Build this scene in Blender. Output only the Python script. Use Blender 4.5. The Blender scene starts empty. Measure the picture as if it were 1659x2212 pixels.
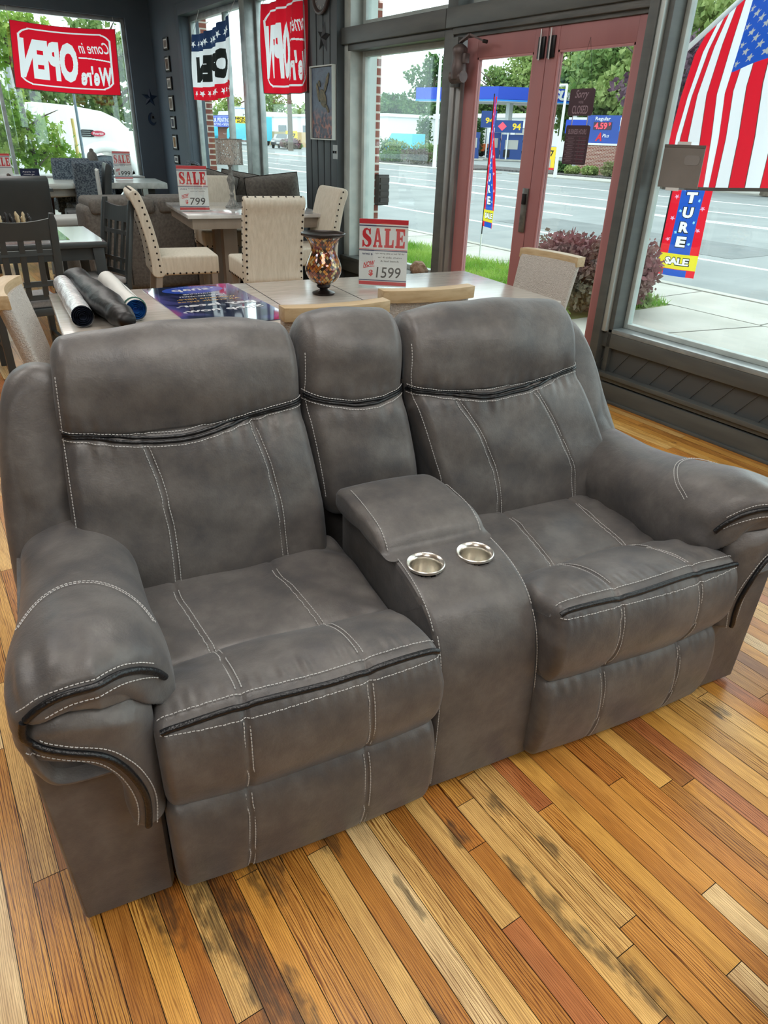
import bpy, bmesh, math, random
import numpy as np
from mathutils import Vector, Matrix
from mathutils.bvhtree import BVHTree
sc = bpy.context.scene
COL = sc.collection
pi = math.pi
# ---------------------------------------------------------------- camera
RIGHT = Vector((0.5466, 0.8368, 0.0309)); DOWN = Vector((0.4169, -0.2404, -0.8766))
CAM_H = 1.55
fwd = RIGHT.cross(DOWN).normalized(); DOWN = fwd.cross(RIGHT.normalized()); RIGHT.normalize()
cam_d = bpy.data.cameras.new('camera'); cam = bpy.data.objects.new('camera', cam_d); COL.objects.link(cam)
mw = Matrix.Identity(4)
for i, v in enumerate((RIGHT, -DOWN, -fwd)):
    for j in range(3): mw[j][i] = v[j]
mw[2][3] = CAM_H
cam.matrix_world = mw
cam_d.sensor_fit = 'HORIZONTAL'; cam_d.sensor_width = 36; cam_d.lens = 36 * 1480 / 1659
cam_d.clip_start = 0.05; cam_d.clip_end = 900
sc.camera = cam
# ---------------------------------------------------------------- light
sc.view_settings.view_transform = 'Standard'; sc.view_settings.look = 'None'
sc.view_settings.gamma = 1; sc.view_settings.exposure = 0.58; sc.view_settings.use_curve_mapping = False
W = bpy.data.worlds.new('overcast'); sc.world = W; W.use_nodes = True
nt = W.node_tree; nt.nodes.clear()
wo = nt.nodes.new('ShaderNodeOutputWorld'); bg = nt.nodes.new('ShaderNodeBackground')
tc = nt.nodes.new('ShaderNodeTexCoord'); sx = nt.nodes.new('ShaderNodeSeparateXYZ'); rp = nt.nodes.new('ShaderNodeValToRGB')
nt.links.new(tc.outputs['Generated'], sx.inputs[0]); nt.links.new(sx.outputs[2], rp.inputs[0])
rp.color_ramp.elements[0].position = 0.0; rp.color_ramp.elements[0].color = (.80, .92, .96, 1)
rp.color_ramp.elements[1].position = 0.35; rp.color_ramp.elements[1].color = (.95, 1, 1, 1)
nt.links.new(rp.outputs[0], bg.inputs[0]); bg.inputs[1].default_value = 1.85
nt.links.new(bg.outputs[0], wo.inputs[0])

def area(name, loc, rot, sx_, sy_, power, col=(1, 1, 1)):
    l = bpy.data.lights.new(name, 'AREA'); l.shape = 'RECTANGLE'; l.size = sx_; l.size_y = sy_; l.energy = power; l.color = col
    o = bpy.data.objects.new(name, l); COL.objects.link(o); o.location = loc; o.rotation_euler = rot
    return o
# shop ceiling light panels (seen by nobody in the frame, they light the room)
for i, (x, y) in enumerate([(-1.2, .6), (1.2, -1.4), (-3.6, -1.0), (1.0, 1.8), (-6.5, .9), (-9.5, .9), (-3.6, 1.8)]):
    area('ceiling_panel_light', (x, y, 3.22), (0, 0, 0), 1.3, 1.3, (24, 32, 26, 34, 26, 26, 18)[i], (1, .97, .93))

# ---------------------------------------------------------------- materials
MATS = {}
def _new(name):
    m = bpy.data.materials.new(name); m.use_nodes = True; nt = m.node_tree
    return m, nt, nt.nodes['Principled BSDF']
def N(nt, typ, **kw):
    n = nt.nodes.new(typ)
    for k, v in kw.items():
        if k.startswith('_'): setattr(n, k[1:], v)
        else:
            n.inputs[k].default_value = v
    return n
def pm(name, c, rough=.5, metal=0, c2=None, scale=8, stretch=(1, 1, 1), bump=0, bscale=None, coat=0, alpha=None, emit=None, spec=None, detail=4, sheen=0, ramp=(.35, .65)):
    if name in MATS: return MATS[name]
    m, nt, b = _new(name); L = nt.links.new
    b.inputs['Base Color'].default_value = (*c, 1); b.inputs['Roughness'].default_value = rough; b.inputs['Metallic'].default_value = metal
    if spec is not None: b.inputs['Specular IOR Level'].default_value = spec
    if coat: b.inputs['Coat Weight'].default_value = coat; b.inputs['Coat Roughness'].default_value = .15
    if sheen: b.inputs['Sheen Weight'].default_value = sheen; b.inputs['Sheen Roughness'].default_value = .4
    if emit: b.inputs['Emission Color'].default_value = (*emit[0], 1); b.inputs['Emission Strength'].default_value = emit[1]
    if c2 or bump:
        tc = N(nt, 'ShaderNodeTexCoord'); mp = N(nt, 'ShaderNodeMapping'); mp.inputs['Scale'].default_value = stretch
        L(tc.outputs['Object'], mp.inputs[0])
    if c2:
        n = N(nt, 'ShaderNodeTexNoise', Scale=scale, Detail=detail); L(mp.outputs[0], n.inputs['Vector'])
        r = N(nt, 'ShaderNodeValToRGB'); r.color_ramp.elements[0].position = ramp[0]; r.color_ramp.elements[1].position = ramp[1]
        r.color_ramp.elements[0].color = (*c, 1); r.color_ramp.elements[1].color = (*c2, 1)
        L(n.outputs['Fac'], r.inputs[0]); L(r.outputs[0], b.inputs['Base Color'])
    if bump:
        n2 = N(nt, 'ShaderNodeTexNoise', Scale=bscale or scale * 4, Detail=3); L(mp.outputs[0], n2.inputs['Vector'])
        bp = N(nt, 'ShaderNodeBump', Strength=bump, Distance=.01); L(n2.outputs['Fac'], bp.inputs['Height']); L(bp.outputs[0], b.inputs['Normal'])
    MATS[name] = m
    return m
def glass_mat(name='window_glass', refl=.055, tint=(.93, .985, .98)):
    if name in MATS: return MATS[name]
    m = bpy.data.materials.new(name); m.use_nodes = True; nt = m.node_tree; nt.nodes.clear()
    o = nt.nodes.new('ShaderNodeOutputMaterial'); t = N(nt, 'ShaderNodeBsdfTransparent'); t.inputs[0].default_value = (*tint, 1)
    g = N(nt, 'ShaderNodeBsdfGlossy'); g.inputs['Roughness'].default_value = .0; g.inputs[0].default_value = (1, 1, 1, 1)
    mx = nt.nodes.new('ShaderNodeMixShader'); mx.inputs[0].default_value = refl
    nt.links.new(t.outputs[0], mx.inputs[1]); nt.links.new(g.outputs[0], mx.inputs[2]); nt.links.new(mx.outputs[0], o.inputs[0])
    MATS[name] = m; return m
def cloth_mat(name, c, trans=.55):
    if name in MATS: return MATS[name]
    m, nt, b = _new(name)
    b.inputs['Base Color'].default_value = (*c, 1); b.inputs['Roughness'].default_value = .8
    t = N(nt, 'ShaderNodeBsdfTranslucent'); t.inputs[0].default_value = (*c, 1)
    mx = nt.nodes.new('ShaderNodeMixShader'); mx.inputs[0].default_value = trans
    o = [n for n in nt.nodes if n.type == 'OUTPUT_MATERIAL'][0]
    nt.links.new(b.outputs[0], mx.inputs[1]); nt.links.new(t.outputs[0], mx.inputs[2]); nt.links.new(mx.outputs[0], o.inputs[0])
    MATS[name] = m; return m

# ---------------------------------------------------------------- mesh helpers
class MB:
    def __init__(s): s.v = []; s.f = []; s.mi = []
    def add(s, verts, faces, mi=0):
        o = len(s.v); s.v += [tuple(map(float, p)) for p in verts]; s.f += [tuple(i + o for i in f) for f in faces]; s.mi += [mi] * len(faces); return s
    def box(s, c, d, rz=0, rx=0, ry=0, taper=1, mi=0):
        hx, hy, hz = d[0] / 2, d[1] / 2, d[2] / 2
        R = Matrix.Rotation(rz, 3, 'Z') @ Matrix.Rotation(ry, 3, 'Y') @ Matrix.Rotation(rx, 3, 'X'); V = []
        for z in (-1, 1):
            k = taper if z < 0 else 1
            for x, y in ((-1, -1), (1, -1), (1, 1), (-1, 1)): V.append(R @ Vector((x * hx * k, y * hy * k, z * hz)) + Vector(c))
        return s.add(V, [(3, 2, 1, 0), (4, 5, 6, 7), (0, 1, 5, 4), (1, 2, 6, 5), (2, 3, 7, 6), (3, 0, 4, 7)], mi)
    def b2(s, a, b, mi=0):
        return s.box([(p + q) / 2 for p, q in zip(a, b)], [abs(p - q) for p, q in zip(a, b)], mi=mi)
    def bar(s, p, q, w, h=None, w2=None, mi=0):   # box bar from p to q
        p = Vector(p); q = Vector(q); h = h or w; d = (q - p).normalized()
        up = Vector((0, 0, 1)) if abs(d.z) < .9 else Vector((0, 1, 0)); a = d.cross(up).normalized(); b = a.cross(d)
        V = []
        for c, k in ((p, 1), (q, (w2 or w) / w)):
            for x, y in ((-1, -1), (1, -1), (1, 1), (-1, 1)): V.append(c + a * x * w / 2 * k + b * y * h / 2 * k)
        return s.add(V, [(3, 2, 1, 0), (4, 5, 6, 7), (0, 1, 5, 4), (1, 2, 6, 5), (2, 3, 7, 6), (3, 0, 4, 7)], mi)
    def tube(s, pts, r, n=8, mi=0, cap=True):
        pts = [Vector(p) for p in pts]; rs = r if isinstance(r, (list, tuple)) else [r] * len(pts)
        V = []; F = []; prev = None
        for i, p in enumerate(pts):
            d = (pts[min(i + 1, len(pts) - 1)] - pts[max(i - 1, 0)]).normalized()
            if prev is None:
                up = Vector((0, 0, 1)) if abs(d.z) < .9 else Vector((1, 0, 0)); a = d.cross(up).normalized()
            else: a = (prev - d * prev.dot(d)).normalized()
            prev = a; b = d.cross(a)
            for k in range(n): V.append(p + (a * math.cos(2 * pi * k / n) + b * math.sin(2 * pi * k / n)) * rs[i])
        for i in range(len(pts) - 1):
            for k in range(n): F.append((i * n + k, i * n + (k + 1) % n, (i + 1) * n + (k + 1) % n, (i + 1) * n + k))
        if cap: F.append(tuple(range(n - 1, -1, -1))); F.append(tuple((len(pts) - 1) * n + k for k in range(n)))
        return s.add(V, F, mi)
    def lathe(s, prof, c=(0, 0, 0), n=24, mi=0, sq=0):
        V = []; F = []
        for r, z in prof:
            for k in range(n):
                a = 2 * pi * k / n; q = 1
                if sq: q = 1 / max(abs(math.cos(a + pi / n * 0)), abs(math.sin(a)))
                V.append((c[0] + r * q * math.cos(a), c[1] + r * q * math.sin(a), c[2] + z))
        for i in range(len(prof) - 1):
            for k in range(n): F.append((i * n + k, i * n + (k + 1) % n, (i + 1) * n + (k + 1) % n, (i + 1) * n + k))
        F.append(tuple(range(n - 1, -1, -1))); F.append(tuple((len(prof) - 1) * n + k for k in range(n)))
        return s.add(V, F, mi)
    def grid(s, P, closed=False, cap=False, mi=0):   # P[i][j] rows; closed wraps j
        n, m = P.shape[:2]; F = []
        for i in range(n - 1):
            for j in range(m if closed else m - 1): F.append((i * m + j, i * m + (j + 1) % m, (i + 1) * m + (j + 1) % m, (i + 1) * m + j))
        V = [tuple(p) for p in P.reshape(-1, 3)]
        if cap:
            for i in (0, n - 1):
                c = P[i].mean(0); V.append(tuple(c)); ci = len(V) - 1
                for j in range(m): F.append((ci, i * m + (j + 1) % m, i * m + j) if i == 0 else (ci, i * m + j, i * m + (j + 1) % m))
        return s.add(V, F, mi)
    def prism(s, poly, z0, z1, axis='z', mi=0):
        n = len(poly)
        def q(p, z): return {'z': (p[0], p[1], z), 'y': (p[0], z, p[1]), 'x': (z, p[0], p[1])}[axis]
        V = [q(p, z0) for p in poly] + [q(p, z1) for p in poly]
        F = [tuple(range(n - 1, -1, -1)), tuple(range(n, 2 * n))] + [(k, (k + 1) % n, n + (k + 1) % n, n + k) for k in range(n)]
        return s.add(V, F, mi)
    def mesh(s, name, mats, smooth=None):
        me = bpy.data.meshes.new(name); me.from_pydata(s.v, [], s.f)
        for m in (mats if isinstance(mats, (list, tuple)) else [mats]): me.materials.append(m)
        me.polygons.foreach_set('material_index', s.mi)
        bm = bmesh.new(); bm.from_mesh(me); bmesh.ops.recalc_face_normals(bm, faces=bm.faces); bm.to_mesh(me); bm.free()
        if smooth is not None:
            me.polygons.foreach_set('use_smooth', [True] * len(me.polygons))
            if smooth < 180: me.set_sharp_from_angle(angle=math.radians(smooth))
        me.update(); return me
    def build(s, name, mats, parent=None, smooth=None, bevel=0, seg=2, loc=None, rz=0, label=None):
        me = s.mesh(name, mats, smooth if smooth is not None else (35 if bevel else None))
        if bevel:
            bm = bmesh.new(); bm.from_mesh(me)
            ed = [e for e in bm.edges if len(e.link_faces) == 2 and e.calc_face_angle(0) > .6]
            bmesh.ops.bevel(bm, geom=ed, offset=bevel, segments=seg, profile=.6, affect='EDGES', clamp_overlap=True)
            for f in bm.faces: f.smooth = True
            bm.to_mesh(me); bm.free(); me.set_sharp_from_angle(angle=math.radians(40))
        o = bpy.data.objects.new(name, me); COL.objects.link(o)
        if parent: o.parent = parent
        if loc: o.location = loc
        o.rotation_euler.z = rz
        if label: o['label'] = label
        return o
def thing(name, label, cat, loc=(0, 0, 0), rz=0, group=None):
    o = bpy.data.objects.new(name, None); COL.objects.link(o); o.location = loc; o.rotation_euler = (0, 0, rz)
    o.empty_display_size = .1
    return tag(o, label, cat, group)
def tag(o, label, cat, group=None, kind=None):
    if label: o['label'] = label
    if cat: o['category'] = cat
    if group: o['group'] = group
    if kind: o['kind'] = kind
    return o
def struct(o): o['kind'] = 'structure'; return o
def dup(root, loc, rz, label, group=None):
    r = root.copy(); COL.objects.link(r); r.location = loc; r.rotation_euler = (0, 0, rz); r['label'] = label
    if group: r['group'] = group
    for ch in list(root.children):
        c = ch.copy(); COL.objects.link(c); c.parent = r
        for g in list(ch.children):
            d = g.copy(); COL.objects.link(d); d.parent = c
    return r
def spline(pts, n, closed=False):
    P = np.array(pts, float); k = len(P); out = []
    segs = k if closed else k - 1
    for i in range(segs):
        if closed: p0, p1, p2, p3 = P[(i - 1) % k], P[i], P[(i + 1) % k], P[(i + 2) % k]
        else: p0, p1, p2, p3 = P[max(i - 1, 0)], P[i], P[i + 1], P[min(i + 2, k - 1)]
        for t in np.linspace(0, 1, 12, endpoint=False):
            out.append(.5 * ((2 * p1) + (-p0 + p2) * t + (2 * p0 - 5 * p1 + 4 * p2 - p3) * t * t + (-p0 + 3 * p1 - 3 * p2 + p3) * t ** 3))
    out.append(P[0] if closed else P[-1]); out = np.array(out)
    d = np.r_[0, np.cumsum(np.linalg.norm(np.diff(out, axis=0), axis=1))]
    s = np.linspace(0, d[-1], n, endpoint=not closed)
    return np.stack([np.interp(s, d, out[:, c]) for c in range(out.shape[1])], 1)
_txt = {}
def text_mesh(body, size=1, bold=0, shear=0, ext=0, width=1, spacing=1, subdiv=0):
    cu = bpy.data.curves.new('t', 'FONT'); cu.body = body; cu.size = size; cu.offset = bold; cu.shear = shear; cu.extrude = ext
    cu.align_x = 'CENTER'; cu.align_y = 'CENTER'; cu.space_character = spacing; cu.resolution_u = 3
    o = bpy.data.objects.new('t', cu); COL.objects.link(o); bpy.context.view_layer.update()
    me = bpy.data.meshes.new_from_object(o.evaluated_get(bpy.context.evaluated_depsgraph_get()))
    bpy.data.objects.remove(o); bpy.data.curves.remove(cu)
    V = np.array([v.co[:] for v in me.vertices]).reshape(-1, 3)
    F = [tuple(p.vertices) for p in me.polygons]
    bpy.data.meshes.remove(me)
    if len(V): V[:, 0] *= width; c = (V.max(0) + V.min(0)) / 2; V[:, :2] -= c[:2]
    if subdiv and len(V):
        bm = bmesh.new(); vs = [bm.verts.new(v) for v in V]
        for f in F:
            try: bm.faces.new([vs[i] for i in f])
            except ValueError: pass
        bmesh.ops.triangulate(bm, faces=bm.faces)
        for _ in range(6):
            ed = [e for e in bm.edges if e.calc_length() > subdiv]
            if not ed: break
            bmesh.ops.subdivide_edges(bm, edges=ed, cuts=1); bmesh.ops.triangulate(bm, faces=bm.faces)
        bm.verts.index_update(); V = np.array([v.co[:] for v in bm.verts]); F = [tuple(v.index for v in f.verts) for f in bm.faces]; bm.free()
    return V, F
def fit(V, cx, cy, w, h, mirror=False):
    """scale text verts to a box w x h centred at cx, cy"""
    V = V.copy(); s = V.max(0) - V.min(0)
    V[:, 0] *= w / max(s[0], 1e-6) * (-1 if mirror else 1)
    V[:, 1] *= h / max(s[1], 1e-6); V[:, 0] += cx; V[:, 1] += cy
    return V
SLAB = {  # hand-cut slab-serif capitals, unit boxes
 'A': ([[(0,0),(.38,0),(.38,.12),(.3,.12),(.34,.28),(.6,.28),(.64,.12),(.55,.12),(.55,0),(1,0),(1,.12),(.9,.12),(.62,1),(.33,1),(.08,.12),(0,.12)]], [[(.38,.4),(.56,.4),(.47,.75)]]),
 'L': ([[(0,0),(1,0),(1,.42),(.88,.42),(.8,.16),(.52,.13),(.52,.88),(.64,.88),(.64,1),(0,1),(0,.88),(.12,.88),(.12,.13),(0,.13)]], []),
 'E': ([[(0,0),(1,0),(1,.36),(.88,.36),(.8,.15),(.48,.13),(.48,.44),(.62,.44),(.66,.32),(.76,.32),(.76,.68),(.66,.68),(.62,.57),(.48,.57),(.48,.87),(.8,.85),(.88,.66),(1,.66),(1,1),(0,1),(0,.88),(.12,.88),(.12,.12),(0,.12)]], []),
 'S': ([[(.02,0),(.14,0),(.2,.09),(.45,0),(.75,.02),(.96,.16),(1,.34),(.9,.5),(.62,.62),(.4,.72),(.36,.84),(.5,.9),(.68,.86),(.78,.66),(.9,.66),(.9,.98),(.8,.98),(.76,.92),(.5,1),(.22,.96),(.04,.82),(.02,.64),(.12,.5),(.4,.38),(.62,.28),(.64,.16),(.5,.1),(.3,.13),(.16,.36),(.02,.36)]], []),
}
def tess(outer, holes):
    from mathutils.geometry import tessellate_polygon
    loops = [[Vector((x, y, 0)) for x, y in l] for l in outer + holes]; flat = [p for l in loops for p in l]
    return np.array([(p.x, p.y, 0) for p in flat]), [tuple(t) for t in tessellate_polygon(loops)]
def slab_word(word, w, h, gap=.04):
    n = len(word); cw = (1 - gap * (n - 1)) / n; V = []; F = []
    for i, ch in enumerate(word):
        v, f = tess(*SLAB[ch]); v = v.copy(); v[:, 0] = (i * (cw + gap) + v[:, 0] * cw - .5) * w; v[:, 1] = (v[:, 1] - .5) * h
        o = sum(len(a) for a in V); V.append(v); F += [tuple(k + o for k in t) for t in f]
    return np.concatenate(V), F
def star2d(r, cx=0, cy=0, rot=0, k=.4):
    return [(cx + (r if i % 2 == 0 else r * k) * math.sin(rot + i * pi / 5), cy + (r if i % 2 == 0 else r * k) * math.cos(rot + i * pi / 5)) for i in range(10)]
# ================================================================ ROOM SHELL
FY = 3.784          # inner face of the shop front
LX = -12.15         # inner face of the left wall
CEIL = 3.3
# ---- floor: reclaimed strip boards running along x, each board its own colour
def build_floor():
    rnd = random.Random(7)
    w = .0572; x0, x1, y0, y1 = LX, 4.6, -5.2, FY + .02
    V = []; F = []; C = []; UV = []
    base = [(.74, .35, .07), (.80, .41, .085), (.68, .30, .06), (.83, .45, .10), (.62, .25, .05), (.76, .38, .075), (.70, .33, .065), (.84, .49, .13), (.66, .29, .06)]
    special = {'pale': (.98, .74, .38), 'red': (.62, .24, .08), 'yellow': (.90, .58, .20), 'dark': (.52, .22, .05)}
    r = int(math.floor(y0 / w)); row = r
    forced = {21: [(-.389, .25, 'pale'), (-1.3, -.389, 'tan')], 19: [(-.25, .3, 'pale')], 18: [(-.96, -.76, 'red'), (-.76, .2, 'tan')], 17: [(-.98, -.44, 'yellow'), (-.44, .3, 'tan')], 16: [(-.95, -.40, 'yellow')], 15: [(-.885, -.27, 'yellow')], 13: [(-.58, -.2, 'red'), (-1.1, -.58, 'yellow')], 3: [(-1.1, -.72, 'yellow')], 8: [(-.97, -.2, 'yellow')], 6: [(-1.02, -.5, 'tan')], 11: [(-1.0, -.3, 'yellow')]}
    special['tan'] = (.76, .37, .08)
    while row * w < y1 - .0078:
        ya, yb = row * w + .0078, (row + 1) * w + .0078; x = x0 - rnd.random() * .8
        segs = []
        while x < x1:
            ln = rnd.choice([.35, .5, .7, .9, 1.2, 1.6, 2.1]) * (.8 + .4 * rnd.random()); segs.append([x, x + ln, None]); x += ln
        for fa, fb, fc in forced.get(row, []):
            new = []
            for a, b, c_ in segs:
                if b <= fa or a >= fb: new.append([a, b, c_])
                else:
                    if a < fa: new.append([a, fa, c_])
                    if b > fb: new.append([fb, b, c_])
            segs = new + [[fa, fb, fc]]
        for sa, sb_, sc_ in segs:
            x = sa; ln = sb_ - sa
            t = rnd.random()
            c = special['pale'] if t > .955 else special['red'] if t > .90 else special['yellow'] if t > .74 else special['dark'] if t > .68 else rnd.choice(base)
            if sc_: c = special[sc_]
            k = .86 + .28 * rnd.random() if not sc_ else 1
            xa, xb = max(x, x0), min(x + ln, x1)
            if xb > xa + .002:
                i = len(V); g = .0009
                V += [(xa + g, ya + g, 0), (xb - g, ya + g, 0), (xb - g, yb - g, 0), (xa + g, yb - g, 0)]; F.append((i, i + 1, i + 2, i + 3))
                C += [(c[0] * k, c[1] * k, c[2] * k, 1)] * 4
                ou, ov = rnd.random() * 90, rnd.random() * 90
                UV += [(ou, ov), (ou + xb - xa, ov), (ou + xb - xa, ov + w), (ou, ov + w)]
        row += 1
    i = len(V); V += [(x0, y0, -.004), (x1, y0, -.004), (x1, y1, -.004), (x0, y1, -.004)]; F.append((i, i + 1, i + 2, i + 3)); C += [(.012, .008, .005, 1)] * 4; UV += [(0, 0)] * 4
    i = len(V); F2 = [(x0, y0, -.15), (x1, y0, -.15), (x1, y1, -.15), (x0, y1, -.15)]; V += F2; F.append((i + 3, i + 2, i + 1, i)); C += [(.1, .1, .1, 1)] * 4; UV += [(0, 0)] * 4
    me = bpy.data.meshes.new('floor'); me.from_pydata(V, [], F)
    ca = me.color_attributes.new('board', 'FLOAT_COLOR', 'POINT'); ca.data.foreach_set('color', [q for c in C for q in c])
    uv = me.uv_layers.new(name='grain')
    uv.data.foreach_set('uv', [q for l in me.loops for q in UV[l.vertex_index]])
    m, nt, b = _new('strip_boards'); L = nt.links.new
    at = N(nt, 'ShaderNodeAttribute'); at.attribute_name = 'board'
    u = N(nt, 'ShaderNodeUVMap'); u.uv_map = 'grain'
    def noise(scale, st, detail=4, dist=0, src=u.outputs[0]):
        mp = N(nt, 'ShaderNodeMapping'); mp.inputs['Scale'].default_value = st; L(src, mp.inputs[0])
        n = N(nt, 'ShaderNodeTexNoise', Scale=scale, Detail=detail, Distortion=dist); L(mp.outputs[0], n.inputs['Vector']); return n
    def ramp(src, a, b_, ca_=(0, 0, 0, 1), cb=(1, 1, 1, 1)):
        r = N(nt, 'ShaderNodeValToRGB'); r.color_ramp.elements[0].position = a; r.color_ramp.elements[1].position = b_
        r.color_ramp.elements[0].color = ca_; r.color_ramp.elements[1].color = cb; L(src, r.inputs[0]); return r.outputs[0]
    def mix(mode, fac, a, b_):
        x = N(nt, 'ShaderNodeMix'); x.data_type = 'RGBA'; x.blend_type = mode
        for s, v in ((0, fac), (6, a), (7, b_)):
            if hasattr(v, 'links'): L(v, x.inputs[s])
            else: x.inputs[s].default_value = v
        return x.outputs[2]
    # cathedral grain
    mpw = N(nt, 'ShaderNodeMapping'); mpw.inputs['Scale'].default_value = (2.2, 26, 1); L(u.outputs[0], mpw.inputs[0])
    wv = N(nt, 'ShaderNodeTexWave', Scale=2.6, Distortion=11, Detail=2.5); wv.inputs['Detail Scale'].default_value = .7; wv.bands_direction = 'Y'; L(mpw.outputs[0], wv.inputs['Vector'])
    col = mix('MULTIPLY', .62, at.outputs['Color'], ramp(wv.outputs['Fac'], 0.02, .34, (.36, .24, .15, 1)))
    mpw2 = N(nt, 'ShaderNodeMapping'); mpw2.inputs['Scale'].default_value = (1.1, 13, 1); L(u.outputs[0], mpw2.inputs[0])
    wv2 = N(nt, 'ShaderNodeTexWave', Scale=3.2, Distortion=7.5, Detail=3); wv2.inputs['Detail Scale'].default_value = 1.4; wv2.bands_direction = 'Y'; L(mpw2.outputs[0], wv2.inputs['Vector'])
    nm_ = noise(.9, (1, 3, 1), 1)
    msk = ramp(nm_.outputs['Fac'], .46, .56)
    col = mix('MULTIPLY', msk, col, ramp(wv2.outputs['Fac'], .0, .22, (.30, .18, .11, 1)))
    n1 = noise(6, (3, 90, 1), 5)
    col = mix('MULTIPLY', .7, col, ramp(n1.outputs['Fac'], .30, .58, (.58, .48, .40, 1)))
    n2 = noise(2.2, (1.2, 9, 1), 4, 1.2)
    col = mix('MULTIPLY', .55, col, ramp(n2.outputs['Fac'], .32, .58, (.50, .38, .30, 1), (1.0, 1.0, 1.0, 1)))
    # black water stains with shapes of their own
    tc2 = N(nt, 'ShaderNodeTexCoord')
    n3 = noise(1.0, (1.7, 5.2, 1), 6, .8, tc2.outputs['Object'])
    st = ramp(n3.outputs['Fac'], .63, .76, (0, 0, 0, 1), (1, 1, 1, 1))
    n4 = noise(9, (1.5, 34, 1), 5, 0)
    st2 = mix('MULTIPLY', 1.0, st, ramp(n4.outputs['Fac'], .30, .66))
    # stains at known places (x, y, half length, half width)
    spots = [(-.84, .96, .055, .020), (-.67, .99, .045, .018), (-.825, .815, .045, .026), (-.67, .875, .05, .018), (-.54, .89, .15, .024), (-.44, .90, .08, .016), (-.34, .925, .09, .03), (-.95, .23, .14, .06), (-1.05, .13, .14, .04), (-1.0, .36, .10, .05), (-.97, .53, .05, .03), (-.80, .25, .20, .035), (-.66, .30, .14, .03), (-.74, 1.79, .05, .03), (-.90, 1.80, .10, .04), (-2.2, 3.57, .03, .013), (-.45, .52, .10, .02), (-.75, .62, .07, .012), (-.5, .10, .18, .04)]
    sep = N(nt, 'ShaderNodeSeparateXYZ'); L(tc2.outputs['Object'], sep.inputs[0])
    nw = noise(22, (1, 2.4, 1), 3, 0, tc2.outputs['Object'])
    acc = None
    def M(op, a, b_=None):
        x = N(nt, 'ShaderNodeMath'); x.operation = op
        for k, v in ((0, a), (1, b_)):
            if v is None: continue
            if hasattr(v, 'links'): L(v, x.inputs[k])
            else: x.inputs[k].default_value = v
        return x.outputs[0]
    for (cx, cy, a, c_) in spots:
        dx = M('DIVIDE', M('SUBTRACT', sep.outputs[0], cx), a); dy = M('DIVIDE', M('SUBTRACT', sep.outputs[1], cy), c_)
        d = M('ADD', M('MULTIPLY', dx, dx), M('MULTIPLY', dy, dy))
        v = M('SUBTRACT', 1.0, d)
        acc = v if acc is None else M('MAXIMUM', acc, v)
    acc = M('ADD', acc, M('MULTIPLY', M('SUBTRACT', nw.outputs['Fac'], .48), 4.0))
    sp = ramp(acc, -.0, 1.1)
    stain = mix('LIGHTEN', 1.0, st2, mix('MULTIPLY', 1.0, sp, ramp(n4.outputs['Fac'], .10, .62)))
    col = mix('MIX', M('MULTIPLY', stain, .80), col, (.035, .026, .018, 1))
    L(col, b.inputs['Base Color'])
    b.inputs['Roughness'].default_value = .30; b.inputs['Specular IOR Level'].default_value = .35; b.inputs['Coat Weight'].default_value = .15; b.inputs['Coat Roughness'].default_value = .16
    bp = N(nt, 'ShaderNodeBump', Strength=.12, Distance=.004); L(n1.outputs['Fac'], bp.inputs['Height']); L(bp.outputs[0], b.inputs['Normal'])
    me.materials.append(m)
    o = bpy.data.objects.new('floor', me); COL.objects.link(o); struct(o); return o
build_floor()

M_wall = pm('slate_wall_paint', (.068, .094, .125), .55, c2=(.082, .11, .142), scale=2)
M_wood = pm('grey_green_timber', (.075, .085, .085), .45, c2=(.10, .11, .105), scale=3, stretch=(1, 1, 6))
M_alu = pm('aluminium', (.42, .46, .46), .38, .6, c2=(.30, .34, .34), scale=9)
M_trimd = pm('dark_panel_paint', (.045, .058, .066), .5, c2=(.055, .068, .075), scale=4)
M_jamb = pm('pale_jamb_paint', (.62, .68, .66), .6, c2=(.50, .57, .55), scale=3, stretch=(1, 1, .4))
M_glass = glass_mat()
M_red = pm('faded_red_door_paint', (.36, .155, .155), .5, c2=(.31, .13, .135), scale=4, stretch=(1, 1, .3))
M_black = pm('black_metal', (.012, .012, .014), .35, .3)
M_white = pm('white_paint', (.75, .77, .76), .6)

# ceiling / hidden walls
struct(MB().b2((LX - .2, -5.4, CEIL), (4.8, FY + .3, CEIL + .1)).build('ceiling', pm('ceiling_tile', (.55, .56, .55), .9)))
struct(MB().b2((LX - .2, -5.4, -.15), (4.8, -5.2, CEIL)).build('wall_back', pm('back_wall_paint', (.30, .31, .31), .8)))
struct(MB().b2((4.6, -5.2, -.15), (4.8, FY + .3, CEIL)).build('wall_right', pm('right_wall_paint', (.32, .33, .33), .8)))
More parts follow.
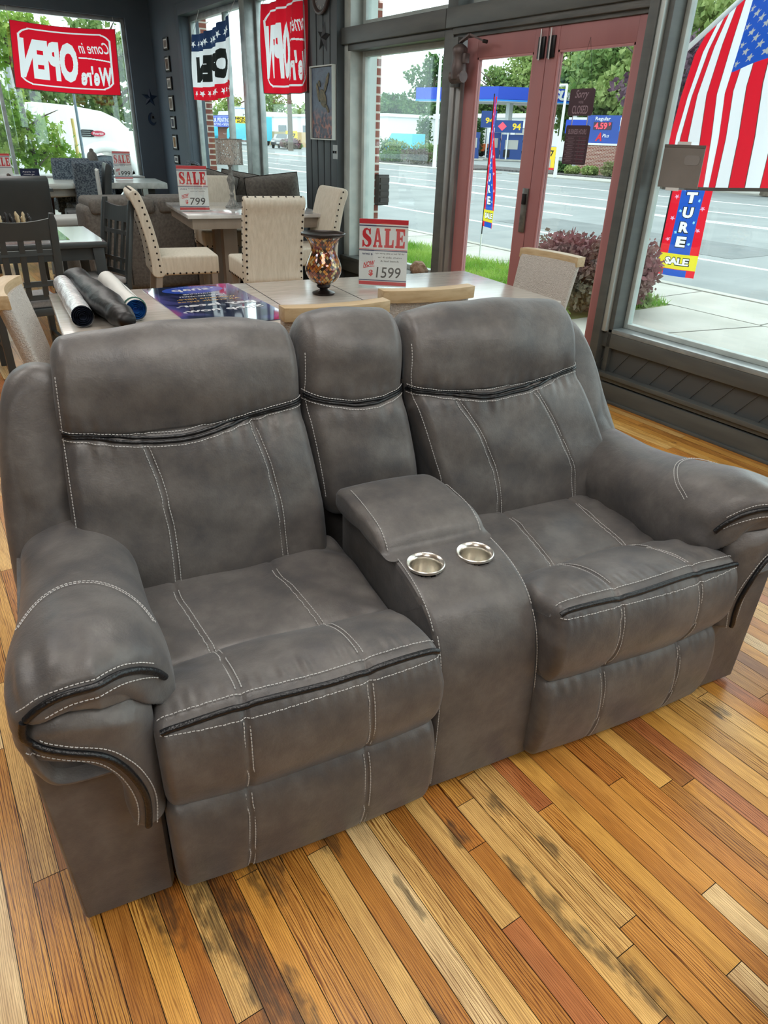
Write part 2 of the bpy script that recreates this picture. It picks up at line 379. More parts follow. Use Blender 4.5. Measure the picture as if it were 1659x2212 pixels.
# left wall with its window opening (y 1.0-3.43, z .55-2.93)
def boxes(name, lst, mat, parent=None, bevel=0, label=None):
    m = MB()
    for a, b in lst: m.b2(a, b)
    return m.build(name, mat, parent, bevel=bevel, label=label)
wl = struct(boxes('wall_left', [((LX - .2, -5.2, -.15), (LX, -1.3, CEIL)), ((LX - .2, -1.3, -.15), (LX, 3.43, .25)), ((LX - .2, -1.3, 2.93), (LX, 3.43, CEIL)), ((LX - .2, 3.43, -.15), (LX, FY, CEIL))], M_wall))
def window(name, axis, a0, a1, z0, z1, pos, fw=.05, fd=.07, frame=M_alu, mull=(), glass=True):
    """a framed pane; axis 'y' = in plane y=pos spanning x a0..a1; axis 'x' = in plane x=pos spanning y"""
    root = bpy.data.objects.new(name, None); COL.objects.link(root); struct(root)
    root.location = ((a0 + a1) / 2, pos, z0) if axis == 'y' else (pos, (a0 + a1) / 2, z0)
    h = (a1 - a0) / 2; H = z1 - z0
    def q(u0, u1, za, zb, d0, d1):
        return ((u0, d0, za), (u1, d1, zb)) if axis == 'y' else ((d0, u0, za), (d1, u1, zb))
    L = [q(-h, -h + fw, 0, H, -fd / 2, fd / 2), q(h - fw, h, 0, H, -fd / 2, fd / 2), q(-h + fw, h - fw, 0, fw, -fd / 2, fd / 2), q(-h + fw, h - fw, H - fw, H, -fd / 2, fd / 2)]
    for u in mull: L.append(q(u - (a0 + a1) / 2 - fw / 2, u - (a0 + a1) / 2 + fw / 2, fw, H - fw, -fd / 2, fd / 2))
    boxes('window_frame', L, frame, root, bevel=.004)
    if glass:
        g = MB(); a, b = q(-h + fw, h - fw, fw, H - fw, -.003, .003)
        g.b2(a, b); g.build('window_pane', M_glass, root)
    return root
window('window_1', 'x', -1.3, 3.43, .25, 2.93, LX - .10, .05, .06, M_alu, mull=(1.62,))

# shop front wall pieces
GO = 3.93   # glass plane
struct(boxes('wall_front', [
    ((LX, FY, -.15), (-10.82, FY + .25, 2.87)),                 # corner to first window
    ((LX, FY, 2.87), (-7.12, FY + .25, CEIL)), ((-10.82, FY, -.15), (-7.12, FY + .25, .58)),
    ((-6.47, FY + .02, -.15), (-4.86, FY + .2, .44)),
    ((-2.96, FY + .07, -.15), (4.6, FY + .2, .46)),
    ((-6.47, FY + .02, 3.15), (4.6, FY + .25, CEIL)),
    ], M_wall))
# boarded pillar
pl = MB().b2((-7.12, FY - .09, -.0), (-6.47, FY + .3, CEIL))
for i in range(5): pl.b2((-7.10 + i * .131, FY - .098, 0), (-6.985 + i * .131, FY - .088, CEIL - .01))
struct(pl.build('trim_1', M_trimd, bevel=.003)).name = 'wall_pillar'
window('window_2', 'y', -10.82, -8.83, .58, 2.87, GO, .06, .07, M_alu, mull=(-9.62,))
window('window_3', 'y', -8.69, -7.12, .58, 2.87, GO, .05, .07, M_alu)
struct(boxes('trim_2', [((-8.83, FY - .01, .58), (-8.69, FY + .2, 2.87))], M_alu, bevel=.006))
# recess lining around the first window
struct(boxes('trim_3', [((-10.96, FY - .03, .0), (-10.82, FY + .02, 3.0)), ((-10.96, FY - .03, 2.87), (-7.12, FY + .005, 3.0))], M_wall, bevel=.008))
# window beside the door
window('window_4', 'y', -6.33, -4.98, .47, 2.22, GO - .02, .045, .06, pm('pale_frame_paint', (.50, .56, .54), .5, c2=(.40, .46, .45), scale=8))
window('window_5', 'y', -6.33, -4.98, 2.40, 3.15, GO - .02, .045, .06, MATS['pale_frame_paint'])
window('window_6', 'y', -4.80, -3.1, 2.40, 3.15, GO - .02, .045, .06, MATS['pale_frame_paint'])
struct(boxes('trim_4', [((-6.47, FY - .015, .45), (-6.36, FY + .2, 3.15))], MATS['pale_frame_paint'], bevel=.006))
# wide timber transom and dark posts
struct(boxes('trim_5', [((-6.50, FY - .05, 2.265), (-4.93, FY + .16, 2.39)), ((-4.925, FY - .05, 2.265), (-3.1, FY + .16, 2.39)), ((-6.4, FY - .02, 2.215), (-4.97, FY + .12, 2.265))], M_wood, bevel=.008))
struct(boxes('trim_6', [((-4.97, FY - .02, 0), (-4.86, FY + .16, 2.265)), ((-4.95, FY - .02, 2.39), (-4.83, FY + .16, 3.15))], M_wood, bevel=.006))
struct(boxes('trim_7', [((-4.855, FY - .03, 0), (-4.80, FY + .02, 1.93)), ((-4.79, FY - .02, 0), (-4.735, FY + .03, 1.93))], pm('bare_metal_strip', (.34, .34, .33), .4, .5, c2=(.22, .22, .22), scale=10, stretch=(1, 1, .3)), bevel=.004))
struct(boxes('trim_8', [((-4.86, FY - .03, 2.225), (-3.1, FY + .1, 2.265)), ((-4.86, FY - .005, 2.20), (-3.1, FY + .1, 2.232))], pm('weathered_timber', (.07, .08, .08), .6, c2=(.12, .125, .12), scale=14, stretch=(.2, 1, 1), bump=.5), bevel=.004))
# post between door and big window
struct(boxes('trim_9', [((-3.10, FY - .04, 0), (-3.035, FY + .18, 3.2)), ((-3.003, FY + .0, 0), (-2.965, FY + .12, 3.2))], M_wood, bevel=.006))
struct(boxes('trim_10', [((-3.035, FY - .03, .46), (-3.003, FY + .18, 3.15))], pm('pale_metal_channel', (.45, .50, .49), .4, .4), bevel=.006))
window('window_7', 'y', -2.965, -.2, .48, 3.15, GO - .02, .03, .05, MATS['pale_frame_paint'])
window('window_8', 'y', -.1, 2.2, .48, 3.15, GO, .05, .05, MATS['pale_frame_paint'])
window('window_9', 'y', 2.3, 4.6, .48, 3.15, GO, .05, .05, MATS['pale_frame_paint'])
struct(boxes('trim_11', [((-.2, FY, .48), (-.1, FY + .16, 3.15)), ((2.2, FY, .48), (2.3, FY + .16, 3.15))], M_wood, bevel=.006))
# doors
def door(name, x0, x1, gx0, gx1, hang):
    root = bpy.data.objects.new(name, None); COL.objects.link(root); struct(root); root.location = ((x0 + x1) / 2, FY + .03, 0)
    c = (x0 + x1) / 2
    boxes('door_stile', [((x0 - c, -.022, .01), (gx0 - c, .022, 2.20))], M_red, root, bevel=.004)
    boxes('door_stile', [((gx1 - c, -.022, .01), (x1 - c, .022, 2.20))], M_red, root, bevel=.004)
    boxes('door_rail', [((gx0 - c, -.021, 2.07), (gx1 - c, .021, 2.20))], M_red, root, bevel=.004)
    boxes('door_rail', [((gx0 - c, -.021, .01), (gx1 - c, .021, .28))], M_red, root, bevel=.004)
    w = .012
    boxes('glazing_bead', [((gx0 - c, -.018, .28), (gx0 - c + w, .018, 2.07)), ((gx1 - c - w, -.018, .28), (gx1 - c, .018, 2.07)), ((gx0 - c, -.018, 2.07 - w), (gx1 - c, .018, 2.07)), ((gx0 - c, -.018, .28), (gx1 - c, .018, .28 + w))], pm('pink_bead_paint', (.42, .19, .19), .5), root)
    boxes('door_pane', [((gx0 - c + w, -.003, .28 + w), (gx1 - c - w, .003, 2.07 - w))], M_glass, root)
    return root
d1 = door('door_1', -4.725, -3.905, -4.60, -4.02, 1)
d2 = door('door_2', -3.90, -3.105, -3.80, -3.19, -1)
# surface bolts on each leaf, pull plate on door_1
for d, x in ((d1, -3.945), (d2, -3.855)):
    c = d.location.x
    bo = MB().box((x - c, -.03, 2.09), (.062, .012, .12)); bo.build('bolt_plate', M_black, d, bevel=.003)
    MB().tube([(x - c, -.045, 2.02), (x - c, -.045, 2.19)], .006, 8).build('bolt_rod', pm('bright_steel', (.6, .6, .6), .3, 1), d, smooth=60)
c = d1.location.x
MB().box((-3.935 - c, -.028, 1.115), (.058, .01, .29)).build('pull_plate', pm('tarnished_steel', (.16, .16, .155), .35, .8, c2=(.26, .26, .25), scale=20), d1, bevel=.003)
MB().box((-3.935 - c, -.038, 1.19), (.036, .012, .07)).build('pull_latch', M_black, d1, bevel=.003)
# inner window sills and panelling
struct(boxes('trim_12', [((-6.47, FY - .06, .44), (-4.97, FY + .16, .475)), ((-6.47, FY - .05, .33), (-4.97, FY + .02, .44))], M_wood, bevel=.006))
struct(boxes('trim_13', [((-3.03, FY + .0, .45), (4.6, FY + .16, .48))], pm('worn_sill_paint', (.17, .20, .21), .3, c2=(.32, .37, .38), scale=6, coat=.4), bevel=.006))
struct(boxes('trim_14', [((-3.05, FY - .0, .355), (4.6, FY + .04, .45))], M_wood, bevel=.006))
pn = MB().b2((-3.05, FY + .03, .15), (4.6, FY + .07, .36))
for i in range(50):
    x = -3.1 + i * .15; pn.bar((x, FY + .028, .17), (x + .14, FY + .028, .355), .008, .010)
struct(pn.build('trim_15', pm('grey_panel', (.068, .078, .082), .45)))
struct(boxes('trim_16', [((-3.05, FY - .03, .165), (4.6, FY + .03, .195)), ((-3.05, FY - .01, .135), (4.6, FY + .03, .168))], M_wood, bevel=.005))
struct(boxes('baseboard_front', [((-3.05, FY - .015, .0), (4.6, FY + .03, .125)), ((-3.05, FY - .03, .0), (4.6, FY, .018)), ((-6.47, FY - .0, .0), (-4.97, FY + .03, .33))], M_wood, bevel=.004))
# ================================================================ LOVESEAT
def sofa_leather(name, a, b_, dk, rough=.42):
    m, nt, b = _new(name); L = nt.links.new
    tc = N(nt, 'ShaderNodeTexCoord')
    n = N(nt, 'ShaderNodeTexNoise', Scale=9, Detail=8, Roughness=.66); L(tc.outputs['Object'], n.inputs['Vector'])
    r = N(nt, 'ShaderNodeValToRGB'); e = r.color_ramp.elements; e[0].position = .36; e[0].color = (*dk, 1); e[1].position = .64; e[1].color = (*b_, 1)
    e2 = r.color_ramp.elements.new(.5); e2.color = (*a, 1)
    L(n.outputs['Fac'], r.inputs[0]); L(r.outputs[0], b.inputs['Base Color'])
    b.inputs['Roughness'].default_value = rough; b.inputs['Specular IOR Level'].default_value = .5
    b.inputs['Sheen Weight'].default_value = .12; b.inputs['Sheen Roughness'].default_value = .5; b.inputs['Sheen Tint'].default_value = (.8, .9, 1, 1)
    n2 = N(nt, 'ShaderNodeTexNoise', Scale=240, Detail=3); L(tc.outputs['Object'], n2.inputs['Vector'])
    n3 = N(nt, 'ShaderNodeTexNoise', Scale=14, Detail=3, Distortion=.6); L(tc.outputs['Object'], n3.inputs['Vector'])
    ad = N(nt, 'ShaderNodeMath'); ad.operation = 'MULTIPLY_ADD'; L(n3.outputs['Fac'], ad.inputs[0]); ad.inputs[1].default_value = 5.0; L(n2.outputs['Fac'], ad.inputs[2])
    bp = N(nt, 'ShaderNodeBump', Strength=.22, Distance=.0022); L(ad.outputs[0], bp.inputs['Height']); L(bp.outputs[0], b.inputs['Normal'])
    return m
M_sofa = sofa_leather('taupe_grey_suede_leather', (.098, .090, .085), (.130, .121, .113), (.071, .067, .067))
M_pipe = pm('black_piping_leather', (.006, .007, .009), .30, bump=.2, bscale=180)
M_thread = pm('pale_stitch_thread', (.50, .50, .49), .7)
SO = (-1.078, -.018, 0.0); SRZ = math.atan2(.99, .1413)
sofa = thing('loveseat_recliner', 'grey faux-suede reclining loveseat with centre console and two steel cup holders', 'sofa', SO, SRZ)
SW = 1.99
rs = np.random.RandomState(5)
def gath(x, seed, f0=90):
    r = np.random.RandomState(seed); y = 0
    for i in range(6): y = y + np.sin(x * (f0 * (.5 + r.rand())) + r.rand() * 6.3) * (.5 + r.rand())
    return y / 3
def cushion(name, prof, uL, uR, R, parent, mirror=False, ns=150, nt_=90, rt=.16, crown=.02, disp=None, closed=True, mat=None):
    """prof: closed loop of (b,z); uL,uR functions of z; disp(u,b,z,s)->outward displacement"""
    P = spline(prof, ns, closed=True)
    T = np.roll(P, -1, 0) - np.roll(P, 1, 0); T /= np.linalg.norm(T, axis=1)[:, None]
    Nn = np.stack([T[:, 1], -T[:, 0]], 1)
    c = P.mean(0)
    if ((P - c) * Nn).sum() < 0: Nn = -Nn
    q = np.linspace(-1, 1, nt_); t = np.sign(q) * (1 - (1 - np.abs(q)) ** 1.25) 
    rows = []
    for tt in t:
        e = max(0, (abs(tt) - (1 - rt)) / rt); ins = R * (1 - math.sqrt(max(0, 1 - e * e)))
        bz = P - Nn * ins + Nn * (crown * (1 - tt * tt))
        l, r = uL(P[:, 1]), uR(P[:, 1]); u = (l + r) / 2 + tt * (r - l) / 2
        if disp is not None:
            d = disp(u, P[:, 0], P[:, 1], tt) * (1 - e); bz = bz + Nn * d[:, None]
        rows.append(np.stack([SW - u if mirror else u, bz[:, 0], bz[:, 1]], 1))
    m = MB(); m.grid(np.array(rows), closed=True, cap=True)
    return m.build(name, mat or M_sofa, parent, smooth=180)
G = lambda x, w: np.exp(-(x / w) ** 2)
def smin(x, a, b): return np.clip((x - a) / (b - a), 0, 1)
# --- seams in sofa coordinates
def seam_z(u): # back cushion seam height (left cushion, u along width)
    return np.interp(u, [.12, .25, .35, .43, .51, .61, .69, .76], [.875, .859, .848, .846, .858, .874, .884, .892])
def seam_z_r(u): # right cushion
    return np.interp(u, [1.09, 1.22, 1.355, 1.51, 1.64, 1.72], [.886, .862, .848, .858, .878, .892])
def vs_back(z, which):
    A = {'L1': ([.395, .62, .747, .874], [.343, .350, .342, .312]), 'L2': ([.396, .633, .752, .881], [.652, .647, .630, .597]),
         'R1': ([.417, .613, .751, .874], [1.385, 1.366, 1.306, 1.227]), 'R2': ([.439, .578, .724, .862], [1.69, 1.673, 1.606, 1.517])}[which]
    return np.interp(z, *A)
BACKP = [(.60, .38), (.575, .43), (.575, .50), (.59, .58), (.615, .68), (.640, .76), (.668, .83), (.692, .862), (.690, .90), (.690, .95), (.703, 1.01), (.735, 1.055), (.785, 1.08), (.84, 1.075), (.885, 1.04), (.90, .98), (.88, .80), (.83, .60), (.77, .44), (.70, .37)]
def back_disp(seam, vs, seed):
    def f(u, b, z, t):
        front = (b < .78) | (z > 1.0)
        d = -.009 * G(z - seam(u), .013)
        d = d + .0024 * gath(u, seed, 130) * G(z - seam(u) + .03, .025) + .0016 * gath(u, seed + 1, 130) * G(z - seam(u) - .03, .025)
        for v in vs: d = d - .0045 * G(u - vs_back(z, v), .008) * (z < seam(u))
        d = d + .004 * np.sin(u * 21 + z * 13 + seed) * np.sin(z * 27 - u * 9)
        return np.where(front, d, 0)
    return f
bL = cushion('back_cushion', BACKP, lambda z: np.interp(z, [.38, .6, .9, 1.08], [.105, .112, .128, .140]), lambda z: np.interp(z, [.38, .6, .9, 1.08], [.800, .795, .762, .762]), .055, sofa, rt=.11, disp=back_disp(seam_z, ('L1', 'L2'), 3), ns=220, nt_=150, crown=.030)
bR = cushion('back_cushion', BACKP, lambda z: np.interp(z, [.38, .6, .9, 1.08], [1.19, 1.175, 1.095, 1.105]), lambda z: np.interp(z, [.38, .6, .9, 1.08], [1.885, 1.865, 1.735, 1.715]), .055, sofa, rt=.11, disp=back_disp(seam_z_r, ('R1', 'R2'), 9), ns=220, nt_=150, crown=.030)
MIDP = [(.66, .54), (.635, .58), (.635, .66), (.65, .74), (.672, .82), (.695, .862), (.70, .90), (.70, .96), (.71, 1.02), (.74, 1.065), (.79, 1.092), (.85, 1.085), (.89, 1.04), (.90, .95), (.87, .75), (.80, .56), (.72, .52)]
seam_m = lambda u: np.interp(u, [.76, .83, .91, 1.0, 1.085], [.905, .882, .866, .868, .885])
bM = cushion('back_cushion', MIDP, lambda z: np.interp(z, [.54, .9, 1.09], [.808, .765, .778]), lambda z: np.interp(z, [.54, .9, 1.09], [1.14, 1.090, 1.095]), .06, sofa, rt=.28, disp=back_disp(seam_m, (), 14), ns=180, nt_=80, crown=.022)
# --- seats (top, front roll, front panel)
SEATP = [(.66, .455), (.56, .468), (.45, .474), (.34, .470), (.26, .468), (.222, .468), (.19, .492), (.13, .520), (.06, .538), (.0, .543), (-.028, .535), (-.052, .50), (-.064, .44), (-.060, .38), (-.035, .325), (-.01, .305), (.10, .30), (.40, .36), (.66, .40)]
FOOTP = [(.02, .312), (-.025, .300), (-.046, .262), (-.055, .20), (-.052, .13), (-.035, .06), (-.012, .028), (.04, .022), (.12, .03), (.14, .17), (.10, .305)]
def vs_seat(b, w): return np.interp(b, [-.06, .08, .2, .27, .42, .46], {1: [.374, .374, .371, .362, .341, .332], 2: [.645, .645, .643, .633, .612, .60]}[w])
def vs_front(z, w): return np.interp(z, [.05, .32, .5, .54], {1: [.358, .369, .371, .374], 2: [.639, .645, .643, .645]}[w])
def seat_disp(seed, wr):
    def f(u, b, z, t):
        top = (z > .46) & (b > -.04)
        d = np.where(top, -.007 * G(b - .222, .010), 0)
        for w in (1, 2): d = d + np.where(top, -.005 * G(u - vs_seat(b, w), .007), np.where(b < .0, -.005 * G(u - vs_front(z, w), .007), 0))
        d = d - .003 * G(b + .028, .010) * (z > .5)
        d = d + .0018 * gath(u, seed, 190) * G(b - .015, .028) * top + .0010 * gath(u, seed + 4, 220) * G(z - .51, .02) * (b < -.03)
        d = d + wr * .006 * gath(u * .7 + b * .8, seed + 2, 60) * np.where(top, 1, 0) * smin(np.abs(t), .45, .9) * smin(b, 0, .1)
        d = d + .003 * np.sin(u * 17 + b * 23 + seed) * np.where(top, 1, .5)
        return d
    return f
def foot_disp(seed):
    def f(u, b, z, t):
        d = 0 * u
        for w in (1, 2): d = d - .005 * G(u - vs_front(z, w), .007) * (b < .0)
        return d + .0015 * gath(u, seed, 160) * G(z - .285, .018)
    return f
cst = lambda v: (lambda z: v + 0 * z)
for mir, sd in ((False, 21), (True, 33)):
    cushion('seat_cushion', SEATP, cst(.200), lambda z: np.interp(z, [.3, .45, .5], [.835, .84, .832]), .035, sofa, mir, rt=.08, disp=seat_disp(sd, 1.0 if mir else .7), ns=260, nt_=160, crown=.014)
    cushion('footrest', FOOTP, cst(.195), cst(.838), .035, sofa, mir, rt=.08, disp=foot_disp(sd + 5), ns=130, nt_=140, crown=.010)
# --- console
cups = [(.918, .215), (1.064, .212)]
def console():
    prof = spline([(.60, .60), (.45, .597), (.30, .594), (.22, .590), (.14, .572), (.075, .535), (.03, .47), (.008, .39), (.0, .28), (-.002, .15), (0, .03)], 220)
    rows = []
    def urange(z): return np.interp(z, [.03, .5, .6], [.846, .858, .850]), np.interp(z, [.03, .5, .6], [1.170, 1.152, 1.152])
    body = []
    for b, z in prof:
        l, r = urange(z)
        row = [(l, b + .014, z - .014 if b > .1 else z), (l + .003, b + .005, z - .003), (l + .012, b, z)]
        row += [(l + .012 + (r - l - .024) * k / 60, b - .004 * math.sin(pi * k / 60), z + .004 * math.sin(pi * k / 60)) for k in range(1, 61)]
        row += [(r - .003, b + .005, z - .003), (r, b + .014, z - .014 if b > .1 else z)]
        body.append(row)
    m = MB(); m.grid(np.array(body))
    m.f = [f for f in m.f if not any(sum(m.v[i][2] for i in f) / 4 > .5 and math.hypot(sum(m.v[i][0] for i in f) / 4 - cu, sum(m.v[i][1] for i in f) / 4 - cb_) < .0455 for cu, cb_ in cups)]; m.mi = [0] * len(m.f)
    # side walls
    for s in (0, 1):
        pts = [(urange(z)[s], b + .014, z - .014 if b > .1 else z) for b, z in prof] + [(urange(.03)[s], .60, .03)]
        c_ = (urange(.3)[s], .4, .3); V = pts + [c_]; n = len(pts)
        m.add(V, [(k, (k + 1) % n, n) for k in range(n)])
    return m
# cup holder wells are cut out of the console top
con = console().build('console_body', M_sofa, sofa, smooth=50)
cups = [(.918, .215), (1.064, .212)]
def lid():
    rows = []
    P = spline([(.235, .592), (.262, .600), (.285, .625), (.33, .650), (.42, .664), (.50, .668), (.545, .660), (.55, .64), (.54, .61), (.40, .596)], 60, closed=True)
    P[:, 0] += .02
    for t in np.sign(np.linspace(-1, 1, 50)) * (1 - (1 - np.abs(np.linspace(-1, 1, 50))) ** 1.3):
        e = max(0, (abs(t) - .84) / .16); ins = .022 * (1 - math.sqrt(max(0, 1 - e * e))); c_ = P.mean(0); d = P - c_; d /= np.linalg.norm(d, axis=1)[:, None]
        bz = P - d * ins + np.array([0, .008]) * (1 - t * t) * (P[:, 1:] > .62)
        sk = (P[:, 0] - .29) / .27
        l, r = .826 - .020 * sk, 1.148 - .036 * sk
        rows.append(np.stack([(l + r) / 2 + t * (r - l) / 2, bz[:, 0], bz[:, 1]], 1))
    m = MB(); m.grid(np.array(rows), closed=True, cap=True); return m
lid_o = lid().build('console_lid', M_sofa, sofa, smooth=60)
M_steel = pm('brushed_steel', (.86, .83, .76), .26, 1, c2=(.72, .69, .63), scale=30, stretch=(1, 1, .05))
for u, b in cups:
    z = .594
    m = MB(); n = 64
    m.lathe([(.0495, z - .004), (.050, z + .003), (.048, z + .0045), (.040, z - .001), (.0385, z - .012), (.037, z - .06), (.0005, z - .061)], (u, b, 0), n)
    m.f = m.f[:-2]; m.mi = m.mi[:-2]
    o = m.build('cup_holder', M_steel, sofa, smooth=50)
# --- arms
def arm(mir):
    X = (lambda u: SW - u) if mir else (lambda u: u)
    FR = [(-.012, .50), (-.026, .56), (-.028, .62), (-.012, .672), (.03, .705), (.085, .722), (.145, .715), (.20, .685), (.238, .635), (.252, .575), (.248, .51), (.22, .46), (.12, .45), (.02, .46)]
    BK = [(.0, .46), (-.022, .52), (-.02, .575), (0, .615), (.04, .642), (.09, .655), (.15, .650), (.20, .628), (.235, .59), (.25, .54), (.245, .49), (.22, .44), (.12, .43), (.03, .43)]
    n = 110; F = spline(FR, n, True); K = spline(BK, n, True)
    rows = []
    c0 = np.array([.11, .60])
    def ring(k, b, ins, bulge=0):
        P = F * (1 - k) + K * k; c_ = P.mean(0); d = P - c_; ln = np.linalg.norm(d, axis=1)[:, None]; d = d / ln
        P = P + d * (bulge - ins)
        return P, b
    for b in np.linspace(.78, .04, 44):
        k = np.clip((b - .05) / .5, 0, 1); k = k * k * (3 - 2 * k)
        P, _ = ring(k, b, 0, .012 * math.exp(-((b - .12) / .12) ** 2))
        # soft puckers near the front
        w = .0035 * gath(np.linspace(0, .9, n), 40 + mir, 110) * math.exp(-((b - .03) / .05) ** 2) * (F[:, 1] > .55)
        d = P - P.mean(0); d /= np.linalg.norm(d, axis=1)[:, None]; P = P + d * w[:, None]
        rows.append([(X(p[0]), b + .03 * smin(p[0], .12, .25), p[1]) for p in P])
    for a in np.linspace(0, pi / 2, 12)[1:]:
        P, _ = ring(0, 0, .030 * (1 - math.cos(a)), .012 * math.exp(-((.04 - .12) / .12) ** 2))
        w = .003 * gath(np.linspace(0, .9, n), 40 + mir, 110) * math.cos(a) * (F[:, 1] > .55)
        d = P - P.mean(0); d /= np.linalg.norm(d, axis=1)[:, None]; P = P + d * w[:, None]
        bb = .04 - .075 * math.sin(a)
        rows.append([(X(p[0]), bb + (.03 + .05 * math.sin(a)) * smin(p[0], .12, .25), p[1]) for p in P])
    last = P
    fold = lambda u: np.interp(u, [-.03, .013, .047, .105, .172, .212, .25], [.632, .634, .640, .628, .598, .556, .50])
    for k in np.linspace(0, 1, 40)[1:-1]:
        Q = last * (1 - k) + c0 * k
        rr = []
        for p in Q:
            under = 1 / (1 + math.exp((p[1] - fold(p[0])) / .0022))
            bb = -.035 - .012 * math.sin(pi * min(k * 2.2, 1)) + under * .055 + .08 * smin(p[0], .12, .25)
            rr.append((X(p[0]), bb, p[1]))
        rows.append(rr)
    m = MB(); m.grid(np.array(rows), closed=True, cap=True)
    pad = m.build('armrest', M_sofa, sofa, smooth=180)
    # lower front bolster
    Lc = spline([(-.012, .650), (-.024, .60), (-.020, .545), (.045, .518), (.100, .470), (.124, .408), (.124, .341), (.131, .283)], 70)
    Rc = spline([(.205, .640), (.207, .60), (.207, .56), (.206, .50), (.205, .45), (.204, .39), (.203, .33), (.200, .279)], 70)
    g = []
    for i in range(70):
        tau = i / 69; row = []
        for s in 1 - np.cos(np.linspace(0, pi, 44)): 
            s = s / 2; p = Lc[i] * (1 - s) + Rc[i] * s
            ed = (max(0, 4 * s * (1 - s))) ** .38; bo = min(1, (1 - tau) / .05) ** .5 if tau > .95 else 1
            top = smin(fold(p[0]) - p[1] + .004, 0, .03) ** .5
            b = .012 - .058 * ed * bo * (.25 + .75 * top) + .02 * smin(p[0], .15, .25)
            row.append((X(p[0]), b, p[1]))
        g.append(row)
    m = MB(); m.grid(np.array(g)); m.f = [tuple(reversed(f)) for f in m.f]
    bol = m.build('arm_front_panel', M_sofa, sofa, smooth=180)
    # flat base panel
    m = MB()
    o2 = [(.0, .02), (-.006, .1), (-.018, .56), (.0, .60), (.19, .60), (.185, .02)]
    V = []
    pts = [(X(u), b) for u, b in ((0, 0), (.186, 0))]
    lo = [(-.0, .0), (.182, .0), (.19, .02), (.19, .86), (-.0, .86), (-.006, .01)]
    hi = [(-.018, .0), (.19, .0), (.2, .02), (.2, .86), (-.03, .86), (-.024, .01)]
    m.add([(X(u), b, .02) for u, b in lo] + [(X(u), b, .58) for u, b in hi], [(0, 1, 2, 3, 4, 5), (6, 7, 8, 9, 10, 11)] + [(k, (k + 1) % 6, 6 + (k + 1) % 6, 6 + k) for k in range(6)])
    base = m.build('arm_base', M_sofa, sofa, bevel=.004)
    return pad, bol, base
A1 = arm(False); A2 = arm(True)
def puff(outline, b0, b1, r, crown, name, n=90, slope=0):
    P = spline(outline, n, True); c_ = P.mean(0); rows = []
    d = P - c_; d /= np.linalg.norm(d, axis=1)[:, None]
    rows.append([(p[0], b1, p[1]) for p in P - d * r]); 
    rows.append([(p[0], b1 - r, p[1]) for p in P]); rows.append([(p[0], b0 + r, p[1]) for p in P])
    for a in np.linspace(0, pi / 2, 10)[1:]: rows.append([(p[0], b0 + r * (1 - math.sin(a)), p[1]) for p in P - d * r * (1 - math.cos(a))])
    Q = P - d * r
    for k in np.linspace(0, 1, 12)[1:-1]: rows.append([(p[0], b0 - crown * math.sin(k * pi / 2), p[1]) for p in Q * (1 - k) + c_ * k])
    rows = [[(p[0], p[1] + slope * min(0, p[2] - 1.0), p[2]) for p in r_] for r_ in rows]
    m = MB(); m.grid(np.array(rows), closed=True, cap=True); return m.build(name, M_sofa, sofa, smooth=180)
wl_ = puff([(.165, .98), (.135, 1.015), (.08, 1.02), (.03, .985), (.0, .91), (-.018, .82), (-.035, .70), (-.045, .58), (-.045, .45), (-.01, .38), (.09, .38), (.145, .45), (.16, .60), (.17, .75), (.175, .90)], .765, .90, .05, .015, 'back_wing', slope=.27)
wr_ = puff([(1.69, .98), (1.72, 1.02), (1.77, 1.02), (1.81, .98), (1.855, .90), (1.90, .79), (1.945, .68), (1.985, .55), (1.985, .45), (1.95, .38), (1.86, .38), (1.81, .45), (1.77, .60), (1.72, .75), (1.69, .90)], .765, .90, .05, .015, 'back_wing', slope=.27)
MB().b2((.06, .76, .04), (1.84, .90, .88)).b2((.15, .1, .06), (1.84, .75, .38)).build('frame', M_sofa, sofa, bevel=.02)
# --- piping, seams and stitching laid on the upholstery
bpy.context.view_layer.update()
def bvh_of(objs):
    V = []; F = []
    for o in objs:
        k = len(V); V += [tuple(v.co) for v in o.data.vertices]; F += [tuple(i + k for i in p.vertices) for p in o.data.polygons]
    return BVHTree.FromPolygons([Vector(v) for v in V], F)
seats = [o for o in sofa.children if o.name.startswith(('seat_cushion', 'footrest'))]
seatL = [o for o in seats if sum(v.co.x for v in o.data.vertices) / len(o.data.vertices) < 1]; seatR = [o for o in seats if o not in seatL]
def lay(bvh, pts, how, n=None, off=.001):
    """pts: (u,w) pairs; how 'f' = (u,z) cast along +b ; 't' = (u,b) cast down"""
    P = spline(pts, n or max(8, int(np.sum(np.linalg.norm(np.diff(np.array(pts), axis=0), axis=1)) / .004))); out = []
    for p in P:
        if how == 'f': o = Vector((p[0], -.5, p[1])); d = Vector((0, 1, 0))
        else: o = Vector((p[0], p[1], 1.5)); d = Vector((0, 0, -1))
        h = bvh.ray_cast(o, d)
        if h[0] is None: continue
        nn = h[1] if h[1].dot(d) < 0 else -h[1]
        out.append((h[0] + nn * off, nn))
    return out
STITCH = {}
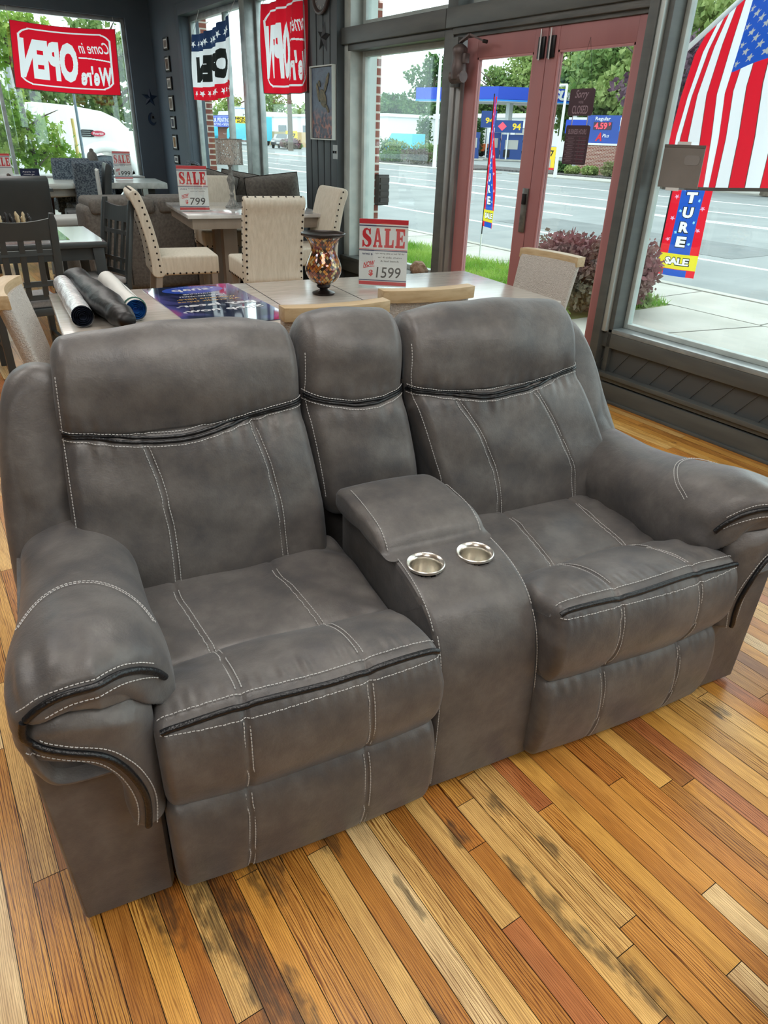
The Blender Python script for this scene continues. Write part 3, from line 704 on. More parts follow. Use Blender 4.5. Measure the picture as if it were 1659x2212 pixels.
def stitches(path, parent, sep=.0075, off=.0024, pitch=.0085, dash=.0060, r=.0012, rows=(-1, 1)):
    P = np.array([p for p, n in path]); 
    if len(P) < 4: return
    d = np.r_[0, np.cumsum(np.linalg.norm(np.diff(P, axis=0), axis=1))]
    Nn = np.array([n for p, n in path]); k = np.ones(5) / 5
    Nn = np.stack([np.convolve(np.pad(Nn[:, c], 2, 'edge'), k, 'valid') for c in range(3)], 1)
    for side in rows:
        s = 0; m = MB()
        while s + dash < d[-1]:
            q = []
            for ss in (s, s + dash * .5, s + dash):
                p = Vector([np.interp(ss, d, P[:, c]) for c in range(3)]); n = Vector([np.interp(ss, d, Nn[:, c]) for c in range(3)]).normalized()
                p2 = Vector([np.interp(min(ss + .004, d[-1]), d, P[:, c]) for c in range(3)]); p1 = Vector([np.interp(max(ss - .004, 0), d, P[:, c]) for c in range(3)])
                t = (p2 - p1).normalized(); sd = t.cross(n).normalized()
                q.append(p + sd * side * sep + n * off)
            m.tube([q[0] - (q[1] - q[0]) * .0, q[1] + n * .0006, q[2]], r, 4)
            s += pitch
        if m.v: m.build('stitching', M_thread, parent)
def smoothp(path, k=7):
    P = np.array([p for p, n in path]); kk = np.ones(k) / k
    Q = np.stack([np.convolve(np.pad(P[:, c], k // 2, 'edge'), kk, 'valid') for c in range(3)], 1)
    return [Vector(q) for q in Q]
def pipe(path, r, parent, name='piping', shift=0):
    pts = smoothp(path)
    if shift: pts = [p + Vector((0, 0, shift)) for p in pts]
    MB().tube(pts, r, 10).build(name, M_pipe, parent, smooth=60, label='black leather piping')
for cu, seam, ua, ub, vs in ((bL, seam_z, .135, .757, ('L1', 'L2')), (bM, seam_m, .772, 1.083, ()), (bR, seam_z_r, 1.102, 1.728, ('R1', 'R2'))):
    bv = bvh_of([cu]); us = np.linspace(ua, ub, 14)
    for k in (-1, 1):
        pth = lay(bv, [(u, seam(u) + k * .0042) for u in us], 'f', off=.003); pipe(pth, .0046, cu)
    for k in (-1, 1):
        pth = lay(bv, [(u, seam(u) + k * .0135) for u in us], 'f'); stitches(pth, cu, rows=(0,))
    for v in vs:
        zz = np.linspace(.42, float(seam(vs_back(.85, v))) - .018, 9); pth = lay(bv, [(vs_back(z, v), z) for z in zz][::-1], 'f')
        stitches(pth, cu)
    # side seam edge stitching
    zz = np.linspace(.46 if cu is not bM else .6, 1.02, 12)
    for s in ((-1,) if cu is bL else (-1, 1) if cu is bM else (-1,)):
        lo = {'bL': (lambda z: np.interp(z, [.38, .6, .9, 1.08], [.105, .112, .128, .140])), 'bM': (lambda z: np.interp(z, [.54, .9, 1.09], [.808, .765, .778])), 'bR': (lambda z: np.interp(z, [.38, .6, .9, 1.08], [1.19, 1.175, 1.095, 1.105]))}['bL' if cu is bL else 'bM' if cu is bM else 'bR']
        if s == -1: pth = lay(bv, [(lo(z) + .012, z) for z in zz], 'f'); stitches(pth, cu, rows=(0,))
for side, grp in ((0, seatL), (1, seatR)):
    X = (lambda u: SW - u) if side else (lambda u: u)
    bv = bvh_of(grp); seat = [o for o in grp if 'seat' in o.name][0]; foot = [o for o in grp if 'foot' in o.name][0]
    pz = lambda u: .541 + .0 * u
    us = np.linspace(.212, .822, 14)
    pth = lay(bv, [(X(u), -.030 - .010 * math.sin(pi * (u - .21) / .61)) for u in us], 't', off=.0065); pipe(pth, .0070, seat)
    pb = np.array([p for p, n in pth])
    p2 = lay(bv, [(X(u), -.008 - .010 * math.sin(pi * (u - .21) / .61)) for u in us], 't'); stitches(p2, seat, rows=(0,))
    p3 = lay(bv, [(X(u), .522) for u in us], 'f'); stitches(p3, seat, rows=(0,))
    for w in (1, 2):
        bb = np.linspace(.50, 0.0, 12); stitches(lay(bv, [(X(vs_seat(b, w)), b) for b in bb], 't'), seat, sep=.0065)
        zz = np.linspace(.515, .325, 8); stitches(lay(bv, [(X(vs_front(z, w)), z) for z in zz], 'f'), seat, sep=.0065)
        zz = np.linspace(.29, .045, 8); stitches(lay(bv, [(X(vs_front(z, w)), z) for z in zz], 'f'), foot, sep=.0065)
# console edge stitches
bv = bvh_of([con])
for s in (0, 1):
    f = lambda z: (.866 if s == 0 else 1.140) + 0 * z
    fz = lambda z: np.interp(z, [.03, .5, .6], [.856, .868, .860]) if s == 0 else np.interp(z, [.03, .5, .6], [1.160, 1.142, 1.142])
    stitches(lay(bv, [(float(fz(z)), z) for z in np.linspace(.50, .04, 10)], 'f'), con, rows=(0,))
    stitches(lay(bv, [(float(fz(.58)), b) for b in np.linspace(.26, .055, 8)], 't'), con, rows=(0,))
bv = bvh_of([lid_o])
for s in (.845, 1.125): stitches(lay(bv, [(s - .03 * (b - .3), b) for b in np.linspace(.29, .53, 6)], 't'), lid_o, rows=(0,))
stitches(lay(bv, [(u, .30) for u in np.linspace(.845, 1.13, 6)], 't'), lid_o, rows=()) 
ARCH = [(-.001, .650), (.03, .674), (.077, .690), (.144, .686), (.188, .664), (.222, .632), (.240, .598)]
SCURVE = [(-.004, .645), (-.010, .614), (.006, .585), (.046, .563), (.104, .532), (.138, .484), (.158, .425), (.165, .367), (.158, .300)]
for mir, (pad, bol, base) in ((0, A1), (1, A2)):
    X = (lambda u: SW - u) if mir else (lambda u: u)
    bv = bvh_of([pad])
    pth = lay(bv, [(X(u), z) for u, z in ARCH], 'f', off=.003); pipe(pth, .0072, pad)
    stitches(lay(bv, [(X(u + (-.008 if u < .06 else .004)), z + .012) for u, z in ARCH[:-1]], 'f'), pad, rows=(0,))
    stitches(lay(bv, [(X(u + .003), z - .018) for u, z in ARCH[1:-1]], 'f'), pad, rows=(0,))
    st = spline([(-.005, .20), (.035, .272), (.098, .302), (.16, .285), (.215, .225), (.243, .155)], 14)
    stitches(lay(bv, [(X(u), b) for u, b in st], 't'), pad, sep=.005)
    bv = bvh_of([bol, pad])
    pth = lay(bv, [(X(u), z) for u, z in [(-.002, .652)] + SCURVE[1:]], 'f', off=.003); pipe(pth, .0072, bol)
    P = spline(SCURVE[1:], 30); T = np.gradient(P, axis=0); T /= np.linalg.norm(T, axis=1)[:, None]; Nn = np.stack([T[:, 1], -T[:, 0]], 1)
    for k in (-.016, .017):
        Q = P + Nn * k; stitches(lay(bv, [(X(u), z) for u, z in Q[2:]], 'f'), bol, rows=(0,))
# ================================================================ FURNITURE INDOORS
def vec2(a): return math.cos(a), math.sin(a)
M_oak = pm('washed_oak', (.50, .41, .31), .38, c2=(.60, .51, .40), scale=7, stretch=(9, 1, 1), bump=.05, bscale=40)
M_oaktop = pm('washed_oak_top', (.36, .325, .285), .22, c2=(.50, .46, .41), scale=6, stretch=(14, .9, 1), coat=.3, ramp=(.3, .7))
M_rail = pm('golden_oak', (.42, .30, .16), .45, c2=(.52, .39, .23), scale=8, stretch=(1, 8, 8))
M_boucle = pm('beige_boucle', (.46, .43, .39), .95, c2=(.60, .57, .53), scale=120, bump=.9, bscale=160, ramp=(.3, .7))
M_linen = pm('cream_linen', (.56, .52, .43), .9, c2=(.64, .60, .51), scale=60, stretch=(1, 1, .12), bump=.3, bscale=250)
M_nail = pm('antique_nail', (.02, .016, .014), .35, .8)
M_gleg = pm('greige_wood', (.23, .19, .155), .5, c2=(.29, .245, .20), scale=8, stretch=(1, 1, .1))
M_dark = pm('charcoal_paint_wood', (.032, .040, .042), .38, c2=(.040, .048, .050), scale=5)
M_marble = pm('grey_marble', (.42, .41, .40), .10, c2=(.68, .69, .68), scale=3.5, detail=9, ramp=(.38, .60), coat=.5)
M_concrete = pm('pale_concrete_top', (.34, .38, .37), .3, c2=(.48, .53, .52), scale=12)
M_blueb = pm('blue_grey_boucle', (.035, .05, .075), .95, c2=(.16, .20, .23), scale=55, bump=.8, bscale=90, ramp=(.4, .6))
M_gsofa = pm('grey_brown_chenille', (.105, .098, .088), .95, c2=(.16, .15, .135), scale=40, bump=.5, bscale=120)
M_signw = pm('sign_card', (.80, .80, .80), .35)
M_signr = pm('sign_red', (.66, .015, .03), .4)
M_signb = pm('sign_navy', (.02, .03, .12), .4)
M_ink = pm('marker_ink', (.012, .012, .015), .6)
M_acr = glass_mat('acrylic', .10, (.97, .99, .99))

def textpart(body, cx, cy, w, h, mat, parent, place, name='lettering', bold=.0, shear=0, mirror=False, ext=.0006, subdiv=0):
    """place(x, y) -> 3D; text is laid through it"""
    V, F = text_mesh(body, 1, bold, shear, 0, subdiv=subdiv / max(h, 1e-3) if subdiv else 0) if False else text_mesh(body, 1, bold, shear, 0)
    if not len(V): return None
    V = fit(V, cx, cy, w, h, mirror)
    if subdiv:
        bm = bmesh.new(); vs = [bm.verts.new(v) for v in V]
        for f in F:
            try: bm.faces.new([vs[i] for i in f])
            except ValueError: pass
        bmesh.ops.triangulate(bm, faces=bm.faces)
        for _ in range(5):
            ed = [e for e in bm.edges if e.calc_length() > subdiv]
            if not ed: break
            bmesh.ops.subdivide_edges(bm, edges=ed, cuts=1); bmesh.ops.triangulate(bm, faces=bm.faces)
        bm.verts.index_update(); V = np.array([v.co[:] for v in bm.verts]); F = [tuple(v.index for v in f.verts) for f in bm.faces]; bm.free()
    m = MB(); m.add([place(v[0], v[1]) for v in V], F)
    me = bpy.data.meshes.new(name); me.from_pydata(m.v, [], m.f); me.materials.append(mat)
    o = bpy.data.objects.new(name, me); COL.objects.link(o); o.parent = parent
    return o
def flatpart(V, F, mat, parent, place, name='lettering'):
    me = bpy.data.meshes.new(name); me.from_pydata([place(v[0], v[1]) for v in V], [], F); me.materials.append(mat)
    o = bpy.data.objects.new(name, me); COL.objects.link(o); o.parent = parent; return o
def polypart(outer, mat, parent, place, name='emblem', holes=[]):
    V, F = tess([outer], holes); return flatpart(V, F, mat, parent, place, name)

# ---- generic chairs; local frame: chair faces -y (front), back at +y, origin on the floor under the seat centre
def boucle_chair():
    t = thing('dining_chair', 'beige boucle dining chair with pale oak top rail', 'chair')
    w = .46
    MB().box((0, .0, .44), (w, .46, .09)).build('seat', M_boucle, t, bevel=.03, seg=4)
    # back: tapered slab leaning back, curved in plan
    m = MB(); rows = []
    for i in range(14):
        z = .42 + .50 * i / 13; lean = .20 + .10 * (i / 13) ** 1.3; row = []
        for a in range(28):
            th = 2 * pi * a / 28; cx = abs(math.cos(th)) ** .35 * math.copysign(1, math.cos(th)) * w / 2 * (.93 + .07 * i / 13)
            row.append((cx, lean + .035 * (1 - (cx / (w / 2)) ** 2) + abs(math.sin(th)) ** .6 * math.copysign(1, math.sin(th)) * .032, z))
        rows.append(row)
    m.grid(np.array(rows), closed=True, cap=True).build('backrest', M_boucle, t, smooth=70)
    m = MB(); rows = []
    for i in range(17):
        x = (i / 16 - .5) * (w + .005); y = .31 + .035 * (1 - (x / (w / 2)) ** 2)
        rows.append([(x, y - .034, .90), (x, y + .036, .90), (x, y + .040, .955), (x, y - .030, .955)])
    m.grid(np.array(rows), closed=True, cap=True).build('top_rail', M_rail, t, bevel=.004)
    for sx_ in (-1, 1):
        MB().bar((sx_ * .20, -.20, .41), (sx_ * .205, -.21, 0), .045, w2=.03).build('leg', M_rail, t, bevel=.004)
        MB().bar((sx_ * .20, .20, .41), (sx_ * .205, .25, 0), .045, w2=.03).build('leg', M_rail, t, bevel=.004)
    return t
def nail_chair(SH=.64):
    t = thing('counter_chair', '', 'chair'); w = .47; BH = .49
    rows = []
    m = MB()
    # one padded slab leaning back
    V = []
    pr = spline([(.16, SH - .13), (.17, SH), (.20, SH + .2), (.25, SH + .40), (.29, SH + BH), (.33, SH + BH + .005), (.36, SH + BH - .03), (.32, SH + .35), (.275, SH + .15), (.255, SH - .02), (.25, SH - .13)], 60, True)
    m.prism([tuple(p) for p in pr], -w / 2, w / 2, 'x')
    m.build('backrest', M_linen, t, bevel=.012, seg=3)
    MB().box((0, -.05, SH - .055), (w, .46, .15)).build('seat', M_linen, t, bevel=.025, seg=4)
    nl = MB(); 
    def dot(x, y, z, r=.008):
        nl.lathe([(r, 0), (r * .7, r * .5), (.001, r * .7)], (0, 0, 0), 8)
        k = 24; base = len(nl.v) - k
        return base
    def studs(pts, nrm):
        n = Vector(nrm); q = n.to_track_quat('Z', 'Y').to_matrix()
        for p in pts:
            b = len(nl.v); nl.lathe([(.0085, -.001), (.006, .004), (.001, .006)], (0, 0, 0), 8)
            nl.v[b:] = [tuple(q @ Vector(v) + Vector(p)) for v in nl.v[b:]]
    for sx_ in (-1, 1):
        e = [(sx_ * (w / 2 - .0), np.interp(z, [SH - .12, SH, SH + .2, SH + .4, SH + BH], [.175, .185, .215, .265, .305]) + .012, z) for z in np.linspace(SH - .10, SH + BH - .02, 13)]
        studs(e, (sx_, 0, 0)); studs([(sx_ * w / 2, y, SH - .115) for y in np.linspace(-.26, .14, 9)], (sx_, 0, 0))
        # studs on the rear face edge
        studs([(sx_ * (w / 2 - .016), np.interp(z, [SH - .12, SH + .15, SH + .35, SH + BH], [.25, .275, .32, .358]) + .001, z) for z in np.linspace(SH - .10, SH + BH - .03, 13)], (0, 1, .15))
    studs([(x, .335, SH + BH + .004) for x in np.linspace(-w / 2 + .03, w / 2 - .03, 8)], (0, .2, 1)); studs([(x, -.28, SH - .115) for x in np.linspace(-w / 2 + .03, w / 2 - .03, 9)], (0, -1, 0))
    nb = nl.build('nailhead_trim', M_nail, [o for o in t.children if o.name.startswith('backrest')][0], smooth=60); nb['kind'] = 'stuff'
    for sx_ in (-1, 1):
        MB().bar((sx_ * .20, -.24, SH - .10), (sx_ * .20, -.24, 0), .05, w2=.038).build('leg', M_gleg, t, bevel=.003)
        MB().bar((sx_ * .20, .20, SH - .12), (sx_ * .20, .27, 0), .05, w2=.038).build('leg', M_gleg, t, bevel=.003)
        MB().bar((sx_ * .20, -.24, .22), (sx_ * .20, .24, .22), .03).build('stretcher', M_gleg, t)
    MB().bar((-.20, -.24, .28), (.20, -.24, .28), .035).build('stretcher', M_gleg, t)
    return t
def lattice_chair(SH=.46, top=1.04):
    t = thing('lattice_back_chair', '', 'chair'); w = .45
    MB().box((0, 0, SH - .03), (w, .44, .05)).build('seat_frame', M_dark, t, bevel=.008)
    MB().box((0, -.005, SH + .02), (w - .03, .41, .05)).build('seat', pm('grey_seat_pad', (.22, .22, .22), .8, c2=(.28, .28, .28), scale=60), t, bevel=.02, seg=3)
    def Y(z): return .20 + (z - SH) * .20
    for sx_ in (-1, 1):
        m = MB(); rows = []
        for z, dx in ((0, 0), (SH, 0), (top - .03, 0.0), (top, 0), (top + .02, 0)):
            y = Y(z) if z > SH else .20 + (SH - z) * .06; k = 1 if z < top else .6
            x = sx_ * (w / 2 - .02); rows.append([(x - .024 * k, y - .018, z), (x + .024 * k, y - .018, z), (x + .024 * k, y + .02, z), (x - .024 * k, y + .02, z)])
        m.grid(np.array(rows), closed=True, cap=True).build('back_post', M_dark, t, bevel=.006)
        MB().bar((sx_ * .19, -.19, SH - .04), (sx_ * .19, -.19, 0), .045, w2=.035).build('leg', M_dark, t)
    m = MB(); rows = []
    for i in range(13):
        x = (i / 12 - .5) * (w - .08); dip = .03 * (1 - (x / (w / 2)) ** 2)
        rows.append([(x, Y(top - .14) - .01 , top - .14), (x, Y(top - .14) + .012, top - .14), (x, Y(top) + .012, top - .002 - dip), (x, Y(top) - .01, top - .002 - dip)])
    m.grid(np.array(rows), closed=True, cap=True).build('top_rail', M_dark, t)
    g = MB()
    for x in (-.105, .0, .105): g.bar((x, Y(SH + .06), SH + .06), (x, Y(top - .13), top - .13), .034, .018)
    for z in (SH + .07, SH + .16, top - .22): g.bar((-w / 2 + .03, Y(z), z), (w / 2 - .03, Y(z), z), .018, .034)
    g.build('lattice', M_dark, t)
    for z in (.2,):
        for sx_ in (-1, 1): MB().bar((sx_ * .19, -.19, z), (sx_ * .19, .21, z), .025).build('stretcher', M_dark, t)
    return t
def block_chair(mat, SH=.62, BH=.50, w=.47, leg=M_dark, name='counter_chair'):
    t = thing(name, '', 'chair')
    MB().prism([tuple(p) for p in spline([(.17, SH - .10), (.19, SH + .15), (.25, SH + BH), (.30, SH + BH + .01), (.32, SH + BH - .03), (.27, SH + .15), (.25, SH - .10)], 40, True)], -w / 2, w / 2, 'x').build('backrest', mat, t, bevel=.014, seg=3)
    MB().box((0, -.04, SH - .04), (w, .46, .13)).build('seat', mat, t, bevel=.03, seg=4)
    for sx_ in (-1, 1):
        for sy in (-.22, .20): MB().bar((sx_ * .19, sy, SH - .10), (sx_ * .19, sy, 0), .045, w2=.03).build('leg', leg, t)
    return t
# ---------------- dining table behind the loveseat
DR = math.radians(-6.5)      # table's long side runs along +y, turned
def rect_frame(A, L, Wd, rot):
    """corner A (near-left/back), long axis dir rotated from +y by rot"""
    U = Vector((-math.sin(rot), math.cos(rot), 0)); P = Vector((math.cos(rot), math.sin(rot), 0))
    return Vector((A[0], A[1], 0)) + U * L / 2 + P * Wd / 2
DC = rect_frame((-4.12, .58), 2.62, 1.04, DR)
t = thing('dining_table', 'long whitewashed oak dining table behind the loveseat, boards and a poster on top', 'table', DC, DR)
tp = MB().box((0, 0, .74), (1.04, 2.62, .036)); top_o = tp.build('tabletop', M_oaktop, t, bevel=.008, seg=3)
jn = MB()
for y in (-.235, .235): jn.box((0, y, .7583), (1.03, .003, .0012))
for i, y in enumerate((-.235, .235)): MB().box((0, y, .7583), (1.03, .004, .0012)).build('leaf_joint', M_ink, top_o)
for sx_ in (-1, 1):
    MB().box((sx_ * .46, 0, .675), (.03, 2.3, .09)).build('apron', M_oak, t, bevel=.004)
    MB().box((0, sx_ * 1.22, .675), (.88, .03, .09)).build('apron', M_oak, t, bevel=.004)
    MB().box((0, sx_ * 1.30, .725), (1.0, .012, .03)).build('edge_moulding', M_oak, t, bevel=.003)
    for sy in (-1, 1): MB().bar((sx_ * .44, sy * 1.20, .72), (sx_ * .44, sy * 1.20, 0), .09, w2=.06).build('leg', M_oak, t, bevel=.006)
def on_table(x, y, rot=0): 
    R = Matrix.Rotation(DR, 3, 'Z'); return (R @ Vector((x, y, 0)) + DC)
bc = boucle_chair(); bc.location = (-2.79, 1.44, 0); bc.rotation_euler.z = math.radians(-90 - 6)
bc['label'] = 'beige boucle dining chair behind the middle back cushion of the loveseat'; bc['group'] = 'boucle chairs at the oak table'
dup(bc, (-2.90, 2.00, 0), math.radians(-90 - 9), 'beige boucle dining chair behind the right back cushion of the loveseat')
dup(bc, (-3.16, 3.03, 0), math.radians(4), 'beige boucle dining chair at the table end by the red door')
dup(bc, (-3.28, .62, 0), math.radians(180 - 14), 'beige boucle dining chair at the left end of the oak table, left of the loveseat')

# ---------------- leasing poster lying on the table
pr_ = thing('poster', 'glossy navy leasing poster lying upside down on the oak table', 'poster', (-3.55, 1.28, .7605), math.radians(-2.5))
def poster_mat():
    m, nt, b = _new('poster_print'); L = nt.links.new
    tc = N(nt, 'ShaderNodeTexCoord'); n = N(nt, 'ShaderNodeTexNoise', Scale=3.0, Detail=3, Distortion=1.5); L(tc.outputs['Object'], n.inputs['Vector'])
    sx2 = N(nt, 'ShaderNodeSeparateXYZ'); L(tc.outputs['Object'], sx2.inputs[0])
    r = N(nt, 'ShaderNodeValToRGB'); e = r.color_ramp.elements; e[0].position = .40; e[0].color = (.008, .012, .05, 1); e[1].position = .72; e[1].color = (.42, .10, .28, 1)
    a = e.new(.58); a.color = (.10, .10, .35, 1)
    ab = N(nt, 'ShaderNodeMath'); ab.operation = 'ABSOLUTE'; L(sx2.outputs[1], ab.inputs[0])
    m2 = N(nt, 'ShaderNodeMath'); m2.operation = 'MULTIPLY_ADD'; L(ab.outputs[0], m2.inputs[0]); m2.inputs[1].default_value = 1.5; 
    s2 = N(nt, 'ShaderNodeMath'); s2.operation = 'SUBTRACT'; L(n.outputs['Fac'], s2.inputs[0]); s2.inputs[1].default_value = .28; L(s2.outputs[0], m2.inputs[2])
    L(m2.outputs[0], r.inputs[0]); L(r.outputs[0], b.inputs['Base Color']); b.inputs['Roughness'].default_value = .06; b.inputs['Coat Weight'].default_value = 1; b.inputs['Coat Roughness'].default_value = .03
    return m
MB().box((0, 0, 0), (.95, .50, .003)).build('poster_sheet', poster_mat(), pr_)
# the text reads from the far side of the table: upside down from here
P_white = pm('poster_white', (.85, .86, .9), .12, coat=.8); P_gold = pm('poster_gold', (.75, .47, .16), .12, coat=.8); P_blue = pm('poster_blue', (.03, .09, .55), .1, coat=.9)
pl_ = lambda x, y: (y, -x, .0022)   # reading direction: +x text -> -y world ; text up -> +x ... seen from the far side
pl_ = lambda x, y: (-(.475 - y), x * -1, .0022)
ov = [(.17 * math.cos(a * pi / 16) , .85 + .075 * math.sin(a * pi / 16)) for a in range(32)]
def plp(z):
    return lambda x, y: (y - .475 - 0, -x, z)
# y=0 is the far short edge in poster coordinates (top of the poster)
def ptext(s, x, y, w, h, mat, bold=.0, z=.0024): textpart(s, x, -y, w, h, mat, pr_, lambda a, b: (-.475 - b, -a, z), bold=bold, mirror=False)
polypart([(.17 * math.cos(a * pi / 20), -.12 + .10 * math.sin(a * pi / 20)) for a in range(40)], P_blue, pr_, lambda a, b: (-.475 - b, -a, .0019), 'logo_oval')
ptext('·snap', 0, .13, .24, .075, P_white, .02); ptext('leasing', -.05, .075, .08, .022, P_white); ptext('A Snap Finance Solution', 0, .045, .20, .014, P_white)
ptext('lease-to-own', 0, .29, .25, .034, P_white, .01); ptext('financing', 0, .235, .18, .034, P_white, .01)
ptext('All credit types', 0, .42, .34, .04, P_gold, .01); ptext('welcome here.', 0, .355, .32, .036, P_gold, .01)
ptext('pay later.', 0, .52, .42, .075, P_white, .03); ptext('Shop now,', 0, .64, .42, .075, P_white, .03)

# ---------------- rolls on the table
def roll(name, label, p, q, r, mat, endmat, cat='banner', wob=.0, lumps=0, seed=1, parts=True):
    p = Vector(p); q = Vector(q); L_ = (q - p).length; ang = math.atan2(q.y - p.y, q.x - p.x)
    t = thing(name, label, cat, (p + q) / 2, ang); rn = random.Random(seed)
    m = MB(); rows = []; n = 40; k = 28
    ph = [rn.random() * 6 for _ in range(6)]
    for i in range(n + 1):
        x = (i / n - .5) * L_; row = []
        for j in range(k):
            a = 2 * pi * j / k; rr = r * (1 + wob * (math.sin(a * 3 + x * 18 + ph[0]) * .5 + math.sin(a * 5 - x * 31 + ph[1]) * .3) + lumps * (math.sin(x * 9 + ph[2]) * .6 + math.sin(x * 17 + ph[3]) * .4))
            if lumps: rr *= max(.45, 1 - .5 * max(0, abs(i / n - .5) * 2 - .8) / .2)
            row.append((x, rr * math.cos(a), rr * math.sin(a) * (.85 if lumps else 1)))
        rows.append(row)
    m.grid(np.array(rows), closed=True, cap=bool(lumps)).build('wrapper' if not lumps else 'bag', mat, t, smooth=180)
    if not lumps:
        pts = []
        for i in range(150):
            a = i * .19; rr = r * (.22 + .74 * i / 150); pts.append((rr * math.cos(a), rr * math.sin(a)))
        nn = len(pts)
        for s in (1, -1):
            x = s * L_ / 2; V = [(x + .002 * s, a, b) for a, b in pts] + [(x - .03 * s, a, b) for a, b in pts]
            MB().add(V, [(i, i + 1, nn + i + 1, nn + i) for i in range(nn - 1)]).build('rolled_end', endmat, t)
        MB().tube([(-L_ / 2 + .03, 0, 0), (L_ / 2 - .03, 0, 0)], r * .93, 20).build('rolled_core', endmat, t, smooth=60)
    return t
roll('rolled_banner', 'dark banner rolled in clear plastic, leftmost of the rolls on the oak table', (-4.08, .655, .809), (-3.30, .585, .809), .048, pm('clear_plastic_wrap', (.62, .64, .66), .18, c2=(.80, .82, .84), scale=30, bump=1.0, bscale=35, ramp=(.3, .6), coat=.6), pm('navy_cloth_end', (.02, .03, .06), .8), wob=.03, seed=4)
roll('folded_umbrella', 'black folded umbrella in its bag between two rolls on the oak table', (-4.24, .735, .825), (-3.06, .72, .825), .066, pm('black_nylon', (.003, .003, .004), .45, bump=1, bscale=9), M_black, cat='umbrella', lumps=.14, wob=.06, seed=8)
r2 = roll('rolled_banner', 'white rolled banner with blue inside, right of the black umbrella', (-4.10, .885, .811), (-3.32, .825, .811), .048, pm('off_white_banner', (.62, .63, .60), .5, c2=(.70, .70, .67), scale=5), pm('blue_banner_inside', (.02, .16, .50), .5), wob=.02, seed=6)
MB().tube([(.36, .0515 * math.cos(a), .0515 * math.sin(a)) for a in np.linspace(0, 2 * pi, 20)], .0035, 6).build('ribbon', pm('green_ribbon', (.03, .12, .09), .6), r2)
MB().tube([(x, .050 * math.cos(1.2 + .15 * math.sin(x * 9)), .051 * math.sin(1.2 + .15 * math.sin(x * 9))) for x in np.linspace(-.38, .38, 30)], .0012, 4).build('hem_stitching', pm('grey_thread', (.2, .2, .2), .8), r2)

# ---------------- mosaic hurricane vase
def mosaic():
    m, nt, b = _new('mosaic_tiles'); L = nt.links.new
    u = N(nt, 'ShaderNodeUVMap'); u.uv_map = 'UVMap'
    mp = N(nt, 'ShaderNodeMapping'); mp.inputs['Scale'].default_value = (19, 15, 1); mp.inputs['Rotation'].default_value = (0, 0, math.radians(45)); L(u.outputs[0], mp.inputs[0])
    v = N(nt, 'ShaderNodeTexVoronoi', Scale=1.0, Randomness=.12); v.distance = 'CHEBYCHEV'; L(mp.outputs[0], v.inputs['Vector'])
    bw = N(nt, 'ShaderNodeSeparateColor'); L(v.outputs['Color'], bw.inputs[0])
    r = N(nt, 'ShaderNodeValToRGB'); r.color_ramp.interpolation = 'CONSTANT'; e = r.color_ramp.elements
    cols = [(0, (.05, .018, .01)), (.16, (.42, .13, .02)), (.34, (.60, .25, .04)), (.5, (.20, .035, .02)), (.62, (.55, .40, .16)), (.74, (.30, .10, .06)), (.86, (.035, .02, .015)), (.94, (.38, .34, .50)), (.97, (.60, .66, .60))]
    e[0].position = 0; e[0].color = (*cols[0][1], 1); e[1].position = cols[1][0]; e[1].color = (*cols[1][1], 1)
    for p, c_ in cols[2:]: x = e.new(p); x.color = (*c_, 1)
    L(bw.outputs[0], r.inputs[0])
    ds = N(nt, 'ShaderNodeMath'); ds.operation = 'GREATER_THAN'; L(v.outputs['Distance'], ds.inputs[0]); ds.inputs[1].default_value = .44
    mx = N(nt, 'ShaderNodeMix'); mx.data_type = 'RGBA'; L(ds.outputs[0], mx.inputs[0]); L(r.outputs[0], mx.inputs[6]); mx.inputs[7].default_value = (.012, .008, .006, 1)
    L(mx.outputs[2], b.inputs['Base Color']); b.inputs['Roughness'].default_value = .1; b.inputs['Coat Weight'].default_value = 1
    b.inputs['Metallic'].default_value = .3
    bp = N(nt, 'ShaderNodeBump', Strength=.5, Distance=.004); L(bw.outputs[1], bp.inputs['Height']); L(bp.outputs[0], b.inputs['Normal'])
    return m
vz = thing('mosaic_vase', 'amber and brown mosaic glass hurricane vase on the oak table', 'vase', (-3.52, 1.92, .76))
prof = spline([(.042, .055), (.075, .075), (.098, .115), (.098, .155), (.078, .205), (.067, .235), (.074, .265), (.094, .295), (.112, .312)], 60)
n = 96; m = MB(); m.lathe([tuple(p) for p in prof] + [tuple(p - (.003, 0)) for p in prof[::-1]], (0, 0, 0), n); m.f = m.f[:-2]
vb = m.build('bowl', mosaic(), vz, smooth=60)
uvl = vb.data.uv_layers.new(name='UVMap')
for p in vb.data.polygons:
    an = [math.atan2(vb.data.vertices[vi].co.y, vb.data.vertices[vi].co.x) for vi in p.vertices]
    if max(an) - min(an) > pi: an = [a + 2 * pi if a < 0 else a for a in an]
    for li, vi, a in zip(p.loop_indices, p.vertices, an): uvl.data[li].uv = (a / (2 * pi) * 2.05, vb.data.vertices[vi].co.z * 4.2)
MB().lathe([(.108, .305), (.120, .314), (.122, .320), (.118, .322), (.108, .312)], (0, 0, 0), 64).build('rim', pm('dark_bronze', (.02, .014, .012), .3, .5), vz, smooth=60)
m = MB()
for i in range(60): m.lathe([(.0001, -.004), (.0045, 0), (.0001, .004)], (.104 * math.cos(i * pi / 30), .104 * math.sin(i * pi / 30), .305), 6)
o = m.build('beading', MATS['dark_bronze'], [c for c in vz.children if c.name.startswith('rim')][0]); o['kind'] = 'stuff'
MB().lathe([(.062, 0), (.064, .008), (.050, .014), (.026, .022), (.022, .030), (.036, .036), (.040, .044), (.036, .052), (.042, .058)], (0, 0, 0), 40).build('foot', MATS['dark_bronze'], vz, smooth=60)

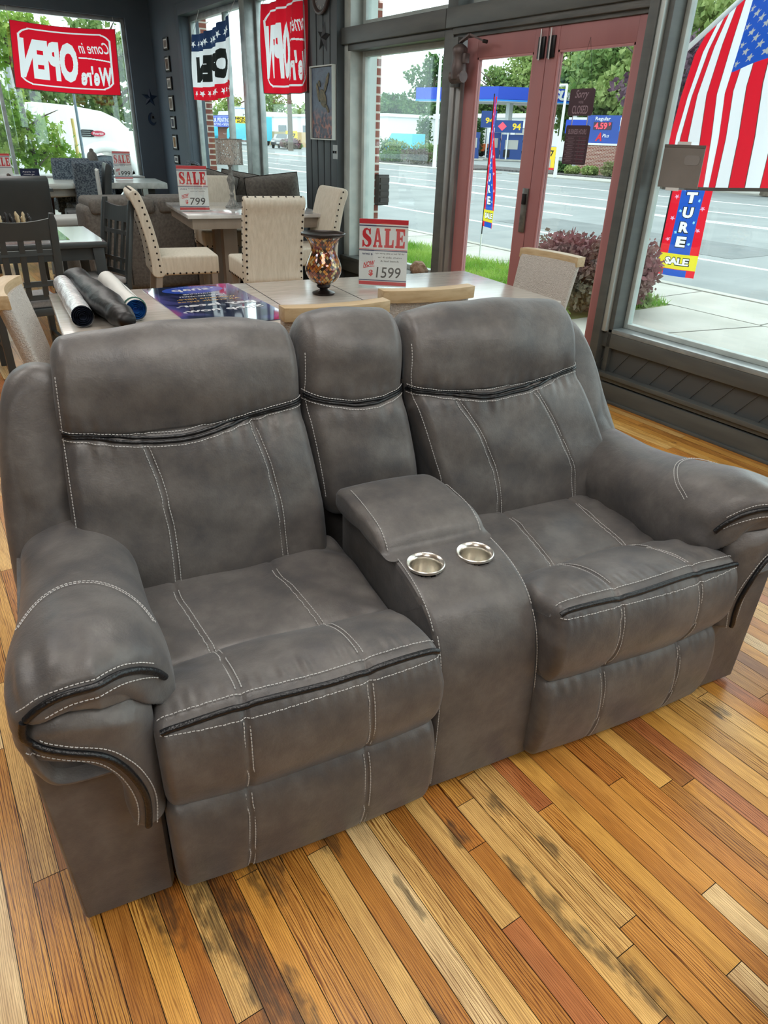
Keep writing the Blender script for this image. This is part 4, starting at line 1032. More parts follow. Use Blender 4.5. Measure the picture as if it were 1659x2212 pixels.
# ---------------- SALE signs in acrylic stands
def sale_sign(label, loc, rz, w, h, price, notes, tilt=0):
    t = thing('sale_sign', label, 'sign', loc, rz, 'red and white sale signs')
    fr = MB().box((0, .002, h / 2 + .006), (w, .004, h)); sheet = fr.build('sign_card', M_signw, t)
    MB().b2((-w / 2 - .003, -.002, .001), (w / 2 + .003, -.0035, h + .009)).build('acrylic_front', M_acr, t)
    MB().b2((-w / 2 - .003, -.03, 0), (w / 2 + .003, .03, .003)).build('acrylic_foot', M_acr, t)
    pl = lambda x, y: (x, -.0005 + 0, .006 + y)
    def bar_(y0, y1, m_): polypart([(-w / 2, y0 * h), (w / 2, y0 * h), (w / 2, y1 * h), (-w / 2, y1 * h)], m_, sheet, lambda x, y: (x, -.0004, .006 + y), 'printed_band')
    bar_(.93, 1.0, M_signr); bar_(.895, .912, M_signb); bar_(.555, .563, M_signr); bar_(.535, .548, M_signb); bar_(.085, .10, M_signb); bar_(.02, .075, M_signr)
    V, F = slab_word('SALE', w * .88, h * .28); V[:, 1] += h * .73; flatpart(V, F, M_signr, sheet, lambda x, y: (x, -.0006, .006 + y))
    tp_ = lambda x, y: (x, -.0006, .006 + y)
    textpart('WAS $', -w * .33, h * .485, w * .22, h * .035, M_signb, sheet, tp_, bold=.02)
    textpart('NOW', -w * .29, h * .34, w * .24, h * .075, M_signr, sheet, lambda x, y: (x, -.0006, .006 + y + (x + w * .29) * .22), bold=.03, shear=.2)
    polypart([(-w * .42, h * .27), (-w * .18, h * .305), (-w * .17, h * .315), (-w * .40, h * .285)], M_signr, sheet, tp_, 'underline')
    textpart('$', -w * .25, h * .20, w * .09, h * .10, M_signr, sheet, tp_, bold=.04)
    textpart(price, w * .12, h * .215, w * .52, h * .165, M_ink, sheet, tp_, bold=.005, shear=.1)
    for i, s in enumerate(notes): textpart(s, w * .14, h * (.50 - i * .055), w * (.62 - i * .12), h * .026, M_ink, sheet, tp_, name='handwriting')
    return t
sale_sign('large sale sign priced 1599 on the oak table beside the mosaic vase', (-3.535, 2.325, .76), math.radians(50), .282, .37, '1599', ('Light dining table w/ leaf, 78"-96"', 'w/ 4 side chairs', '& leaf bench'))
sale_sign('sale sign priced 799 on the marble table beside the lamp', (-6.50, 2.25, .91), math.radians(76), .255, .36, '799', ('For trestle base & 4 counter chairs', 'table w/ marble'))
sale_sign('small sale sign priced 999 on the concrete-topped table by the left window', (-10.87, 2.79, .91), math.radians(80), .235, .345, '999', ('table & chairs', ''))
sale_sign('sale sign cut off by the left edge of the photo, at the left window', (-10.9, 1.28, .86), math.radians(80), .235, .345, '', ('',))

# ---------------- marble table with nailhead chairs, lamp
MC = Vector((-6.72, 2.80, 0)); MR = math.radians(-9)
t = thing('counter_table', 'square counter-height table with white marble top and greige wooden base', 'table', MC, MR)
MB().box((0, 0, .895), (1.22, 1.26, .03)).build('tabletop', M_marble, t, bevel=.003)
MB().box((0, 0, .835), (1.14, 1.18, .09)).build('apron', M_gleg, t, bevel=.004)
for sx_ in (-1, 1):
    for sy in (-1, 1): MB().box((sx_ * .20, sy * .20, .42), (.13, .13, .76)).build('pedestal_post', M_gleg, t, bevel=.005)
MB().box((0, 0, .06), (.85, .85, .08)).build('plinth', M_gleg, t, bevel=.01)
nc = nail_chair(); nc.location = (-5.42, 2.42, 0); nc.rotation_euler.z = math.radians(-90 - 8)
nc['label'] = 'cream linen counter chair with nailheads, its back towards the camera, right of the table front'; nc['group'] = 'cream nailhead counter chairs'
dup(nc, (-5.98, 1.90, 0), math.radians(180 - 10), 'cream linen nailhead counter chair seen in profile at the left of the marble table')
dup(nc, (-6.00, 3.05, 0), math.radians(-4), 'cream linen nailhead counter chair at the right of the marble table by the boarded pillar')
dup(nc, (-7.35, 2.80, 0), math.radians(90 - 9), 'cream linen counter chair on the far side of the marble table behind the lamp')
M_pewter = pm('distressed_pewter', (.16, .16, .15), .5, .4, c2=(.30, .30, .28), scale=40, bump=.6, bscale=60)
lp = thing('table_lamp', 'ornate pewter table lamp with pierced metal drum shade on the marble table', 'lamp', (-6.73, 2.70, .91))
lp.scale = (.72, .72, .93)
MB().lathe([(.10, 0), (.105, .01), (.09, .022), (.055, .035)], (0, 0, 0), 4).build('base', M_pewter, lp, rz=pi / 4)
m = MB(); rows = []
for r, z in spline([(.075, .025), (.045, .06), (.022, .10), (.028, .125), (.016, .15), (.028, .18), (.030, .20), (.042, .24), (.050, .265), (.038, .285), (.028, .30), (.022, .345), (.018, .37), (.032, .40), (.026, .425), (.018, .45)], 70):
    rows.append([(r * (1 + .09 * math.cos(12 * a)) * math.cos(a), r * (1 + .09 * math.cos(12 * a)) * math.sin(a), z) for a in np.linspace(0, 2 * pi, 72, endpoint=False)])
m.grid(np.array(rows), closed=True, cap=True).build('stem', M_pewter, lp, smooth=60)
def pierced():
    m, nt, b = _new('pierced_metal'); L = nt.links.new
    b.inputs['Base Color'].default_value = (.45, .42, .38, 1); b.inputs['Metallic'].default_value = .5; b.inputs['Roughness'].default_value = .5
    tc = N(nt, 'ShaderNodeTexCoord'); v = N(nt, 'ShaderNodeTexNoise', Scale=34, Detail=1, Distortion=2.2); L(tc.outputs['Object'], v.inputs['Vector'])
    g = N(nt, 'ShaderNodeMath'); g.operation = 'GREATER_THAN'; L(v.outputs['Fac'], g.inputs[0]); g.inputs[1].default_value = .55
    tr = N(nt, 'ShaderNodeBsdfTransparent'); mx = nt.nodes.new('ShaderNodeMixShader'); L(g.outputs[0], mx.inputs[0]); L(b.outputs[0], mx.inputs[1]); L(tr.outputs[0], mx.inputs[2])
    o = [n for n in nt.nodes if n.type == 'OUTPUT_MATERIAL'][0]; L(mx.outputs[0], o.inputs[0]); return m
m = MB(); m.lathe([(.168, .40), (.168, .62), (.166, .62), (.166, .40)], (0, 0, 0), 64); m.f = m.f[:-2]; sh = m.build('shade', pierced(), lp, smooth=60)
for z in (.40, .62): MB().tube([(.169 * math.cos(a), .169 * math.sin(a), z) for a in np.linspace(0, 2 * pi, 49)], .004, 6, cap=False).build('shade_rim', M_pewter, sh)
MB().tube([(0, 0, .44), (0, 0, .62)], .006).bar((-.166, 0, .61), (.166, 0, .61), .005).build('harp', M_pewter, lp)

# ---------------- grey sectional behind the marble table
t = thing('sectional_sofa', 'grey-brown chenille sectional sofa behind the marble table', 'sofa', (-8.6, 2.6, 0), 0)
MB().b2((.45, -1.05, .04), (.92, 1.05, .86)).build('back', M_gsofa, t, bevel=.07, seg=5)
MB().b2((-.55, -1.05, .04), (.45, 1.05, .42)).build('seat_base', M_gsofa, t, bevel=.03, seg=3)
MB().b2((-.55, .75, .04), (.92, 1.1, .80)).build('back', M_gsofa, t, bevel=.07, seg=5)
for y in (-1.0, -.33, .34): MB().b2((.40, y, .78), (.95, y + .64, .93)).build('back_cushion', M_gsofa, t, bevel=.06, seg=5)
for y in (-.68, 0.02): MB().b2((.925, y - .004, .1), (.932, y + .004, .8)).build('seam', pm('dark_seam', (.03, .03, .03), .9), t)
def pillow(name, label, loc, rot, w, h, th, mat, edge=None, group=None):
    m = MB(); rows = []; n = 22
    for s in (1, -1):
        g = []
        for i in range(n + 1):
            row = []
            for j in range(n + 1):
                u = i / n * 2 - 1; v = j / n * 2 - 1; f = (1 - u ** 4) * (1 - v ** 4)
                row.append((u * w / 2 * (1 - .06 * (1 - v * v) * 0 - .05 * v * v * 0), s * th / 2 * max(0, f) ** .55, v * h / 2))
            g.append(row)
        m.grid(np.array(g))
    t = thing(name, label, 'cushion', loc, 0, group); t.rotation_euler = rot
    m.build('cover', mat, t, smooth=80)
    if edge: MB().tube([(-w / 2, 0, -h / 2), (w / 2, 0, -h / 2), (w / 2, 0, h / 2), (-w / 2, 0, h / 2), (-w / 2, 0, -h / 2)], .006, 6).build('piping', edge, t)
    return t
pillow('scatter_cushion', 'grey cushion with dark piping on the sectional, left of the lamp', (-7.9, 2.95, 1.0), (math.radians(10), .25, math.radians(82)), .52, .36, .16, M_gsofa, M_nail, 'piped sectional cushions')
pillow('scatter_cushion', 'grey cushion with dark piping on the sectional, right behind the lamp', (-7.95, 3.28, .99), (math.radians(8), .15, math.radians(80)), .42, .34, .16, M_gsofa, M_nail, 'piped sectional cushions')
pillow('scatter_cushion', 'large grey piped cushion nearest the window on the sectional', (-7.65, 3.55, .97), (math.radians(8), -.12, math.radians(70)), .58, .36, .22, M_gsofa, M_nail, 'piped sectional cushions')

# ---------------- dark table with inset glass and lattice chairs
t = thing('dining_table', 'charcoal dining table with a glass inset top at the left', 'table', (-6.55, .42, 0), math.radians(-3))
MB().b2((-.53, -1.0, .715), (.50, .95, .755)).build('tabletop', M_dark, t, bevel=.01)
MB().b2((-.53, -.99, .755), (.48, .94, .760)).build('top_surface', pm('mauve_grey_top', (.30, .27, .29), .12, c2=(.36, .33, .34), scale=6, coat=.8), t)
MB().b2((-.36, -.75, .760), (.34, .70, .7625)).build('glass_inset', pm('mirror_glass', (.55, .62, .60), .03, 1), t)
for x in (-.46, .43): MB().b2((x - .015, -.92, .62), (x + .015, .88, .715)).build('apron', M_dark, t)
for y in (-.92, .88): MB().b2((-.44, y - .015, .62), (.42, y + .015, .715)).build('apron', M_dark, t)
for x in (-.46, .43):
    for y in (-.92, .88): MB().bar((x, y, .71), (x * 1.04, y * 1.03, 0), .085, w2=.06).build('leg', M_dark, t, bevel=.004)
lc = lattice_chair(); lc.location = (-5.42, .60, 0); lc.rotation_euler.z = math.radians(-90 + 4)
lc['label'] = 'charcoal lattice-back chair nearest the left edge, its back to the camera'; lc['group'] = 'charcoal lattice-back chairs'
dup(lc, (-6.02, 1.18, 0), math.radians(14), 'charcoal lattice-back chair seen edge-on at the right end of the dark table')
dup(lc, (-7.55, .2, 0), math.radians(90), 'charcoal lattice-back chair on the far side of the dark table')
# chess set
cb = thing('chess_board', 'wooden chess box on the dark table behind the lattice chair', 'chess board', (-6.62, .72, .763), .1)
MB().box((0, 0, .03), (.40, .40, .055)).build('box', pm('walnut_box', (.13, .06, .03), .4), cb, bevel=.004)
m = MB()
for i in range(8):
    for j in range(8):
        if (i + j) % 2: m.box((-.16 + i * .0457, -.16 + j * .0457, .0582), (.0457, .0457, .001))
m.build('squares', pm('pale_squares', (.5, .4, .25), .4), cb)
cpm = [pm('ivory_chessman', (.55, .45, .28), .45), pm('black_chessman', (.02, .02, .022), .4)]
first = {}
for i in range(16):
    k = 0 if i % 4 in (1, 2) else 1; kind = i % 3
    r_, c_ = divmod(i, 8)
    loc = Matrix.Rotation(.1, 3, 'Z') @ Vector((.10 + r_ * .0457 + .006 * (i % 2), -.15 + c_ * .043, .0585)) + Vector((-6.62, .72, .763))
    colr = 'ivory' if k == 0 else 'black'; hh = [.085, .105, .12][kind]
    key = (k, kind); lab = f'{colr} carved chessman standing on the wooden chess box'
    if key not in first:
        o = MB().lathe([(.017, 0), (.018, .006), (.012, .014), (.010, hh * .45), (.014, hh * .55), (.010, hh * .7), (.013, hh * .85), (.004, hh)], (0, 0, 0), 14).build('chessman', cpm[k], smooth=60); first[key] = o
    else: o = first[key].copy(); COL.objects.link(o)
    o.location = loc; tag(o, lab, 'chess piece', f'{colr} chessmen on the box')
# ---------------- far left group
bch = block_chair(M_dark, .60, .48, .50, name='panel_back_chair'); bch.location = (-8.45, 1.08, 0); bch.rotation_euler.z = math.radians(-86)
tag(bch, 'broad charcoal counter chair with solid panel back, left of the round table', 'chair')
b2_ = block_chair(M_dark, .50, .44, .46, name='panel_back_chair'); b2_.location = (-8.3, .35, 0); b2_.rotation_euler.z = math.radians(-80)
tag(b2_, 'lower charcoal panel-back chair at the left edge behind the chessmen', 'chair')
t = thing('round_table', 'white round counter table behind the charcoal panel-back chair', 'table', (-10.75, 1.72, 0))
MB().lathe([(.50, .84), (.55, .845), (.56, .88), (.55, .905), (.0, .91)], (0, 0, 0), 64).build('tabletop', pm('off_white_top', (.55, .60, .58), .25), t, smooth=50)
MB().lathe([(.44, .74), (.46, .76), (.46, .84)], (0, 0, 0), 64).build('apron', pm('pale_grey_paint', (.42, .46, .46), .5), t, smooth=50)
MB().lathe([(.25, 0), (.22, .04), (.07, .10), (.06, .40), (.09, .70), (.2, .76)], (0, 0, 0), 32).build('pedestal', pm('mahogany_stain', (.06, .03, .03), .4), t, smooth=50)
bl = block_chair(M_blueb, .62, .52, .50); bl.location = (-11.3, 2.10, 0); bl.rotation_euler.z = math.radians(-80)
tag(bl, 'blue-grey boucle counter chair behind the white round table', 'chair', group='blue-grey boucle counter chairs')
dup(bl, (-10.55, 2.23, 0), math.radians(-84), 'blue-grey boucle counter chair in front of the concrete-topped table')
dup(bl, (-10.65, 3.42, 0), math.radians(-5), 'blue-grey boucle counter chair in the corner by the slate wall')
t = thing('counter_table', 'concrete-topped counter table by the left window under the 999 sign', 'table', (-10.72, 2.78, 0), math.radians(-8))
MB().box((0, 0, .875), (1.0, .92, .07)).build('tabletop', M_concrete, t, bevel=.004)
for sy in (-1, 1): MB().box((0, sy * .28, .42), (.5, .09, .84)).build('trestle', M_dark, t)
M_vin = pm('white_seat_vinyl', (.50, .52, .50), .5)
t = thing('counter_stool', 'backless counter stool with pale grey padded seat left of the sectional', 'stool', (-9.05, 1.62, 0), math.radians(8))
MB().box((0, 0, .60), (.44, .42, .09)).build('seat', M_vin, t, bevel=.035, seg=4); MB().box((0, 0, .53), (.38, .36, .06)).build('seat_frame', M_dark, t)
for sx_ in (-1, 1):
    for sy in (-1, 1): MB().bar((sx_ * .16, sy * .15, .52), (sx_ * .19, sy * .18, 0), .045).build('leg', M_dark, t)
# charcoal padded chair seen edge-on beside the blue chair
o = block_chair(M_dark, .62, .52, .42, name='padded_back_chair'); o.location = (-9.75, 2.02, 0); o.rotation_euler.z = math.radians(-8)
MB().prism([(.15, .72), (.15, 1.08), (.17, 1.10), (.17, .74)], -.17, .17, 'x').build('back_pad', MATS['white_seat_vinyl'], o)
tag(o, 'slim charcoal chair with white back pad, edge-on beside the sectional', 'chair')
# black lidded pot and dried stems at the marble table's left
t = thing('black_vase', 'small black vase with dried stems behind the 799 sign', 'vase', (-7.12, 2.42, .91))
t.scale = (.5, .5, .55)
MB().lathe([(.07, 0), (.10, .08), (.09, .16), (.05, .20)], (0, 0, 0), 24).build('pot', M_black, t, smooth=60)
rn = random.Random(3); m = MB()
for i in range(16):
    a = rn.random() * 6.28; m.tube([(0, 0, .15), (.06 * math.cos(a), .06 * math.sin(a), .30 + rn.random() * .1)], .003, 5)
o = m.build('dried_stems', pm('dried_stem', (.4, .32, .2), .8), t); o['kind'] = 'stuff'
# dark leaflet, small sculpture, buddha bust on the window ledge
t = thing('leaflet_stand', 'navy leaflet standing on the small dark display table by the left window', 'leaflet', (-9.55, 1.40, .905), math.radians(82))
MB().box((0, 0, .10), (.20, .006, .20)).build('leaflet', pm('navy_print', (.012, .02, .06), .3), t)
MB().box((0, .0, .003), (.21, .06, .005)).build('stand_foot', M_acr, t)
for i, (s, c_) in enumerate((('Apply in', P_white), ('minutes, get', P_white), ('a decision in', P_gold), ('seconds.', P_gold))): textpart(s, 0, .165 - i * .027, .13 - .02 * (i % 2), .016, c_, [c for c in t.children][0], lambda x, y: (x - .01, -.0035, y))
t = thing('display_table', 'small dark display table carrying the navy leaflet and the carved bird', 'table', (-9.7, 1.2, 0))
MB().box((0, 0, .885), (.5, .8, .035)).build('tabletop', M_dark, t)
for sx_ in (-1, 1):
    for sy in (-1, 1): MB().box((sx_ * .2, sy * .34, .435), (.05, .05, .87)).build('leg', M_dark, t)
t = thing('carved_bird', 'small carved wooden bird on the dark display table', 'figurine', (-9.6, 1.18, .903), .5)
m = MB(); m.lathe([(.0, 0), (.05, .01), (.06, .04), (.04, .08), (.02, .12), (.018, .14), (.0, .15)], (0, 0, 0), 18); m.build('body', pm('dark_carved_wood', (.06, .04, .03), .5), t, smooth=60)
MB().tube([(0, 0, .14), (.05, 0, .13)], [.012, .002], 8).build('beak', MATS['dark_carved_wood'], t)
bd = thing('buddha_bust', 'grey stone buddha bust in front of the left window', 'statue', (-11.75, 2.60, .93), math.radians(80))
M_stone = pm('weathered_stone', (.20, .19, .17), .8, c2=(.13, .125, .11), scale=18, bump=.4)
MB().lathe([(.12, -.02), (.135, .02), (.13, .05), (.09, .085), (.04, .10), (.036, .13)], (0, 0, 0), 28).build('shoulders', M_stone, bd, smooth=60)
m = MB(); rows = []
for r, z in spline([(.03, .11), (.055, .14), (.066, .18), (.07, .215), (.068, .25), (.055, .28), (.035, .295), (.030, .305), (.030, .32), (.018, .335), (.002, .34)], 30):
    row = []
    for a in np.linspace(0, 2 * pi, 32, endpoint=False):
        x, y = r * math.cos(a), r * math.sin(a) * 1.08
        if y < 0: y -= .012 * math.exp(-(x / .012) ** 2) * math.exp(-((z - .19) / .02) ** 2)
        row.append((x, y, z))
    rows.append(row)
m.grid(np.array(rows), closed=True, cap=True).build('head', M_stone, bd, smooth=60)
for s in (-1, 1): MB().lathe([(.001, -.03), (.010, -.02), (.008, .02), (.001, .03)], (s * .07, .01, .185), 10).build('ear', M_stone, bd, smooth=60)
t = thing('window_ledge_table', 'narrow pale ledge under the left window carrying the buddha bust', 'table', (-11.85, 2.3, 0))
MB().b2((-.2, -1.3, .88), (.2, 1.0, .91)).build('tabletop', MATS['pale_grey_paint'], t)
for y in (-1.2, .9): MB().b2((-.17, y - .03, 0), (.17, y + .03, .88)).build('trestle', M_dark, t)

# ---------------- wall decor
def star3(label, loc, R, mat, axis, depth=.03, rot=0):
    t = thing('barn_star', label, 'wall decoration', loc)
    pts = star2d(R, rot=rot, k=.40); V = [((0, -depth, 0) if axis == 'y' else (depth, 0, 0))]
    for x, z in pts: V.append((x, 0, z) if axis == 'y' else (0, x, z))
    MB().add(V, [(0, i + 1, (i + 1) % 10 + 1) for i in range(10)]).add(V[1:], [tuple(range(10))]).build('star', mat, t); return t
star3('black five-point barn star on the boarded pillar', (-6.70, FY - .10, 2.33), .125, pm('black_tin', (.018, .022, .028), .45, .3), 'y', rot=.15)
star3('dark blue five-point star on the slate wall beside the left window', (LX + .004, 3.66, 1.955), .125, pm('navy_tin', (.012, .03, .07), .45, .2), 'x', rot=.05)
t = thing('moon_ornament', 'small dark crescent moon ornament below the blue star', 'wall decoration', (LX + .012, 3.66, 1.68))
out = [(.062 * math.cos(a), .085 * math.sin(a)) for a in np.linspace(pi * .5, pi * 1.75, 18)]; inn = [(.018 + .05 * math.cos(a), .012 + .066 * math.sin(a)) for a in np.linspace(pi * 1.72, pi * .55, 16)]
MB().prism(out + inn, -.008, .008, 'x').build('crescent', MATS['navy_tin'], t)
MB().box((.006, .012, .02), (.01, .03, .03)).build('bell', M_nail, t)
# pictures in a column beside the first window
zs = [(2.68, 2.53), (2.46, 2.27), (2.21, 2.05), (1.98, 1.78), (1.72, 1.55), (1.48, 1.28), (1.21, 1.09)]
nm = ['topmost', 'second from the top', 'third from the top', 'middle', 'third from the bottom', 'second from the bottom', 'lowest']
pcs = [(.30, .24, .22), (.16, .10, .07), (.34, .36, .34), (.25, .2, .16), (.10, .10, .14), (.35, .20, .08), (.22, .22, .24)]
for i, (za, zb) in enumerate(zs):
    h = za - zb; w = .20
    t = thing('small_picture', f'small black-framed picture on the slate wall, {nm[i]} of the column of seven', 'picture', (-11.48 - i * .003, FY - .012, (za + zb) / 2), 0, 'small framed pictures in a column')
    fr = MB().b2((-w / 2, -.01, -h / 2), (w / 2, .01, h / 2)).build('picture_frame', M_black, t, bevel=.003)
    MB().b2((-w / 2 + .03, -.012, -h / 2 + .02), (w / 2 - .03, -.009, h / 2 - .02)).build('mat_board', M_white, t)
    MB().b2((-w / 2 + .045, -.0135, -h / 2 + .035), (w / 2 - .045, -.011, h / 2 - .035)).build('print', pm('small_print_%s' % 'abcdefg'[i], pcs[i], .5, c2=tuple(c * .3 for c in pcs[i]), scale=22), t)
# clock
t = thing('wall_clock', 'round wall clock with dark rim at the top of the boarded pillar', 'clock', (-6.72, FY - .10, 2.66))
m = MB(); ring = []
for r, y in ((.155, 0), (.16, -.025), (.148, -.035), (.128, -.028), (.122, -.012)): ring.append([(r * math.cos(a), y, r * math.sin(a)) for a in np.linspace(0, 2 * pi, 64, endpoint=False)])
m.grid(np.array(ring), closed=True).build('rim', pm('clock_rim', (.06, .045, .045), .35), t, smooth=60)
dl = MB().prism([(.125 * math.cos(a), .125 * math.sin(a)) for a in np.linspace(0, 2 * pi, 48, endpoint=False)], -.012, -.009, 'y').build('dial', pm('grey_dial', (.16, .17, .18), .5), t)
mk = MB()
for i in range(12):
    a = i * pi / 6; MB().bar((.095 * math.sin(a), -.014, .095 * math.cos(a)), (.112 * math.sin(a), -.014, .112 * math.cos(a)), .006, .002).build('hour_mark', M_signw, dl)
MB().bar((0, -.016, -.01), (.03, -.016, .06), .006, .002).build('hour_hand', M_signw, t); MB().bar((0, -.018, -.015), (-.01, -.018, .09), .004, .002).build('minute_hand', M_signw, t)
# sea turtle painting (plain relief of a swimming turtle)
t = thing('turtle_painting', 'tall textured sea turtle painting in a white float frame on the pillar', 'painting', (-6.70, FY - .11, 1.81))
def sea():
    m, nt, b = _new('sea_paint'); L = nt.links.new
    tc = N(nt, 'ShaderNodeTexCoord'); n = N(nt, 'ShaderNodeTexNoise', Scale=9, Detail=6, Distortion=1.2); L(tc.outputs['Object'], n.inputs['Vector'])
    sx2 = N(nt, 'ShaderNodeSeparateXYZ'); L(tc.outputs['Object'], sx2.inputs[0])
    r = N(nt, 'ShaderNodeValToRGB'); e = r.color_ramp.elements; e[0].position = .35; e[0].color = (.03, .045, .09, 1); e[1].position = .7; e[1].color = (.075, .11, .17, 1)
    r2 = N(nt, 'ShaderNodeValToRGB'); e = r2.color_ramp.elements; e[0].position = .50; e[0].color = (.035, .03, .06, 1); e[1].position = .80; e[1].color = (.30, .11, .08, 1)
    L(n.outputs['Fac'], r.inputs[0]); n2 = N(nt, 'ShaderNodeTexVoronoi', Scale=26); L(tc.outputs['Object'], n2.inputs['Vector']); L(n2.outputs['Distance'], r2.inputs[0])
    mr = N(nt, 'ShaderNodeMapRange'); mr.inputs[1].default_value = -.02; mr.inputs[2].default_value = -.16; L(sx2.outputs[2], mr.inputs[0])
    mx = N(nt, 'ShaderNodeMix'); mx.data_type = 'RGBA'; L(mr.outputs[0], mx.inputs[0]); L(r.outputs[0], mx.inputs[6]); L(r2.outputs[0], mx.inputs[7]); L(mx.outputs[2], b.inputs['Base Color'])
    bp = N(nt, 'ShaderNodeBump', Strength=.8, Distance=.01); L(n.outputs['Fac'], bp.inputs['Height']); L(bp.outputs[0], b.inputs['Normal']); b.inputs['Roughness'].default_value = .4
    return m
cv = MB().b2((-.205, -.012, -.29), (.205, .01, .29)).build('canvas', sea(), t)
M_turt = pm('turtle_ochre', (.22, .20, .13), .5, c2=(.10, .11, .08), scale=40, bump=.8)
def blob(cx, cz, a, b_, rot, name):
    pts = [(cx + a * math.cos(q) * math.cos(rot) - b_ * math.sin(q) * math.sin(rot), cz + a * math.cos(q) * math.sin(rot) + b_ * math.sin(q) * math.cos(rot)) for q in np.linspace(0, 2 * pi, 24, endpoint=False)]
    MB().prism(pts, -.019, -.011, 'y').build(name, M_turt, cv, bevel=.003)
blob(.02, .04, .085, .055, -.9, 'turtle_shell'); blob(-.05, .16, .03, .022, -.9, 'turtle_head'); blob(.09, .16, .095, .022, 1.05, 'turtle_flipper'); blob(-.075, .09, .08, .02, 1.9, 'turtle_flipper'); blob(.10, -.04, .05, .016, -.8, 'turtle_flipper')
for i, (a, b_) in enumerate((((-.222, -.028, -.305), (-.212, .012, .305)), ((.212, -.028, -.305), (.222, .012, .305)), ((-.212, -.028, -.305), (.212, .012, -.295)), ((-.212, -.028, .295), (.212, .012, .305)))): MB().b2(a, b_).build('frame_bar', M_jamb, t)
# switch plate
t = thing('switch_plate', 'steel double switch plate low on the boarded pillar', 'switch', (-6.49, FY - .10, 1.405))
MB().b2((-.04, -.004, -.06), (.04, .002, .06)).build('plate', pm('steel_plate', (.32, .32, .31), .4, .5), t)
for s in (-1, 1): MB().box((s * .018, -.010, 0), (.010, .016, .022)).build('toggle', M_black, t)

# ---------------- door furniture and hanging signs
t = thing('door_closer', 'old bronze door closer with folding arm at the top left of the red door', 'door closer', (-4.64, FY - .10, 2.08))
M_cl = pm('painted_bronze', (.13, .10, .095), .45, .4, c2=(.09, .07, .07), scale=20)
MB().b2((-.16, .03, -.19), (-.10, .08, .12)).build('bracket', M_wood, t, bevel=.003)
MB().lathe([(.02, -.16), (.05, -.145), (.058, -.10), (.055, -.06), (.045, -.02), (.052, .01), (.056, .04), (.045, .055), (.02, .07)], (-.03, 0, 0), 28).build('closer_body', M_cl, t, smooth=50)
MB().tube([(-.09, 0, -.13), (.03, 0, -.13)], [.045, .038], 20).build('spring_case', M_cl, t, smooth=50)
MB().b2((.025, -.02, -.05), (.06, .02, .01)).build('adjuster', M_cl, t, bevel=.004)
MB().bar((-.03, 0, .08), (.10, -.02, .115), .028, .012).build('arm', M_cl, t); MB().bar((.10, -.02, .115), (.20, .04, .07), .024, .012).build('arm', M_cl, t)
MB().tube([(.185, .03, .075), (.215, .04, .07)], .012, 10).build('pivot', M_black, t)
# closed + hours signs on the second leaf
hy = FY - .055
M_plum = pm('dark_plum_plastic', (.055, .028, .038), .4); M_plumt = pm('faded_sign_text', (.30, .22, .26), .5)
def rr(w, h, r, n=6): 
    pts = []
    for cx, cz, a0 in ((w / 2 - r, h / 2 - r, 0), (-w / 2 + r, h / 2 - r, pi / 2), (-w / 2 + r, -h / 2 + r, pi), (w / 2 - r, -h / 2 + r, 3 * pi / 2)):
        for k in range(n + 1): pts.append((cx + r * math.cos(a0 + k * pi / 2 / n), cz + r * math.sin(a0 + k * pi / 2 / n)))
    return pts
t = thing('closed_sign', 'dark plum hanging sign reading Sorry we are closed on the red door glass', 'sign', (-3.48, hy, 1.775))
bd_ = MB().prism(rr(.20, .145, .015), -.003, .003, 'y').build('sign_board', M_plum, t)
tp_ = lambda x, y: (x, -.0036, y)
textpart('Sorry', 0, .038, .11, .055, M_plumt, bd_, tp_, shear=.35, bold=.01); textpart("WE'RE", 0, .0, .04, .014, M_plumt, bd_, tp_); textpart('CLOSED', 0, -.04, .13, .045, M_plumt, bd_, tp_, bold=.01)
MB().tube([(-.06, 0, .072), (.0, 0, .335)], .0012, 4).build('hanging_string', M_black, t); MB().tube([(.07, 0, .072), (.0, 0, .335)], .0012, 4).build('hanging_string', M_black, t)
t = thing('hours_sign', 'dark plum business hours sign hanging below the closed sign', 'sign', (-3.475, hy, 1.54))
bd_ = MB().prism(rr(.195, .22, .012), -.003, .003, 'y').build('sign_board', M_plum, t)
textpart('BUSINESS HOURS', 0, .075, .15, .028, M_plumt, bd_, tp_, bold=.01)
M_hr = pm('faded_red_text', (.22, .05, .09), .5)
for i, dname in enumerate(('MONDAY', 'TUESDAY', 'WEDNESDAY', 'THURSDAY', 'FRIDAY', 'SATURDAY', 'SUNDAY')):
    z = .038 - i * .021; textpart(dname, -.045, z, .05, .007, M_plumt, bd_, tp_); textpart('10 - 6 PM' if i < 6 else '11 - 5 PM', .048, z, .055, .009, M_hr, bd_, tp_)
    for x0_, x1_ in ((-.085, -.008), (.002, .085)):
        for zz in (z + .009, z - .009): polypart([(x0_, zz - .0004), (x1_, zz - .0004), (x1_, zz + .0004), (x0_, zz + .0004)], M_plumt, bd_, tp_, 'ruled_line')
for x in (-.06, .065):
    MB().tube([(x, 0, .105), (x, 0, .185)], .003, 6).build('hanging_chain', pm('bright_chain', (.6, .6, .6), .3, 1), t)
